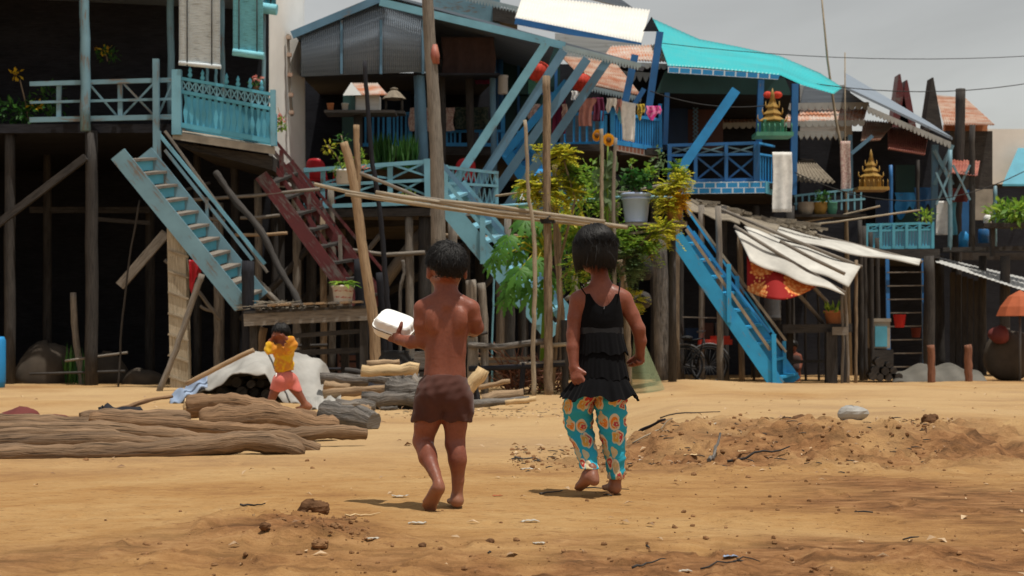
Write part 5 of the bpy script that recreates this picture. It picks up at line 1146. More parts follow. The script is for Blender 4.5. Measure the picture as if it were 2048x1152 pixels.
for i, (x, Y, w, h, m) in enumerate(((610, 28.5, 60, 40, 'grey'), (700, 28.8, 44, 60, 'brownw'), (470, 28.6, 50, 36, 'dark'), (560, 29.4, 44, 70, 'grey'), (830, 28.9, 50, 50, 'dark'), (1040, 28.4, 46, 40, 'grey'), (1180, 28.8, 60, 34, 'brownw'))):
    g = G(x, Y); W_, H_ = M(w, Y), M(h, Y)
    cr = thing('crate', g, ['grey slatted crate behind the plank bench', 'brown slatted crate behind the printed bucket', 'low dark crate by the charred bench post', 'tall grey crate in the deep shade', 'dark crate behind the small child', 'grey crate behind the garden fence', 'low brown crate behind the girl'][i], 'crate', 'crates stored under the houses')
    part('inner_box', K['black'], cr, lambda b: b.box(g + V((0, 0, H_ / 2)), W_ * .94, .40, H_ * .96))
    for k in range(4): part('slat', K[m], cr, lambda b: b.bar(g + V((-W_ / 2, -.22, H_ * (.14 + .24 * k))), g + V((W_ / 2, -.22, H_ * (.14 + .24 * k))), H_ * .17, .02))
    for sx in (-1, 1): part('corner', K[m], cr, lambda b: b.bar(g + V((sx * W_ * .46, -.24, 0)), g + V((sx * W_ * .46, -.24, H_)), W_ * .08, .025))
# ================================================================== shrines, lanterns, laundry
def shrine(label, px, y_top, y_bot, Y, w, mw, mr, tiers=3, postm=None, extra=None):
    c = P(px, y_bot, Y); W = M(w, Y); H = M(y_bot - y_top, Y)
    t = thing('spirit_house', c, label, 'shrine', 'small spirit houses on platforms')
    part('platform', K[mw], t, lambda b: b.box(c + V((0, 0, H * .04)), W, W * .8, H * .08))
    for sx in (-1, 1):
        for sy in (-1, 1):
            part('column', K[mw], t, lambda b: b.lathe(c + V((sx * W * .24, sy * W * .2, H * .08)), [(W * .05, 0), (W * .04, H * .25), (W * .055, H * .27)], 8))
    part('cella', K[mw], t, lambda b: b.box(c + V((0, .05, H * .2)), W * .36, W * .3, H * .25))
    z = .33; ww = .72
    for k in range(tiers):
        zz_ = c + V((0, 0, H * z)); h = H * .17; r = W * ww * .5
        part('roof_tier', K[mr], t, lambda b: b.lathe(zz_, [(r, 0), (r * 1.02, h * .1), (r * .62, h * .55), (r * .45, h), (.01, h)], 4, False))
        for sx in (-1, 1): part('horn', K[mr], t, lambda b: b.tube([zz_ + V((sx * r * .95, 0, 0)), zz_ + V((sx * r * 1.12, 0, h * .35)), zz_ + V((sx * r * 1.1, 0, h * .85))], [W * .03, W * .02, .004], 5))
        z += .14; ww *= .68
    part('spire', K[mr], t, lambda b: b.lathe(c + V((0, 0, H * z)), [(W * .09, 0), (W * .05, H * .10), (W * .06, H * .12), (.004, H * (1.02 - z))], 8))
    for k in range(7): part('finial', K[mw], t, lambda b, k=k: b.lathe(c + V((W * (-.45 + .15 * k), -W * .38, H * .08)), [(W * .02, 0), (W * .015, H * .1), (W * .025, H * .12), (.003, H * .18)], 6))
    return t
shrine('mint green and gold shrine on the corner of the deep blue balcony', 1545, 178, 275, 30.3, 74, 'mint', 'gold')
shrine('yellow shrine standing on a platform near the hanging pink banner', 1742, 300, 382, 32.5, 62, 'gold', 'gold')
# little corrugated spirit house
c = P(728, 224, 29.4)
sp = thing('spirit_house', c, 'little tin roofed spirit house on a plank platform before the dark gable', 'shrine', 'small spirit houses on platforms')
part('platform', K['dark'], sp, lambda b: b.box(P(722, 227, 29.3), M(140, 29.3), .6, .05))
part('wall', K['zinc'], sp, lambda b: b.box(P(735, 209, 29.5), M(50, 29.5), .42, M(32, 29.5)))
part('dark_front', K['green'], sp, lambda b: b.box(P(700, 209, 29.4), M(24, 29.4), .35, M(30, 29.4)))
part('roof', K['rusts'], sp, lambda b: corr_sheet(b, P(702, 166, 29.7), P(755, 166, 29.7), P(776, 190, 29.1), P(722, 190, 29.1), 12, .012))
part('roof', K['zinc'], sp, lambda b: b.prism([P(702, 166, 29.7), P(722, 190, 29.1), P(686, 191, 29.3)], (0, .03, .02)))
part('post', K['dark'], sp, lambda b: b.tube([P(716, 228, 29.4), P(716, 420, 29.4)], .09, 7))
for i, x in enumerate((661, 690)): MB().lathe(P(x, 224, 29.15), [(.05, 0), (.07, .16), (.075, .16), (.06, .15), (.01, .15)], 12).build('cup', K['zinc' if i else 'terra'], label=['clear brown offering cup at the end of the shrine platform', 'pale offering cup beside the tin roofed spirit house'][i], cat='cup')
sp2 = thing('spirit_house', P(790, 224, 29.8), 'small thatched shrine beside the tin roofed spirit house', 'shrine', 'small spirit houses on platforms')
part('roof', K['thatch'], sp2, lambda b: b.lathe(P(788, 198, 29.8), [(M(24, 29.8), 0), (M(13, 29.8), .12), (.02, .2)], 8, False))
part('roof_tip', K['thatch'], sp2, lambda b: b.lathe(P(788, 180, 29.8), [(.07, 0), (.08, .03), (.01, .05)], 8))
for x in (772, 804): part('column', K['dark'], sp2, lambda b, x=x: b.tube([P(x, 198, 29.8), P(x, 226, 29.8)], .03, 6))
part('platform', K['dark'], sp2, lambda b: b.box(P(789, 227, 29.8), .42, .4, .05))
def lantern(label, px, py, Y, r):
    c = P(px, py, Y); r = M(r, Y)
    t = thing('paper_lantern', c - V((0, 0, r)), label, 'lantern', 'red paper lanterns')
    def shell(b):
        n, m_ = 40, 12; 
        def fn(u, v):
            a = 2 * PI * u; p = PI * (v * .86 + .07) - PI / 2; rr = r * (1 + .03 * math.cos(20 * a)) * math.cos(p) ** .85
            return c + V((math.cos(a) * rr, math.sin(a) * rr, math.sin(p) * r * .86))
        b.grid(fn, n * 2, m_, True)
    part('shade', K['redp'], t, shell)
    for s in (-1, 1): part('cap', K['gold'], t, lambda b: b.lathe(c + V((0, 0, s * r * .86 - .02)), [(r * .28, 0), (r * .28, .04)], 12))
    part('cord', K['rope'], t, lambda b: b.tube([c + V((0, 0, r * .86)), c + V((0, 0, r * 1.9))], .008, 5))
lantern('largest red paper lantern hanging between the slanted struts', 1077, 143, 29.9, 23)
lantern('second red paper lantern above the drying pink shirt', 1163, 165, 29.9, 21)
tt = thing('lantern_bow', P(1545, 200, 30.6), 'red bow shaped decoration hanging over the mint green shrine', 'decoration')
for sx in (-1, 1): part('bow_loop', K['redp'], tt, lambda b: lump(b, P(1545 + sx * 10, 190, 30.6), M(9, 30.6), .8, 3 + sx, 12, .12))
part('bow_tail', K['redp'], tt, lambda b: b.bar(*PB(1545, 192, 1545, 214, 30.6, 7, .03)))
def hang(label, x1, x2, ytop, ybot, Y, m, name='garment', shape='cloth', amp=.03, wv=14, cat='laundry', grp='laundry hung out to dry'):
    """cloth hung from its top edge; outline per shape"""
    w = x2 - x1
    def fn(u, v):
        x = x1 + w * u; y = ytop + (ybot - ytop) * v
        if shape == 'shirt':
            k = 1.0 if v < .28 else .62; x = (x1 + x2) / 2 + (u - .5) * w * k; y = ytop + (ybot - ytop) * v * (1 if .12 < u < .88 else .42 if v < .28 else 1)
        elif shape == 'trousers':
            s = sst(.35, .45, v); g = .10 * s * (1 if u > .5 else -1) * (1 - abs(u - .5) * 2); x += g * w * 1.5; x = (x1 + x2) / 2 + (x - (x1 + x2) / 2) * (1 - .25 * v); y += (u - .5) * 6
        elif shape == 'rag': y = ytop + (ybot - ytop) * v * (.75 + .25 * math.sin(u * 7 + x1))
        return P(x, y, Y) + V((.4 * amp * math.sin(v * 6 + x1), amp * math.sin(u * wv + x1) * (.3 + .7 * v), 0))
    return MB().grid(fn, 22, 16, True, (0, .008, 0)).build(name, K[m], label=label, cat=cat, group=grp)
hang('dusty pink shirt drying above the blue balcony', 1150, 1192, 196, 252, 30.3, 'pink', shape='shirt')
hang('plum coloured skirt drying beside the pink shirt', 1104, 1132, 196, 268, 30.35, 'plum')
hang('short pale mauve rag next to the plum skirt', 1124, 1134, 208, 245, 30.25, 'patt', shape='rag')
hang('dark maroon cloth drying behind the pink shirt', 1186, 1208, 195, 242, 30.5, 'plum')
hang('white sun cap like bundle of cotton hung on the balcony line', 1213, 1233, 196, 226, 30.2, 'wcloth', shape='rag')
hang('pink and aqua slip drying next to the white bundle', 1232, 1243, 198, 228, 30.25, 'pink', shape='rag')
hang('aqua blouse hung low behind the white trousers', 1229, 1252, 205, 248, 30.32, 'aqua', shape='rag')
hang('long white trousers draped over the bright blue balusters', 1241, 1272, 204, 282, 30.28, 'wcloth', shape='trousers', amp=.012)
hang('mustard printed cloth drying on the balcony rail', 1274, 1290, 208, 242, 30.7, 'yelg', shape='rag')
hang('magenta blouse at the far end of the balcony rail', 1293, 1322, 212, 242, 31.0, 'magenta', shape='rag')
hang('lilac striped shirt drying deep inside the blue balcony', 1050, 1080, 208, 238, 31.4, 'patt', shape='shirt')
hang('white paper sheet glimpsed below the second lantern', 1143, 1163, 182, 200, 31, 'wcloth', 'paper_sheet', cat='paper')
hang('long white cloth hanging from the corner of the deep blue balcony', 1545, 1584, 304, 424, 31.0, 'wcloth', 'hanging_cloth', 'cloth', .022, 11, 'cloth')
hang('narrow pink and white banner hanging by the bamboo mast', 1681, 1701, 282, 384, 33.6, 'patt', 'hanging_cloth', 'cloth', .02, 8, 'cloth')
hang('brown curtain hanging under the gable eave', 884, 990, 74, 152, 30.9, 'browncl', 'curtain', 'cloth', .05, 20, 'curtain')
hang('dark red curtain in the shade behind the posts', 950, 988, 138, 168, 31.8, 'plum', 'curtain', 'cloth', .04, 14, 'curtain')
hang('pale flowered sheet hung over the inner blue railing', 818, 908, 215, 262, 31.6, 'patt', 'hanging_cloth', 'cloth', .05, 16, 'cloth')
hang('dark green printed sheet beside the flowered one', 908, 978, 214, 258, 31.75, 'yelg', 'hanging_cloth', 'cloth', .05, 16, 'cloth').data.materials[0] = cloth('dark_printed_cotton', (.02, .035, .03), (.06, .07, .05), 20)
hang('bright red cloth scrap hanging behind the woven bamboo post', 376, 400, 520, 588, 26.6, 'red', 'hanging_cloth', 'rag', .04, 9, 'cloth')
MB().lathe(P(1006, 188, 31.8), [(.10, 0), (.10, .34), (.11, .34), (.11, .38), (.02, .38)], 14).build('tin_can', K['foam'], label='white tin standing on the window ledge of the blue wall', cat='tin')
for i, (x, col) in enumerate(((1046, 'green'), (1066, 'mint'))): MB().box(P(x, 175, 32.5), .2, .2, .3).build('storage_box', K[col], label=['dark green box on the shelf behind the first lantern', 'mint box on the shelf behind the first lantern'][i], cat='box')

# blinds
def blind(label, x1, x2, y1, y2, Y, m, roll):
    t = thing('bamboo_blind', P((x1 + x2) / 2, y2, Y), label, 'blind', 'rolled blinds of the balcony')
    n = 46
    def slats(b):
        def fn(u, v):
            vv = int(v * n) / n
            return P(lerp(x1, x2, u) + (y2 - y1) * 0, lerp(y1, y2, v) + u * 6, Y + .012 * math.cos(v * n * 2 * PI) + .03 * math.sin(u * 3))
        b.grid(fn, 8, n * 4, True, (0, .01, 0))
    part('slat_sheet', m, t, slats)
    for u in (.2, .8): part('cord', K['rope'], t, lambda b: b.tube([P(lerp(x1, x2, u), y1, Y - .03), P(lerp(x1, x2, u), y2 + 4, Y - .03)], .012, 5))
    part('roll', m, t, lambda b: b.tube([P(x1, y2 - 2, Y), P(x2 + 2, y2 + 6, Y)], M(roll, Y), 12, squash=.9))
    return t
bw = wood('white_blind_slat', (.80, .88, .92), (.62, .69, .72), .8, 20); bc = wood('aqua_blind_slat', (.30, .74, .86), (.20, .55, .66), .8, 20)
blind('tall whitish bamboo blind lowered over the dark balcony opening', 358, 440, -30, 128, 26.95, bw, 5)
blind('aqua blue bamboo blind with a thick roll at its foot', 466, 526, -30, 106, 26.9, bc, 8)
blind('short aqua blind rolled up high at the balcony end', 500, 552, -30, 14, 27.3, bc, 12)
# chair on terrace
def chair(label, px, py, Y, m, rz=0.3):
    c = P(px, py, Y); t = thing('plastic_chair', c, label, 'chair', 'red plastic chairs on the terrace')
    R_ = lambda x, y, z: c + V((x * math.cos(rz) - y * math.sin(rz), x * math.sin(rz) + y * math.cos(rz), z))
    part('seat', K[m], t, lambda b: b.prism([R_(-.2, -.2, .42), R_(.2, -.2, .42), R_(.18, .2, .42), R_(-.18, .2, .42)], (0, 0, .025)))
    def bk_(b): b.grid(lambda u, v: R_((u - .5) * .44 * (1 - .12 * v), -.2 - .1 * v + .08 * (2 * u - 1) ** 2, .43 + .4 * v * (1 - .25 * (2 * u - 1) ** 4)), 10, 6, True, (0, .015, 0))
    part('backrest', K[m], t, bk_)
    for sx in (-1, 1):
        for sy in (-1, 1): part('leg', K[m], t, lambda b: b.tube([R_(sx * .18, sy * .18, .42), R_(sx * .22, sy * .22, 0)], [.022, .018], 6))
        part('armrest', K[m], t, lambda b: b.tube([R_(sx * .21, -.2, .62), R_(sx * .24, 0, .64), R_(sx * .22, .18, .60), R_(sx * .21, .19, .42)], [.02] * 4, 6))
chair('bright red plastic chair on the terrace beside the tall timber pole', 928, 403, 30.6, 'red', .2)
chair('red plastic chair half hidden by the white flower pot', 640, 405, 30.0, 'red', -.3)

# ================================================================== awning, table, things under it
aw = thing('awning', G(1600, 29.5), 'lean-to awning of greyed white sheets sloping over the low table', 'awning')
def asheet(pts, Ys, name='sheet', m='sheet', ridge=None):
    a, b, c_, d = [P(x, y, Y) for (x, y), Y in zip(pts, Ys)]
    part(name, K[m], aw, lambda mb: mb.grid(lambda u, v: a.lerp(b, u).lerp(d.lerp(c_, u), v) + V((0, 0, .02 * math.sin(u * 14 + v * 3) - .05 * math.sin(PI * u) * v)), 24, 8, True, (0, 0, -.02)))
asheet([(1372, 402), (1480, 430), (1480, 446), (1372, 414)], (30.5, 29.8, 29, 29.8), m='thatch')
asheet([(1440, 408), (1560, 452), (1545, 474), (1448, 422)], (31, 30, 29.2, 30), m='thatch')
asheet([(1520, 446), (1842, 520), (1838, 527), (1540, 468)], (30.8, 30.4, 29.3, 29.3))
asheet([(1488, 452), (1722, 533), (1697, 570), (1505, 481)], (29.2, 28.6, 27.8, 28.4))
asheet([(1470, 460), (1655, 564), (1690, 586), (1500, 520)], (28.4, 27.75, 27.5, 27.8))
for p in ((1372, 400, 1845, 524, 31.0), (1440, 418, 1724, 534, 29.0), (1468, 452, 1690, 586, 28.2), (1560, 482, 1690, 548, 28.05)): part('batten', K['grey'], aw, lambda b: b.tube([P(p[0], p[1], p[4]), P((p[0] + p[2]) / 2, (p[1] + p[3]) / 2 + 2, p[4] - .2), P(p[2], p[3], p[4] - .4)], .035, 6))
for (x1, y1, x2, y2) in ((1600, 545, 1655, 605), (1560, 545, 1650, 650), (1690, 530, 1688, 640)): part('prop', K['grey'], aw, lambda b: b.tube([P(x1, y1, 28.6), P(x2, y2, 28.9)], .04, 6))
mb = MB()
for k in range(60):
    x = R.uniform(1380, 1640); y = 405 + (x - 1380) * .22 + R.uniform(-8, 8); mb.bar(P(x, y, 30.4), P(x + R.uniform(10, 45), y + R.uniform(2, 14), 30.2), .05, .015)
mb.build('thatch_scraps', K['thatch'], aw)
for (x1, y1, x2, y2, Y, l, m) in ((1500, 462, 1840, 420, 31, 'long pale rod resting above the awning battens', 'bamboo'), (1600, 445, 1760, 412, 33, 'thin rod under the clay pots of the far ledge', 'bamboo')):
    pole(l, [(x1, y1), ((x1 + x2) / 2, (y1 + y2) / 2 + 3), (x2, y2)], 4, m, Y, name='rod', grp='rods of the awning')
rm, nt, bs = mat('red_cloth_with_orange_flowers'); o_ = ocoord(nt)
vo = nd(nt, 'ShaderNodeTexVoronoi', None, Vector=o_, Scale=1.9, Randomness=.6)
pet = nd(nt, 'ShaderNodeTexVoronoi', None, Vector=o_, Scale=16.0)
ins = ramp(nt, mth(nt, 'ADD', vo.outputs[0], mth(nt, 'MULTIPLY', pet.outputs[0], .25)), [(.62, 1), (.67, 0)])
fl = mixc(nt, ramp(nt, pet.outputs[0], [(.2, 0), (.6, 1)]), (.85, .42, .14), (.62, .15, .03))
out(nt, bs, mixc(nt, ins, (.30, .014, .012), fl), .85)
K['redfl'] = rm
MB().grid(lambda u, v: P(1494 + 152 * u, 510 + 72 * v * (1 - .25 * u) + 50 * u * (1 - v) + 26 * math.sin(PI * u) * v, 28.0 - .5 * v * math.sin(PI * u)) + V((0, .06 * math.sin(u * 12), 0)), 28, 14, True, (0, .012, 0)).build('hanging_cloth', rm, label='red cloth with orange flower rosettes sagging under the awning', cat='cloth', group='laundry hung out to dry')
tb = thing('table', G(1640, 29), 'rough low plank table with dark legs under the awning', 'table')
bars('top', K['dark'], tb, [PB(1558, 658, 1695, 656, 28.8, 17, .8)])
part('top_end', K['grey'], tb, lambda b: b.bar(*PB(1664, 662, 1696, 662, 28.3, 16, .06)))
for x, Y, w in ((1662, 28.4, 22), (1580, 29.2, 10), (1690, 29.2, 9)): bars('leg', K['dark'], tb, [(P(x, 664, Y), G(x, Y, -.05), M(w, Y), .18)])
bars('stretcher', K['dark'], tb, [PB(1580, 724, 1655, 722, 29.0, 6, .05)])
for k in range(7): pole(['first', 'second', 'third', 'fourth', 'fifth', 'sixth', 'seventh'][k] + ' thin slat post of the shaded wall under the awning', [(1480 + k * 26, 540), (1481 + k * 26, 640)], 5, 'dark', 30.5, base=1482 + k * 26, name='slat_post', grp='slat posts of the shaded wall')
MB().lathe(P(1545, 640, 29.6), [(.17, 0)] + [(.17 - .01 * (k % 2), .06 + k * .05) for k in range(14)] + [(.16, .76)], 14).build('coiled_hose', K['steel'], label='ribbed grey coil standing on the low table', cat='hose')
hb = MB(); hb.box(P(1430, 684, 29.4), .62, .3, .1); hb.box(P(1440, 678, 29.4), .35, .22, .12); hb.build('plastic_basket', K['redp'], label='orange red plastic basket in the dark beside the azure stairs', cat='basket')
MB().bar(*PB(1365, 634, 1440, 636, 29.5, 2.5, .03)).build('rod', K['grey'], label='thin rod slung between posts above the bicycle', cat='rod')
MB().box(P(1400, 690, 30.2), M(80, 30), .6, .06).build('shelf_board', K['dark'], label='dark board shelf behind the bicycle', cat='shelf')
for i, (x, y, w, h, m) in enumerate(((1385, 668, 30, 24, 'navy'), (1412, 662, 26, 32, 'brownw'), (1436, 660, 14, 30, 'steel'))): MB().box(P(x, y, 30.2), M(w, 30), .3, M(h, 30)).build('storage_box', K[m], label=['navy crate on the dark shelf', 'brown carton on the dark shelf', 'grey tin box at the end of the dark shelf'][i], cat='box')
# bicycle
bi = thing('bicycle', G(1400, 28.9), 'black bicycle parked in the dark under the house beside the azure stairs', 'bicycle')
def wheel(px):
    c = P(px, 0, 28.9); c.z = gz(c.x, c.y) + .34
    t_ = part('wheel', K['steel'], bi, lambda b: b.tube([c + V((.32 * math.cos(a), 0, .32 * math.sin(a))) for a in np.linspace(0, 2 * PI, 33)], .012, 6, False))
    part('tyre', K['rub'], t_, lambda b: b.tube([c + V((.345 * math.cos(a), 0, .345 * math.sin(a))) for a in np.linspace(0, 2 * PI, 33)], .022, 6, False))
    part('spokes', K['steel'], t_, lambda b: [b.tube([c, c + V((.32 * math.cos(a), 0, .32 * math.sin(a)))], .004, 4) for a in np.linspace(0, 2 * PI, 18)])
    part('mudguard', K['steel'], bi, lambda b: b.tube([c + V((.40 * math.cos(a), 0, .40 * math.sin(a))) for a in np.linspace(.3, 2.4, 14)], .02, 6))
    return c
w1, w2 = wheel(1368), wheel(1418)
w2 = w2; hub = (w1 + w2) / 2 + V((0, 0, -.05)); st_ = (w1 + w2) / 2 + V((-.02, 0, .42)); hd = w2 + V((-.1, 0, .5)); sd = hub + V((-.16, 0, .5))
part('frame', K['rub'], bi, lambda b: [b.tube(l, .018, 6) for l in ([w1, hub], [w1, sd], [hub, sd], [hub, hd], [sd, hd], [hd, w2])])
part('handlebar', K['steel'], bi, lambda b: b.tube([hd + V((-.1, -.25, .12)), hd + V((0, -.2, .14)), hd + V((0, 0, .1)), hd + V((0, .2, .14)), hd + V((-.1, .25, .12))], .014, 6))
part('saddle', K['rub'], bi, lambda b: lump(b, sd + V((-.02, 0, .06)), .12, .4, 2, 10, .08))
part('chain_guard', K['steel'], bi, lambda b: b.bar(w1, hub, .06, .02))
# fishing net hung by the post
def netm():
    m, nt, bs = mat('green_fishing_net'); uv = uvcoord(nt)
    s = nd(nt, 'ShaderNodeSeparateXYZ', None, Vector=mapped(nt, uv, 60, 60)); a = mth(nt, 'ADD', s.outputs[0], s.outputs[1]); b = mth(nt, 'SUBTRACT', s.outputs[0], s.outputs[1])
    k = mth(nt, 'MAXIMUM', ramp(nt, mth(nt, 'PINGPONG', a, .5), [(.12, 1), (.2, 0)]), ramp(nt, mth(nt, 'PINGPONG', b, .5), [(.12, 1), (.2, 0)]))
    out(nt, bs, (.22, .26, .14), .8); nt.links.new(k, bs.inputs['Alpha']); return m
MB().grid(lambda u, v: P(lerp(1268, lerp(1262, 1282, v), 0) + u * lerp(10, 78, v) - 8 * v, lerp(660, 792 + 6 * u, v), 22.4 - .5 * v * math.sin(PI * u)), 24, 24, True).build('fishing_net', netm(), label='pale green fishing net hanging beside the girl in black', cat='net')
MB().lathe(P(1289, 560, 24.6), [(M(10, 24.6), 0), (M(17, 24.6), .1), (M(16, 24.6), .25), (M(10, 24.6), .38), (M(4, 24.6), .42)], 14).build('cloth_bag', K['rub'], label='grey bulging bag hanging in the dark beside the charred post', cat='bag')
mb = MB(); lump(mb, P(1285, 600, 24.9), M(20, 25), .8, 5, 20, .2, True); mb.build('cloth_bag', K['dark'], label='brown sack hanging below the grey bag', cat='bag')

# ================================================================== far side and shaded side clutter
cb = thing('cooler_box', G(1757, 32), 'white and light blue cooler box standing by the ladder', 'cooler')
part('body', K['conc'], cb, lambda b: b.box(G(1757, 32) + V((0, 0, .28)), M(36, 32), .45, .55)); part('front_panel', K['b_turq'], cb, lambda b: b.box(G(1762, 31.76) + V((0, 0, .26)), M(24, 32), .03, .42)); part('lid', K['conc'], cb, lambda b: b.box(G(1757, 32) + V((0, 0, .59)), M(39, 32), .49, .07))
cb.location.z += .62
for ch in (0,): MB().box(G(1757, 32) + V((0, 0, .3)), M(46, 32), .6, .6).build('crate', K['dark'], label='dark crate carrying the white and blue cooler', cat='crate')
mb = MB(); mb.lathe(P(1799, 655, 33.2), [(.10, 0), (.14, .28), (.15, .28), (.12, .27), (.01, .26)], 14); mb.build('bucket', K['red'], label='bright red bucket seen through the ladder', cat='bucket')
mb = MB(); mb.lathe(P(1832, 675, 34.2), [(.09, 0), (.12, .22), (.13, .22), (.01, .2)], 12); mb.build('bucket', K['redtarp'], label='dull red bucket in the dark behind the ladder', cat='bucket')
k = 0
for y in range(3):
    for x in range(4 - y):
        a = P(1745 + x * 17 + y * 8 + R.uniform(-3, 3), 755 - y * 14 + R.uniform(-3, 3), 29.5)
        MB().tube([a, a + V((.1, .7, 0))], M(8.5, 29.5) * R.uniform(.7, 1.1), 9, True, .15).build('firewood_log', K['dark'], label='round firewood log end stacked at the foot of the ladder', cat='firewood', group='firewood logs at the ladder foot')
MB().grid(lambda u, v: P(1785 + 215 * u, 766 - 38 * math.sin(PI * v) * (math.sin(PI * min(1, u * 1.1 + .05)) ** .4), 29.4 + 1.3 * v) + V((0, 0, .04 * math.sin(u * 22 + v * 5))), 34, 14, True, (0, 0, -.02)).build('tarpaulin', K['tarpd'], label='long greyed white tarpaulin bundle lying by the far posts', cat='tarpaulin')
for i, x in enumerate((1862, 1936)): pole(['reddish short post in front of the tarpaulin bundle', 'second reddish short post before the tarpaulin bundle'][i], [(x, 690), (x + 1, 730)], 15, 'brush', 29.0, base=x + 1, name='short_post', grp='reddish posts by the tarpaulin bundle')
um = thing('parasol', G(2035, 30), 'faded orange parasol at the far end of the street', 'parasol')
part('canopy', K['orange'], um, lambda b: b.lathe(P(2040, 632, 30), [(M(48, 30), 0), (M(40, 30), .18), (M(24, 30), .38), (.02, .5), (.01, .5)], 10, False)); part('pole', K['steel'], um, lambda b: b.tube([P(2040, 620, 30), G(2040, 30)], .025, 6))
mb = MB(); lump(mb, G(2020, 30.6, .5), .5, 1.0, 4, 20, .2, True); mb.build('sack', K['sack'], label='tall brown sack standing under the orange parasol', cat='sack')
mb = MB(); lump(mb, G(1998, 30.2, .9), .22, .8, 6, 20, .2, True); mb.build('sack', K['redtarp'], label='dull red bundle beside the brown sack', cat='sack')
for i, (x, y, w, h, m, l, n_, ct) in enumerate(((1927, 480, 20, 34, 'b_mid', 'blue plastic jerrycan on the far ledge', 'jerrycan', 'container'), (1967, 470, 22, 32, 'b_deep', 'dark blue jerrycan farther along the ledge', 'jerrycan', 'container'), (1975, 440, 16, 20, 'foam', 'white tub set on the far ledge', 'tub', 'container'))):
    MB().lathe(P(x, y + h / 2, 35), [(M(w / 2, 35), 0), (M(w / 2, 35), M(h * .8, 35)), (M(w / 4, 35), M(h, 35)), (.01, M(h, 35))], 12).build(n_, K[m], label=l, cat=ct)
hang('red patterned cloth hanging on the far post', 1895, 1935, 376, 404, 35.2, 'redtarp', 'hanging_cloth', 'cloth', .05, 9, 'cloth')
hang('royal blue cloth hanging in the far dark doorway', 1790, 1830, 385, 440, 36.5, 'b_mid', 'hanging_cloth', 'rag', .05, 9, 'cloth')
hang('indigo cloth hanging next to the royal blue one', 1828, 1868, 375, 440, 36.6, 'b_deep', 'hanging_cloth', 'rag', .05, 9, 'cloth')
hang('white sheet hanging beside the far blue jerrycan', 1872, 1900, 402, 470, 35.4, 'wcloth', 'hanging_cloth', 'cloth', .02, 9, 'cloth')
hang('pale blue sheet hanging under the red patterned cloth', 1900, 1912, 400, 470, 35.3, 'aqua', 'hanging_cloth', 'cloth', .05, 9, 'cloth')
shrub('lime green bush at the far end of the street', P(2030, 450, 34), [(34, [(2030, 450), (2030, 420)], 4)], [(2030, 424, 34, 60, 24, 420, .2, .08, 'l_mid')], 'l_mid', grp='far plants')
shrub('small ledge plant beside the light turquoise balcony', P(1850, 445, 33.5), [(33.5, [(1850, 445), (1848, 432)], 2)], [(1850, 432, 33.5, 20, 12, 70, .13, .05, 'l_mid')], 'l_mid', grp='far plants')
shrub('leafy pot plant on the ledge below the white hanging cloth', P(1645, 405, 33), [(33, [(1645, 405), (1645, 395)], 2)], [(1645, 394, 33, 18, 10, 60, .13, .06, 'l_dark')], 'l_dark', grp='far plants')
pr = thing('ledge_railing', P(1630, 430, 33.4), 'pale blue low railing with pots behind the white hanging cloth', 'railing')
bars('rail', K['b_pale'], pr, [PB(1588, 392, 1730, 376, 33.5, 4, .05), PB(1588, 408, 1730, 398, 33.5, 4, .05)]); bars('baluster', K['b_pale'], pr, [PB(1592 + k * 13, 392 - k * 1.4, 1592 + k * 13, 420, 33.5, 3, .04) for k in range(11)])
for x, w, m, l in ((1612, 34, 'conc', 'wide grey jar on the ledge below the white hanging cloth'), (1640, 30, 'gold', 'yellowish pot on the ledge next to the wide grey jar'), (1664, 22, 'mint', 'mint pot at the end of the ledge')):
    MB().lathe(P(x, 430, 33.1), [(M(w * .35, 33), 0), (M(w * .5, 33), .15), (M(w * .48, 33), .25), (M(w * .52, 33), .27), (.01, .25)], 14).build('flower_pot', K[m], label=l, cat='flower pot')
part('board', K['dark'], pr, lambda b: b.box(P(1650, 434, 33.2), M(150, 33), .8, .06))
# shaded corner under the first house
for i, (x, y, Y, r, sq, m, l) in enumerate(((95, 745, 28.5, 62, .95, 'sack', 'tall brown sack slumped in the dark undercroft'), (205, 752, 28.9, 50, .9, 'sack', 'second brown sack leaning beside the tall one'), (285, 765, 28.2, 38, .7, 'sack', 'small brown sack near the pale slanting brace pole'), (40, 842, 13, 46, .6, 'redtarp', 'dull red bundle heaped behind the driftwood logs'), (110, 846, 12.8, 34, .5, 'redtarp', 'flattened red bundle end on the driftwood logs'))):
    mb = MB(); lump(mb, P(x, y, Y), M(r, Y), sq, i + 2, 20, .22, True); mb.build('sack' if i < 3 else 'bundle', K[m], label=l, cat='sack' if i < 3 else 'bundle')
MB().lathe(G(-8, 26), [(.14, 0), (.16, .1), (.16, .8), (.13, .86), (.01, .86)], 16).build('water_drum', K['b_mid'], label='blue plastic drum at the edge of the dark undercroft', cat='drum')
tall_grass('weedy green stalks by the sacks in the dark undercroft', 130, 180, 690, 775, 27.9, 30, 'l_dark', 'weed')
for i, (x1, y1, x2, y2, Y) in enumerate(((130, 722, 255, 705, 27.6), (60, 748, 250, 742, 27.5))): pole(['thin pale rod lying over the sacks', 'dark lower rod lying over the sacks'][i], [(x1, y1), (x2, y2)], 5, 'grey' if i == 0 else 'dark', Y, name='rod', grp='rods lying in the undercroft')
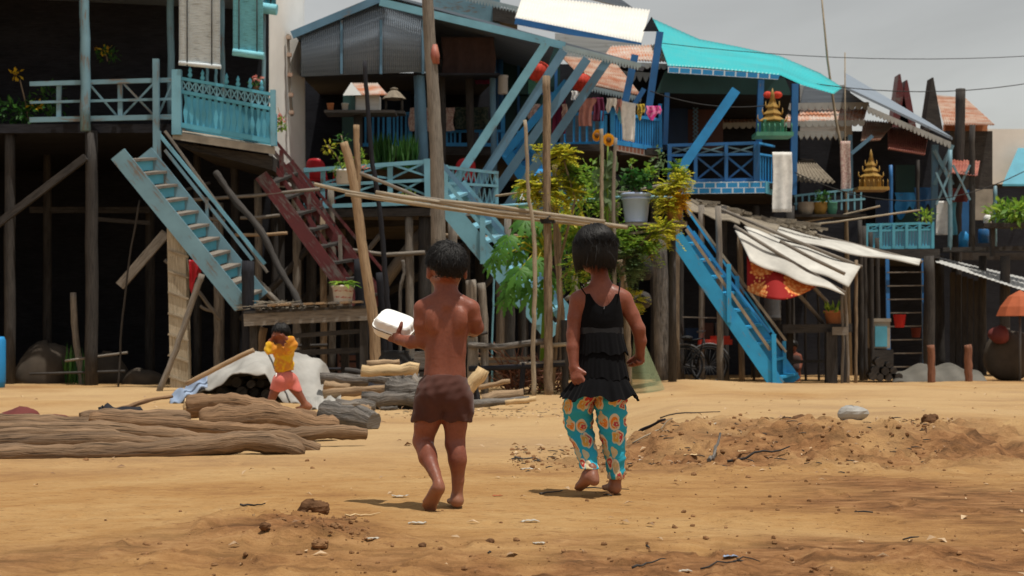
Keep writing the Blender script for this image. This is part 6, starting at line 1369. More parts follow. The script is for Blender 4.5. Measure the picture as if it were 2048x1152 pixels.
for i, (x1, y1, x2, y2, m) in enumerate(((395, 430, 450, 442, 'grey'), (480, 436, 560, 430, 'grey'), (470, 470, 575, 466, 'tan'), (400, 612, 425, 622, 'grey'), (330, 388, 420, 365, 'dark'), (560, 690, 655, 690, 'dark'), (560, 735, 690, 738, 'black'), (380, 400, 640, 378, 'grey'))):
    pole(['short horizontal stick', 'pointed pale stick', 'tan lath', 'stubby stick end', 'sloping dark stick', 'dark lath', 'charred low beam', 'long grey lath'][i] + ' crossing the dark space behind the stairs', [(x1, y1), ((x1 + x2) / 2, (y1 + y2) / 2 + 2), (x2, y2)], 7, m, 27.6, name='lath', grp='laths behind the stairs')
for i, x in enumerate((592, 622, 662, 548, 440)): pole(['first', 'second', 'third', 'fourth', 'fifth'][i] + ' grey post in the shade between the two stairs', [(x, 350 + i * 14), (x + 2, 500)], 17 - i, 'dark' if i % 2 else 'grey', 28.6 + i * .15, base=x + 3, grp='posts between the stairs')
mb = MB(); lump(mb, G(640, 24, .12), .35, .5, 8, 12, .25); mb.build('rubble_heap', K['ash'], label='dark heap of grey rubble under the plank bench', cat='rubble')
MB().box(P(852, 720, 21.2), M(46, 21), .3, M(34, 21)).build('cement_block', K['ash'], label='grey charred block behind the small child', cat='block')
MB().lathe(G(790, 23.0), [(.2, 0), (.26, .25), (.27, .5), (.2, .62), (.22, .66), (.01, .66)], 16).build('jar', K['rub'], label='big black jar in the shade beside the leaning tan trunk', cat='jar')
# ================================================================== people: one continuous surface each, from smoothly joined tapered limbs
class SDF:
    def __init__(s, lo, hi, h):
        s.lo = np.array(lo, float); s.h = h; s.n = np.ceil((np.array(hi) - s.lo) / h).astype(int) + 1
    def axes(s, sl): return [s.lo[i] + s.h * np.arange(sl[i].start, sl[i].stop) for i in range(3)]
    def win(s, a, b, pad):
        lo = np.minimum(a, b) - pad; hi = np.maximum(a, b) + pad
        i0 = np.clip(np.floor((lo - s.lo) / s.h).astype(int), 0, s.n - 1); i1 = np.clip(np.ceil((hi - s.lo) / s.h).astype(int) + 1, 1, s.n)
        return tuple(slice(int(p), int(max(q, p + 1))) for p, q in zip(i0, i1))
    def prim(s, p):
        if p[0] == 'c':
            _, a, b, ra, rb, k = p; a = np.array(a); b = np.array(b); w = s.win(a, b, max(ra, rb) + k + 3 * s.h)
            X, Y, Z = np.meshgrid(*s.axes(w), indexing='ij', sparse=True); d = b - a; L = max(d.dot(d), 1e-9)
            t = np.clip(((X - a[0]) * d[0] + (Y - a[1]) * d[1] + (Z - a[2]) * d[2]) / L, 0, 1)
            D = np.sqrt((X - a[0] - t * d[0]) ** 2 + (Y - a[1] - t * d[1]) ** 2 + (Z - a[2] - t * d[2]) ** 2) - (ra + (rb - ra) * t)
        else:
            _, c, r, k = p[:4]; c = np.array(c); r = np.array(r, float); q = p[4] if len(p) > 4 else None
            w = s.win(c, c, r.max() + k + 3 * s.h)
            X, Y, Z = np.meshgrid(*s.axes(w), indexing='ij'); x, y, z = X - c[0], Y - c[1], Z - c[2]
            if q is not None:
                m = np.array(q.to_matrix().transposed()); x, y, z = (m[i, 0] * x + m[i, 1] * y + m[i, 2] * z for i in range(3))
            k0 = np.sqrt((x / r[0]) ** 2 + (y / r[1]) ** 2 + (z / r[2]) ** 2); k1 = np.sqrt((x / r[0] ** 2) ** 2 + (y / r[1] ** 2) ** 2 + (z / r[2] ** 2) ** 2)
            D = k0 * (k0 - 1) / np.maximum(k1, 1e-6)
        return w, D, k
    def field(s, prims):
        F_ = np.full(s.n, .5)
        for p in prims:
            if p[0] == 'g':
                D = s.field(p[1]); k = p[2]; w = tuple(slice(None) for _ in range(3))
            else: w, D, k = s.prim(p)
            A = F_[w]
            if p[-1] == 'sub':
                h = np.clip(.5 - .5 * (A + D) / k, 0, 1); F_[w] = A * (1 - h) - D * h + k * h * (1 - h); continue
            h = np.clip(.5 + .5 * (D - A) / k, 0, 1); F_[w] = D * (1 - h) + A * h - k * h * (1 - h)
        return F_
    def mesh(s, D):
        sg = D < 0; nx, ny, nz = D.shape
        c = [(0, 0, 0), (1, 0, 0), (0, 1, 0), (1, 1, 0), (0, 0, 1), (1, 0, 1), (0, 1, 1), (1, 1, 1)]
        cs = [D[i:nx - 1 + i, j:ny - 1 + j, k:nz - 1 + k] for i, j, k in c]
        ins = sum((x < 0).astype(int) for x in cs); act = np.argwhere((ins > 0) & (ins < 8)); idx = np.full((nx - 1, ny - 1, nz - 1), -1)
        idx[act[:, 0], act[:, 1], act[:, 2]] = np.arange(len(act))
        vals = np.stack([x[act[:, 0], act[:, 1], act[:, 2]] for x in cs], 1); pos = np.zeros((len(act), 3)); cnt = np.zeros(len(act))
        for a in range(8):
            for b in range(a + 1, 8):
                if sum(abs(np.array(c[a]) - np.array(c[b]))) != 1: continue
                va, vb = vals[:, a], vals[:, b]; m = (va < 0) != (vb < 0); t = np.where(m, va / np.where(m, va - vb, 1), 0)
                pos += np.where(m[:, None], np.array(c[a]) + t[:, None] * (np.array(c[b]) - np.array(c[a])), 0); cnt += m
        v = s.lo + s.h * (act + pos / np.maximum(cnt, 1)[:, None]); quads = []
        for ax in range(3):
            o = [1, 2] if ax == 0 else [2, 0] if ax == 1 else [0, 1]
            A = sg[tuple(slice(0, n - 1) if i == ax else slice(1, n - 1) for i, n in enumerate(D.shape))]; B = sg[tuple(slice(1, n) if i == ax else slice(1, n - 1) for i, n in enumerate(D.shape))]
            e = np.argwhere(A != B); 
            if not len(e): continue
            fl = A[e[:, 0], e[:, 1], e[:, 2]]; base = e.copy()
            u = np.zeros(3, int); u[o[0]] = 1; w = np.zeros(3, int); w[o[1]] = 1
            q = [idx[tuple((base + d).T)] for d in (0 * u, u, u + w, w)]; q = np.stack(q, 1); q[~fl] = q[~fl][:, ::-1]; quads.append(q)
        return v, np.concatenate(quads)
def sdf_object(name, S, D, m, loc, parent=None, smooth_it=1, post=None, **kw):
    v, q = S.mesh(D); q = q[(q >= 0).all(1)]
    for _ in range(smooth_it):           # light smoothing of the surface
        acc = np.zeros_like(v); n = np.zeros(len(v))
        for a, b in ((0, 1), (1, 2), (2, 3), (3, 0)):
            np.add.at(acc, q[:, a], v[q[:, b]]); np.add.at(n, q[:, a], 1); np.add.at(acc, q[:, b], v[q[:, a]]); np.add.at(n, q[:, b], 1)
        v = .5 * v + .5 * acc / np.maximum(n, 1)[:, None]
    if post is not None: v = post(v)
    mb = MB(); mb.v = [V(x) for x in v]; mb.f = [tuple(int(i) for i in x) for x in q]; mb.uv = [(0, 0)] * (4 * len(q)); mb.sm = [True] * len(q); mb.mi = [0] * len(q)
    return mb.build(name, m, parent, loc=None if parent is not None else loc, **kw)
def skin(name, c1, c2):
    m, nt, bs = mat(name); o = ocoord(nt)
    n = noise(nt, o, 7, 4); f = noise(nt, o, 90, 3)
    c = mixc(nt, ramp(nt, n, [(.35, 0), (.65, 1)]), c1, c2); c = mixc(nt, mth(nt, 'MULTIPLY', ramp(nt, f, [(.45, 0), (.7, 1)]), .25), c, tuple(x * .6 for x in c1))
    # dust on the feet and shins
    z = nd(nt, 'ShaderNodeSeparateXYZ', None, Vector=o).outputs[2]
    d = ramp(nt, mth(nt, 'ADD', z, mth(nt, 'MULTIPLY', n, .10)), [(.05, .5), (.22, 0)])
    out(nt, bs, mixc(nt, d, c, (.34, .19, .105)), .50, .35)
    bs.inputs['Subsurface Weight'].default_value = .12; bs.inputs['Subsurface Radius'].default_value = (.02, .008, .004); bs.inputs['Subsurface Scale'].default_value = .3
    g_ = noise(nt, o, 28, 4); bump(nt, bs, mth(nt, 'ADD', f, g_), .22, .004); nt.links.new(ramp(nt, g_, [(.35, .36), (.65, .62)]), bs.inputs['Roughness']); return m
K['skin'] = skin('warm_brown_skin', (.200, .060, .036), (.280, .092, .053))
def hairm(name):
    m, nt, bs = mat(name); r = nd(nt, 'ShaderNodeNewGeometry').outputs['Random Per Island']
    out(nt, bs, mixc(nt, r, (.0025, .0025, .0025), (.013, .0105, .009)), .52, .25); return m
K['hair'] = hairm('black_hair')
def chain(J, rad, k): return [('g', [('c', tuple(J[i]), tuple(J[i + 1]), rad[i], rad[i + 1], min(k, .006)) for i in range(len(J) - 1)], k)]
def hand(wrist, palm_end, side, thumb_dir, s, curl, nrm):
    """palm plus five fingers. side: unit vector towards the thumb edge; nrm: palm normal (fingers curl that way)"""
    w = V(wrist); pe = V(palm_end); d = (pe - w).normalized(); sd = V(side).normalized(); nm = V(nrm).normalized()
    L = (pe - w).length; out_ = []
    palm = []
    for t in (-.9, -.3, .3, .9): palm.append(('c', tuple(w + sd * t * .010 * s), tuple(pe + sd * t * .019 * s), .0095 * s, .0085 * s, .008))
    out_.append(('g', palm, .006))
    fs = []
    for i, (t, l) in enumerate(((.95, .040), (.33, .046), (-.33, .043), (-.95, .034))):
        p = pe + sd * t * .0195 * s; dd = (d + sd * t * .10).normalized(); a = 0; ch = [p - d * .004 * s]; r = [.0078 * s]
        for j, f in enumerate((.42, .32, .26)):
            a += curl * (.7 + .15 * i) * (1, 1.1, .8)[j]; p = p + (dd * math.cos(a) + nm * math.sin(a)) * l * s * f; ch.append(p); r.append((.0073, .0066, .0056)[j] * s)
        fs += [('g', chain(ch, r, .002), .0015)]
    td = V(thumb_dir).normalized(); b = w.lerp(pe, .30) + sd * .016 * s
    th = [b, b + (td * .8 + d * .2).normalized() * .020 * s, b + (td * .8 + d * .2).normalized() * .020 * s + (td + nm * .25).normalized() * .017 * s, b + (td * .8 + d * .2).normalized() * .020 * s + (td + nm * .25).normalized() * .017 * s + (td * .8 + d * .3 + nm * .3).normalized() * .014 * s]
    fs.append(('g', chain(th, [.0098 * s, .0088 * s, .008 * s, .0066 * s], .003), .005))
    return out_ + fs
def foot(heel, toe, up, wd, s):
    """heel and toe points, up = top of foot direction, wd = towards the big toe"""
    h = V(heel); t = V(toe); u = V(up).normalized(); w = V(wd).normalized(); d = (t - h); L = d.length; dn = d / L
    out_ = [('e', tuple(h + dn * .01 * s + u * .016 * s), (.025 * s, .025 * s, .024 * s), .012)]
    for x in (-1, 0, 1): out_.append(('c', tuple(h + dn * L * .15 + u * .015 * s + w * x * .009 * s), tuple(h + dn * L * .74 + u * .010 * s + w * x * .019 * s), .016 * s, .0115 * s, .010))
    out_.append(('c', tuple(h + dn * L * .2 + u * .034 * s), tuple(h + dn * L * .62 + u * .016 * s), .020 * s, .014 * s, .012))
    for i, x in enumerate((1.25, .55, 0, -.55, -1.1)): 
        b = h + dn * L * .74 + u * .009 * s + w * x * .019 * s
        out_.append(('c', tuple(b), tuple(b + dn * L * (.24, .26, .24, .20, .15)[i] - u * .002 * s), (.0105, .0082, .0078, .0074, .007)[i] * s, (.0095, .007, .0066, .0062, .0058)[i] * s, .003))
    return out_
def head_prims(c, s, yaw, tilt=0.0):
    """skull, face with brow, eye sockets, nose, lips, chin and ears; the face looks along yaw (0 = away from the viewer)"""
    q = Quaternion((0, 0, 1), yaw) @ Quaternion((1, 0, 0), tilt); T = lambda x, y, z: tuple(V(c) + q @ (V((x, y, z)) * s))
    P_ = [('e', T(0, -.008, .018), tuple(np.array((.070, .083, .076)) * s), .01, q), ('e', T(0, .028, -.028), tuple(np.array((.055, .052, .060)) * s), .03, q), ('e', T(0, .052, -.075), tuple(np.array((.026, .022, .018)) * s), .02, q),
          ('e', T(.036, .048, -.035), tuple(np.array((.022, .02, .022)) * s), .02, q), ('e', T(-.036, .048, -.035), tuple(np.array((.022, .02, .022)) * s), .02, q),
          ('c', T(0, .078, -.008), T(0, .094, -.034), .007 * s, .012 * s, .008), ('c', T(-.012, .084, -.036), T(.012, .084, -.036), .009 * s, .009 * s, .006), ('c', T(-.018, .076, -.058), T(.018, .076, -.058), .008 * s, .008 * s, .006), ('c', T(-.014, .075, -.066), T(.014, .075, -.066), .008 * s, .008 * s, .005)]
    for sg in (-1, 1):
        P_ += [('e', T(sg * .029, .082, -.004), tuple(np.array((.016, .012, .010)) * s), .008, q, 'sub'), ('e', T(sg * .029, .068, -.004), (.0125 * s,) * 3, .003)]
        P_ += [('e', T(sg * .072, -.002, -.016), tuple(np.array((.009, .017, .027)) * s), .007, q @ Quaternion((0, 0, 1), -sg * .45)), ('e', T(sg * .083, .003, -.014), tuple(np.array((.006, .008, .015)) * s), .004, q, 'sub')]
    return P_
def strands(mb, c, rad, q, n, cover, length, r, gravity, lift, jitter, whorl=(0, -.35, .9), segs=7, limit=None):
    """hair locks that start on the scalp and follow it down from the whorl"""
    wv = V(whorl).normalized(); k = 0
    while k < n:
        d = V((R.gauss(0, 1), R.gauss(0, 1), R.gauss(0, 1))).normalized()
        if not cover(d): continue
        k += 1; pts = []; rr = []
        t = (d - wv * d.dot(wv)); t = t.normalized() if t.length > .02 else V((1, 0, 0))
        cur = d.copy(); dirv = (t + wv.cross(d) * .35 + V((R.gauss(0, jitter), R.gauss(0, jitter), R.gauss(0, jitter)))); L = length(d) * R.uniform(.8, 1.15); h = R.uniform(.003, .015)
        p = V(c) + q @ V((cur.x * rad[0], cur.y * rad[1], cur.z * rad[2]))
        for s in range(segs + 1):
            u = s / segs; pts.append(p.copy()); rr.append(r * (1 - .75 * u ** 2) * (1 if s else .6))
            nrm = (p - V(c)); lp = q.inverted() @ nrm; e = V((lp.x / rad[0], lp.y / rad[1], lp.z / rad[2])); el = max(e.length, 1e-4)
            dv = q @ dirv; n_ = (q @ V((e.x / rad[0], e.y / rad[1], e.z / rad[2]))).normalized(); dv = dv - n_ * dv.dot(n_) * (1 if el < 1.3 else 0)
            g = gravity * (u + .2); st = (dv.normalized() * (1 - min(.9, g)) + V((0, 0, -1)) * g + n_ * lift(d) * (1 - .5 * u)).normalized()
            p = p + st * (L / segs)
            lp = q.inverted() @ (p - V(c)); e = V((lp.x / rad[0], lp.y / rad[1], lp.z / rad[2]))
            if e.length < 1.02 + h * 6 * (1 - .3 * u) and e.z > -1.2: e = e.normalized() * (1.02 + h * 6 * (1 - .3 * u)); p = V(c) + q @ V((e.x * rad[0], e.y * rad[1], e.z * rad[2]))
            if limit:      # a bob hugs the head and turns in at the nape
                lp = q.inverted() @ (p - V(c))
                if lp.z < rad[2] * .2:
                    e2 = math.hypot(lp.x / rad[0], lp.y / rad[1]); dn = (rad[2] * .2 - lp.z) / .12; mx = 1.10 + h * 4 - .30 * max(0, dn - .45) ** 1.2
                    if e2 > mx: lp.x *= mx / e2; lp.y *= mx / e2; p = V(c) + q @ lp
            if limit and p.z < limit(p): p.z = limit(p) + R.uniform(0, .010)
        i0 = len(mb.v); m_ = len(pts)
        for s in range(m_):
            tt = (pts[min(s + 1, m_ - 1)] - pts[max(s - 1, 0)]); tt = tt.normalized() if tt.length > 1e-6 else V((0, 0, -1)); o = (pts[s] - V(c)).normalized(); x = tt.cross(o); x = x.normalized() if x.length > 1e-4 else V((1, 0, 0))
            mb.v.extend([pts[s] + x * rr[s], pts[s] + o * rr[s] * .7, pts[s] - x * rr[s]])
        for s in range(m_ - 1):
            a = i0 + s * 3; mb.face((a, a + 1, a + 4, a + 3), None, True); mb.face((a + 1, a + 2, a + 5, a + 4), None, True)

# ---------------------------------------------------------------- the small child with the foam box
YB = 5.69
def small_child():
    J = lambda x, y, d=0.0: tuple(P(x, y, YB + d)); s = 1 / 540 * .98
    pr = []
    # trunk: pelvis, waist, ribs, shoulder girdle
    pr += [('e', J(888, 778, .005), (.080, .062, .075), .03), ('e', J(890, 742), (.077, .057, .075), .03), ('e', J(891, 700), (.078, .057, .075), .03), ('e', J(893, 658), (.083, .058, .075), .03), ('e', J(893, 625, .004), (.082, .050, .050), .03)]
    pr += [('c', J(862, 612, .0), J(922, 611, .0), .036, .036, .025), ('c', J(848, 618, .0), J(866, 609, .0), .029, .031, .02), ('c', J(938, 616, .0), J(918, 609, .0), .029, .031, .02)]
    pr += [('e', J(866, 640, -.046), (.031, .019, .046), .02), ('e', J(920, 640, -.046), (.029, .019, .043), .02), ('c', J(860, 628, -.044), J(872, 660, -.050), .012, .008, .012), ('c', J(925, 628, -.044), J(914, 660, -.050), .012, .008, .012)]       # shoulder blades
    pr += [('c', J(893, 608, .0), J(892, 565, .018), .040, .037, .02), ('c', J(868, 608, .0), J(886, 585, .01), .022, .022, .025), ('c', J(918, 608, .0), J(900, 585, .01), .022, .022, .025)]
    pr += [('e', J(872, 788, -.014), (.044, .040, .045), .02), ('e', J(908, 788, -.014), (.044, .040, .045), .02)]
    # legs
    pr += chain([J(866, 800, 0), J(853, 850, .02), J(846, 882, .03)], [.056, .046, .037], .025) + chain([J(846, 882, .03), J(856, 915, -.03), J(869, 945, -.09), J(877, 965, -.13)], [.037, .033, .022, .0175], .012)
    pr += [('e', J(855, 906, -.03), (.027, .028, .045), .02)]
    pr += chain([J(911, 800, 0), J(911, 850, .01), J(910, 888, .012)], [.054, .043, .036], .025) + chain([J(910, 888, .012), J(915, 920, -.004), J(916, 960, .0), J(914, 995, .004)], [.036, .032, .023, .0195], .012)
    pr += [('e', J(915, 914, -.014), (.029, .030, .050), .02)]
    # the raised foot shows its sole; the other stands on the sand
    f1h = P(882, 976, YB - .155); f1t = P(860, 1011, YB - .085); pr += [('g', foot(f1h, f1t + (f1t - f1h).normalized() * .035, (-.35, .85, .25), (.8, .25, -.5), .95), .014)]
    f2 = P(914, 1014, YB - .015); gr = gz(f2.x, YB); f2.z = gr + .012; pr += [('g', foot(f2, f2 + V((-.012, .145, -.004)), (0, 0, 1), (-1, 0, 0), .98), .014)]
    # arms
    el = J(846, 682, .01); wr = J(799, 680, .10)
    pr += chain([J(844, 618, 0), J(842, 650, -.004), el], [.031, .028, .026], .02) + chain([el, J(822, 684, .05), wr], [.027, .0255, .0185], .012)
    pe = P(781, 671, YB + .135); pr += [('g', hand(wr, pe, (.25, -.45, .75), (.45, -.35, .9), .98, .42, (.1, .75, .35)), .010)]
    er = J(953, 655, .02); wr2 = J(938, 662, .155)
    pr += chain([J(943, 618, 0), J(948, 640, .005), er], [.031, .028, .026], .02) + chain([er, J(948, 660, .09), wr2], [.026, .025, .018], .012)
    pr += [('g', hand(wr2, P(925, 655, YB + .205), (-.8, .2, .4), (-.6, .5, .6), .98, .5, (-.5, .3, -.6)), .010)]
    hc = P(894, 537, YB + .012); q = Quaternion((0, 0, 1), .22)
    pr += head_prims(hc, .96, .22, .05)
    S = SDF(tuple(P(765, 1035, YB) - V((0, .25, 0))), tuple(P(985, 470, YB) + V((0, .33, 0))), .0042)
    D = S.field(pr)
    # the shallow groove of the spine
    sp = S.field([('c', J(893, 628, -.070), J(890, 745, -.074), .019, .018, .004)]); h = np.clip(.5 - .5 * (D + sp) / .03, 0, 1); D = D * (1 - h) - sp * h + .03 * h * (1 - h)
    loc = V((P(890, 0, YB).x, YB, gr))
    body = sdf_object('person', S, D, K['skin'], loc, label='small bare backed child with short black hair walking while holding a white foam box', cat='person', group='children out walking')
    # short brown trousers
    lo = [('e', J(888, 772, .004), (.092, .072, .080), .03), ('e', J(870, 790, -.024), (.060, .054, .058), .03), ('e', J(908, 790, -.024), (.060, .054, .058), .03)]
    lo += chain([J(864, 798, 0), J(849, 858, .022)], [.067, .056], .008) + chain([J(914, 798, 0), J(915, 858, .012)], [.065, .055], .008)
    Ds = S.field(lo); X, Y_, Z = np.meshgrid(*S.axes(tuple(slice(0, int(n)) for n in S.n)), indexing='ij', sparse=True)
    top = P(0, 748, YB).z; bot = P(0, 842, YB).z
    wav = .004 * np.sin(X * 90) + .003 * np.sin(Y_ * 120); Ds = Ds + .0030 * np.sin(Z * 48 + X * 75 + 1.5 * np.sin(X * 40)) * np.sin(X * 36 - Y_ * 26 + 1) + .0018 * np.sin(Z * 120 - X * 100 + 2 * np.sin(Z * 40)) * np.sin(X * 60 + Z * 30)
    Ds = np.maximum(Ds, np.maximum(Z - top + 0 * X, bot - Z + wav)); Ds = np.maximum(Ds, -(D + .003))
    sdf_object('shorts', S, Ds, K['shorts'], loc, body, smooth_it=1)
    # hair
    mb = MB()
    cov = lambda d: (d.z > -.05 + (0 if d.y < .35 else 1) * .5 or (d.y < .25 and d.z > -.62 and abs(d.x) < .93 - .25 * (d.z < -.3))) and not (abs(d.x) > .86 and d.z < -.12)
    rad = (.0700, .0845, .079); cc = hc + V((0, -.005, .017))
    def capfn(u, v):
        a = 2 * PI * u; b = PI / 2 - v * PI * .60 * (1 if math.sin(a) < .3 else .62); d = V((math.cos(a) * math.cos(b), math.sin(a) * math.cos(b), math.sin(b)))
        return cc + q @ V((d.x * rad[0] * .985, d.y * rad[1] * .985, d.z * rad[2] * .985))
    mb.grid(capfn, 40, 18, True)
    strands(mb, cc, rad, q, 4200, cov, lambda d: (.040 if d.z > 0 else .020) * R.uniform(.6, 1.2), .0012, .22, lambda d: .12 + .30 * R.random() ** 2 * (d.z > .2), .30, (.25, -.45, .85), 6)
    strands(mb, cc, rad, q, 260, cov, lambda d: .045 * R.uniform(.6, 1.1), .0006, .05, lambda d: .75, .6, (.25, -.45, .85), 6)
    mb.build('hair', K['hair'], body)
    return body
K['shorts'] = cloth('reddish_brown_cotton', (.085, .034, .026), scale=14)
child = small_child()
# foam clamshell box
def foam_box():
    c = P(789, 653, YB + .165); t = thing('food_container', c - V((0, 0, .03)), 'white foam clamshell food box carried by the small child', 'food box')
    ex = V((1, -.25, -.36)).normalized(); ez = V((.10, -.52, .84)); ez = (ez - ex * ez.dot(ex)).normalized(); ey = ez.cross(ex)
    if ez.z < 0: ez = -ez
    def shell(b, sg, h, base):
        def fn(u, v):
            # v: rim -> top ; superellipse outline
            a = 2 * PI * u; n = 4.5; ca, sa = math.cos(a), math.sin(a); r = (abs(ca) ** n + abs(sa) ** n) ** (-1 / n)
            prof = [(1.0, 0), (1.0, .09), (.955, .10), (.94, .22), (.88, .80), (.82, .95), (.70, 1), (.35, 1.0), (.0, 1.0)]
            i = min(int(v * 8), 7); f = v * 8 - i; k = lerp(prof[i][0], prof[i + 1][0], f); z = lerp(prof[i][1], prof[i + 1][1], f)
            rib = .012 * math.sin(a * 14) if 2 < v * 8 < 4.6 else 0
            return c + ex * (.078 * r * ca * (k + rib)) + ey * (.060 * r * sa * (k + rib)) + ez * sg * (base + h * z)
        b.grid(fn, 96, 24, True)
    part('lid', K['foam'], t, lambda b: shell(b, 1, .036, .002)); part('tray', K['foam'], t, lambda b: shell(b, -1, .034, .002))
    part('clasp', K['foam'], t, lambda b: b.bar(c - ex * .076 - ey * .02 + ez * .004, c - ex * .076 + ey * .02 + ez * .004, .012, .006))
foam_box()

# ---------------------------------------------------------------- the girl in black
YG = 6.22
def trousers_mat():
    m, nt, bs = mat('turquoise_printed_cotton'); uv = mapped(nt, uvcoord(nt), 1, 1)
    def layer(scale, off, R0, lobes, amp, base, edge, fills):
        uvo = nd(nt, 'ShaderNodeMapping', None, Vector=uv, Location=(off, off * 1.7, 0), Scale=(scale, scale, 1)).outputs[0]
        vo = nd(nt, 'ShaderNodeTexVoronoi', {'voronoi_dimensions': '2D'}, Vector=uvo, Scale=1.0, Randomness=.62)
        dv = nd(nt, 'ShaderNodeVectorMath', {'operation': 'SUBTRACT'}, i0=uvo, i1=vo.outputs['Position']).outputs[0]
        s = nd(nt, 'ShaderNodeSeparateXYZ', None, Vector=dv); a = mth(nt, 'ARCTAN2', s.outputs[1], s.outputs[0]); col = nd(nt, 'ShaderNodeSeparateColor', None, Color=vo.outputs['Color'])
        lo = mth(nt, 'ADD', 2.0, mth(nt, 'ROUND', mth(nt, 'MULTIPLY', col.outputs[0], lobes)))
        w = mth(nt, 'MULTIPLY', mth(nt, 'COSINE', mth(nt, 'MULTIPLY_ADD', a, lo, mth(nt, 'MULTIPLY', col.outputs[1], 6.0))), amp)
        r = mth(nt, 'DIVIDE', vo.outputs['Distance'], mth(nt, 'ADD', mth(nt, 'MULTIPLY_ADD', col.outputs[2], .12, R0), w))
        c = mixc(nt, ramp(nt, r, [(.94, 1), (1.0, 0)]), base, edge)
        fill = ramp(nt, col.outputs[1], [(0, fills[0]), (.3, fills[1]), (.55, fills[2]), (.8, fills[3])]); nt.nodes[-1].color_ramp.interpolation = 'CONSTANT'
        c = mixc(nt, ramp(nt, r, [(.66, 1), (.72, 0)]), c, fill)
        det = nd(nt, 'ShaderNodeTexVoronoi', {'voronoi_dimensions': '2D'}, Vector=uvo, Scale=6.0)
        k = mth(nt, 'MULTIPLY', ramp(nt, r, [(.45, 1), (.5, 0)]), ramp(nt, det.outputs[0], [(.28, 1), (.33, 0)]))
        return mixc(nt, k, c, (.62, .50, .32))
    c = layer(13.0, .0, .31, 1.0, .05, (.03, .36, .50), (.66, .56, .40), ((.55, .05, .05), (.72, .22, .03), (.55, .44, .25), (.60, .42, .10)))
    c = layer(15.5, .37, .24, 3.0, .05, c, (.60, .48, .25), ((.60, .50, .30), (.62, .32, .06), (.50, .06, .07), (.62, .55, .42)))
    out(nt, bs, c, .85, .2); bump(nt, bs, noise(nt, ocoord(nt), 60, 3), .15, .004); return m
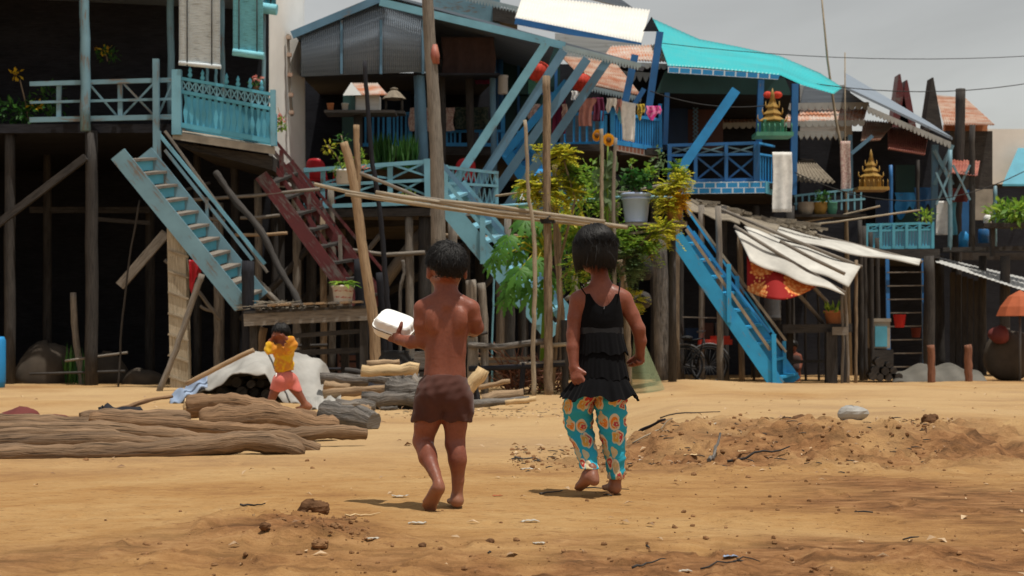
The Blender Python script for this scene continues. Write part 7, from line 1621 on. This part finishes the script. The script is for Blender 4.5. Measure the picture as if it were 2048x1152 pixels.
def girl():
    J = lambda x, y, d=0.0: tuple(P(x, y, YG + d)); pr = []
    pr += [('e', J(1201, 762), (.080, .058, .055), .03), ('e', J(1201, 725), (.074, .055, .085), .03), ('e', J(1202, 680), (.074, .053, .085), .03), ('e', J(1203, 640), (.080, .053, .075), .03), ('e', J(1203, 606, .004), (.084, .044, .05), .03)]
    pr += [('c', J(1172, 594), J(1234, 592), .034, .034, .02), ('c', J(1158, 600), J(1176, 590), .029, .029, .02), ('c', J(1247, 598), J(1230, 589), .029, .029, .02)]
    pr += [('e', J(1180, 612, -.030), (.028, .016, .040), .02), ('e', J(1226, 612, -.030), (.028, .016, .040), .02)]
    pr += [('c', J(1203, 592), J(1199, 545, .018), .038, .035, .02), ('c', J(1178, 592), J(1194, 570, .008), .020, .022, .025), ('c', J(1230, 590), J(1211, 570, .008), .020, .022, .025)]
    pr += chain([J(1172, 780), J(1161, 850, .045)], [.046, .034], .012) + chain([J(1161, 850, .045), J(1170, 895, -.02), J(1182, 938, -.10)], [.034, .029, .020], .012)
    pr += chain([J(1228, 780), J(1226, 860, .01)], [.046, .038], .012) + chain([J(1226, 860, .01), J(1231, 905, -.005), J(1231, 958, 0)], [.040, .034, .022], .012)
    hl = P(1189, 962, YG - .13); tl_ = P(1163, 977, YG - .02); pr += [('g', chain([J(1184, 938, -.10), hl], [.021, .020], .012) + foot(hl, tl_ + (tl_ - hl).normalized() * .04, (-.45, .35, .85), (.55, .85, -.1), 1.1), .014)]
    f2 = P(1230, 984, YG - .01); gr = gz(f2.x, YG); f2.z = gr + .012; pr += [('g', chain([J(1231, 958, 0), f2 + V((0, .01, .03))], [.022, .021], .012) + foot(f2, f2 + V((-.008, .17, -.004)), (0, 0, 1), (-1, 0, 0), 1.12), .014)]
    # arms: one hangs straight with the palm back, one bends outwards
    el = J(1147, 668, -.01); wr = J(1148, 734, -.045)
    pr += chain([J(1156, 600), J(1150, 635, -.004), el], [.034, .031, .027], .02) + chain([el, J(1146, 695, -.025), wr], [.0275, .0265, .0185], .012)
    pe = P(1155, 757, YG - .065); pr += [('g', hand(wr, pe, (.75, -.35, .12), (.75, -.4, -.35), 1.12, .32, (.55, .5, .1)), .010)]
    el2 = J(1277, 658, -.005); wr2 = J(1280, 706, .03)
    pr += chain([J(1248, 599), J(1264, 630), el2], [.033, .030, .026], .02) + chain([el2, J(1281, 682, .01), wr2], [.0265, .025, .018], .012)
    pr += [('g', hand(wr2, P(1279, 722, YG + .045), (-.55, .7, 0), (-.5, .6, -.45), 1.1, .65, (-.5, -.25, .1)), .010)]
    hc = P(1190, 500, YG + .012); q = Quaternion((0, 0, 1), .30); pr += head_prims(hc, .98, .30, .06)
    S = SDF(tuple(P(1110, 1002, YG) - V((0, .24, 0))), tuple(P(1305, 434, YG) + V((0, .30, 0))), .0045)
    D = S.field(pr); loc = V((P(1205, 0, YG).x, YG, gr))
    body = sdf_object('person', S, D, K['skin'], loc, label='girl with bobbed black hair in a tiered black top and turquoise printed trousers', cat='person', group='children out walking')
    # tiered black top
    bk = cloth('black_pleated_cotton', (.004, .004, .005)); bk2 = plain('black_satin_band', (.012, .013, .016), .4, .1)
    for k_, v_ in (('Sheen Weight', .02), ('Specular IOR Level', .1)): bk.node_tree.nodes['Principled BSDF'].inputs[k_].default_value = v_
    def tier(name, rows, pleat, m, n=160, hemwave=.0, open_top=False):
        """rows: (y_px, centre x, half width px, depth m)"""
        top = MB()
        def fn(u, v):
            a = 2 * PI * u; k = v * (len(rows) - 1); i = min(int(k), len(rows) - 2); f = k - i; y, x, w, d = (lerp(rows[i][j], rows[i + 1][j], f) for j in range(4))
            ca, sa = math.cos(a), math.sin(a); pl = 1 + pleat * v ** .7 * (math.sin(a * 31 + 2 * math.sin(a * 3)) * .6 + .7 * math.sin(a * 11 + 1)) * .5
            yy = y + hemwave * v * math.sin(a * 5 + 1) + hemwave * .6 * v * math.sin(a * 13)
            if open_top:
                back = max(0, -sa); side = abs(ca); drop = (1 - v) * (26 * max(0, 1 - (side / .62) ** 2) + 46 * max(0, (side - .80) / .20) ** 1.2)
                yy = lerp(588 + drop / max(1e-3, 1 - v) if v < 1 else y, rows[-1][0], v)
            return P(x + ca * w * pl, yy, YG) + V((0, sa * d * pl, 0))
        top.grid(fn, n, 14, True); return top.build(name, m, body)
    rows_b = [(590, 1204, 41, .070), (620, 1204, 43.5, .076), (640, 1203, 44, .076), (658, 1202, 43.5, .073)]
    bod = tier('bodice', rows_b, .0, bk, 140, 0, True)
    tier('waist_band', [(655, 1202, 44.5, .073), (668, 1202, 44.8, .0735)], 0, bk2)
    tier('ruffle', [(664, 1202, 44, .073), (680, 1203, 46, .080), (707, 1205, 51, .090)], .055, bk, 240, 3.0)
    tier('ruffle', [(696, 1203, 45, .077), (725, 1202, 49, .090), (757, 1203, 55, .105)], .06, bk, 240, 3.5)
    tier('ruffle', [(745, 1202, 48, .090), (768, 1200, 60, .115), (795, 1198, 78, .140)], .075, bk, 280, 5.0)
    for xs in ([(1175, 594, -.060), (1163, 577, -.045), (1160, 566, -.005), (1166, 572, .045), (1178, 592, .062)], [(1236, 594, -.060), (1239, 578, -.045), (1240, 564, -.005), (1236, 572, .045), (1230, 592, .062)]):
        part('strap', bk, body, lambda b: b.tube([P(x, y, YG + d) for x, y, d in xs], .0045, 6, squash=.6))
    part('zip_pull', K['steel'], body, lambda b: b.bar(P(1209, 612, YG - .077), P(1208, 618, YG - .078), .004, .003))
    # printed trousers
    tm = trousers_mat(); tr = MB()
    def leg(pts, ph):
        N = len(pts)
        def fn(u, v):
            a = 2 * PI * u; k = v * (N - 1); i = min(int(k), N - 2); f = k - i; f = f; x, y, d, w, dp = (lerp(pts[i][j], pts[i + 1][j], f) for j in range(5))
            wr_ = 1 + .050 * math.sin(y * .21 + 2 * math.sin(a + ph) + ph) +   .035 * math.sin(y * .5 + 3 * math.sin(a * 2 + ph)) + .03 * math.sin(3 * a + ph + y * .03)
            return P(x + math.cos(a) * w * wr_, y, YG + d) + V((0, math.sin(a) * dp * wr_, 0))
        tr.grid(fn, 48, 60, True, None, .42, (pts[-1][1] - pts[0][1]) / 494)
    leg([(1182, 765, 0, 32, .080), (1168, 782, 0, 36, .088), (1158, 805, .015, 31, .078), (1156, 840, .04, 28.5, .068), (1158, 858, .045, 27, .066), (1168, 890, .0, 22.5, .058), (1175, 915, -.045, 20, .052), (1179, 937, -.08, 17.5, .046)], .4)
    leg([(1216, 765, 0, 32, .080), (1219, 782, 0, 34, .088), (1220, 805, .005, 32, .078), (1222, 840, .01, 29, .070), (1225, 865, .01, 26.5, .064), (1229, 900, .0, 22, .056), (1232, 930, .0, 18.5, .048), (1232, 957, .0, 16, .043)], 2.1)
    tro = tr.build('trousers', tm, body)
    sm_ = tro.modifiers.new('cloth_thickness', 'SOLIDIFY'); sm_.thickness = .002
    # bobbed hair
    mb = MB(); rad = (.078, .092, .086); cc = hc + V((0, -.006, .016)); hem = P(0, 549, YG).z
    def capfn(u, v):
        a = 2 * PI * u; fr = math.sin(a) > .45; b = PI / 2 - v * PI * (.62 if not fr else .38); d = V((math.cos(a) * math.cos(b), math.sin(a) * math.cos(b), math.sin(b)))
        p = cc + q @ V((d.x * rad[0], d.y * rad[1], d.z * rad[2]))
        if d.z < 0 and not fr: p = cc + q @ V((math.cos(a) * rad[0] * (1 - .14 * v), math.sin(a) * rad[1] * (1 - .20 * v), d.z * rad[2] * 1.12))
        p = cc + (p - cc) * .97
        return p
    mb.grid(capfn, 40, 20, True)
    strands(mb, cc, rad, q, 5200, lambda d: d.z > -.15 and not (d.y > .55 and d.z < .25), lambda d: (.06 + .15 * (d.z + .2) + .07 * max(0, -d.y)) * R.uniform(.85, 1.1), .0019, .70, lambda d: .04, .17, (-.1, .25, 1), 9, lambda p: hem + .010 * math.sin(p.x * 90) + R.uniform(-.006, .014) + .012 * (abs(p.x - cc.x) / .08) - .02 * (p.x > cc.x + .05))
    strands(mb, cc, rad, q, 110, lambda d: d.z > -.15 and not (d.y > .55 and d.z < .25), lambda d: .16 * R.uniform(.5, 1.1), .0006, .60, lambda d: .16, .3, (-.1, .25, 1), 9)
    mb.build('hair', K['hair'], body)
girl()

# ---------------------------------------------------------------- child in yellow behind the logs
def yellow_child():
    Yc = 17.0; J = lambda x, y, d=0.0: tuple(P(x, y, Yc + d)); k = .04
    gr = gz(P(580, 0, Yc).x, Yc)
    pr = [('e', J(570, 758), (.10, .085, .10), k), ('e', J(568, 728), (.095, .075, .12), k), ('e', J(567, 700), (.105, .08, .09), k), ('c', J(566, 694), J(562, 676), .05, .045, k)]
    pr += [('e', J(561, 665), (.078, .088, .088), .02), ('e', J(556, 672), (.06, .055, .06), .02), ('e', J(546, 672), (.022, .014, .016), .012), ('e', J(548, 669), (.02, .03, .012), .012), ('e', J(549, 678), (.022, .025, .012), .01), ('e', J(552, 684), (.03, .03, .016), .015), ('e', J(568, 669, -.07), (.02, .012, .028), .01)]
    pr += chain([J(562, 762, -.05), J(548, 786, -.05), J(537, 814, -.03)], [.070, .050, .034], .03) + chain([J(578, 762, .05), J(595, 785, .03), J(612, 811, .05)], [.072, .052, .034], .03)
    a = P(533, 822, Yc); b = P(616, 819, Yc + .05); a.z = gr + .03; b.z = gr + .03
    pr += [('g', chain([J(537, 814, -.03), a], [.035, .03], .02) + foot(a + V((.03, 0, 0)), a + V((-.14, 0, .0)), (0, 0, 1), (0, -1, 0), 1.3), .02), ('g', chain([J(612, 811, .05), b], [.036, .03], .02) + foot(b + V((.03, 0, 0)), b + V((-.13, 0, .0)), (0, 0, 1), (0, -1, 0), 1.3), .02)]
    w1 = J(541, 682, -.06); w2 = J(574, 678, -.15)
    pr += chain([J(556, 698, -.04), J(537, 701, -.07), w1], [.045, .038, .028], .03) + chain([J(578, 697, -.08), J(584, 690, -.13), w2], [.045, .038, .028], .03)
    pr += [('g', hand(w1, P(547, 676, Yc - .06), (0, -1, .3), (.3, -.6, .6), 1.25, .5, (.6, .6, 0)), .012), ('g', hand(w2, P(567, 673, Yc - .14), (0, -1, .3), (-.3, -.6, .6), 1.25, .5, (-.6, .6, 0)), .012)]
    S = SDF(tuple(P(515, 840, Yc) - V((0, .4, 0))), tuple(P(630, 640, Yc) + V((0, .35, 0))), .0095)
    D = S.field(pr); loc = V((P(570, 0, Yc).x, Yc, gr))
    o = sdf_object('person', S, D, K['skin'], loc, label='child in a yellow shirt and salmon shorts walking behind the driftwood logs', cat='person', group='children out walking')
    X, Y_, Z = np.meshgrid(*S.axes(tuple(slice(0, int(n)) for n in S.n)), indexing='ij', sparse=True)
    sh = S.field([('e', J(568, 728), (.115, .098, .14), k), ('e', J(567, 702), (.122, .10, .085), k)] + chain([J(557, 697, -.04), J(538, 700, -.07), J(540, 690, -.065)], [.062, .056, .048], .02) + chain([J(578, 696, -.08), J(585, 690, -.13), J(580, 679, -.135)], [.062, .056, .048], .02))
    sh = sh + .010 * np.sin(Z * 52 + X * 44 + 2 * np.sin(X * 30)) * np.sin(X * 38 - Z * 22 + Y_ * 30)
    sh = np.maximum(sh, P(0, 744, Yc).z - Z + .02 * np.sin(X * 20) + 0 * Y_); sh = np.maximum(sh, Z - P(0, 672, Yc).z); hd = S.field([('e', J(561, 664), (.092, .10, .10), .01)]); sh = np.maximum(sh, -hd)
    sdf_object('shirt', S, sh, K['yellow'], loc, o)
    so_ = S.field([('e', J(571, 758), (.12, .105, .10), k)] + chain([J(561, 762, -.05), J(554, 785, -.03)], [.092, .088], .02) + chain([J(580, 762, .05), J(589, 785, .04)], [.095, .09], .02))
    so_ = np.maximum(so_, P(0, 781, Yc).z - Z + .015 * np.sin(X * 30) + 0 * Y_); so_ = np.maximum(so_, Z - P(0, 738, Yc).z)
    sdf_object('shorts', S, so_, K['salmon'], loc, o)
    part('drawstring', K['wcloth'], o, lambda b: b.tube([P(553, 746, Yc - .1), P(551, 760, Yc - .12), P(549, 772, Yc - .11)], .006, 5))
    mb = MB(); cc = P(562, 663, Yc); rad = (.09, .10, .094)
    mb.grid(lambda u, v: cc + V((math.cos(2 * PI * u) * math.cos(PI / 2 - v * PI * (.42 if math.cos(2 * PI * u) < 0 else .66)), math.sin(2 * PI * u) * math.cos(PI / 2 - v * PI * (.42 if math.cos(2 * PI * u) < 0 else .66)), math.sin(PI / 2 - v * PI * (.42 if math.cos(2 * PI * u) < 0 else .66)))) * .093, 24, 10, True)
    strands(mb, cc, rad, Quaternion(), 700, lambda d: d.z > .25 or d.x > .05 and d.z > -.6, lambda d: .055, .005, .4, lambda d: .15, .2, (0, 0, 1), 5)
    mb.build('hair', K['hair'], o)
yellow_child()
def far_child():
    Yc = 29.6; J = lambda x, y, d=0.0: tuple(P(x, y, Yc + d)); k = .04; gr = gz(P(1588, 0, Yc).x, Yc)
    pr = [('e', J(1589, 735), (.10, .08, .12), k), ('e', J(1589, 716), (.11, .08, .12), k), ('c', J(1588, 708), J(1587, 700), .05, .045, k), ('e', J(1586, 692), (.082, .09, .098), .02), ('e', J(1583, 696), (.05, .05, .05), .02)]
    pr += chain([J(1584, 740), J(1582, 752, -.05), J(1583, 765, .0)], [.07, .055, .04], .03) + chain([J(1594, 740), J(1596, 752), J(1596, 765)], [.07, .055, .04], .03)
    pr += chain([J(1579, 712), J(1576, 724, -.03), J(1579, 735, -.08)], [.045, .037, .03], .03) + chain([J(1599, 712), J(1602, 725), J(1600, 736, -.05)], [.045, .037, .03], .03)
    S = SDF(tuple(P(1565, 785, Yc) - V((0, .3, 0))), tuple(P(1615, 675, Yc) + V((0, .3, 0))), .014); D = S.field(pr); loc = V((P(1588, 0, Yc).x, Yc, gr))
    o = sdf_object('person', S, D, K['skin'], loc, label='tiny far child standing in the shade under the low plank table', cat='person', group='children out walking')
    X, Y_, Z = np.meshgrid(*S.axes(tuple(slice(0, int(n)) for n in S.n)), indexing='ij', sparse=True)
    sh = S.field([('e', J(1589, 735), (.118, .098, .13), k), ('e', J(1589, 718), (.126, .098, .11), k)]); sdf_object('clothing', S, np.maximum(sh, P(0, 748, Yc).z - Z + 0 * X + 0 * Y_), K['browncl'], loc, o)
    part('hair', K['hair'], o, lambda b: lump(b, P(1586.5, 689, Yc), .098, 1.0, 3, 14, .04))
far_child()
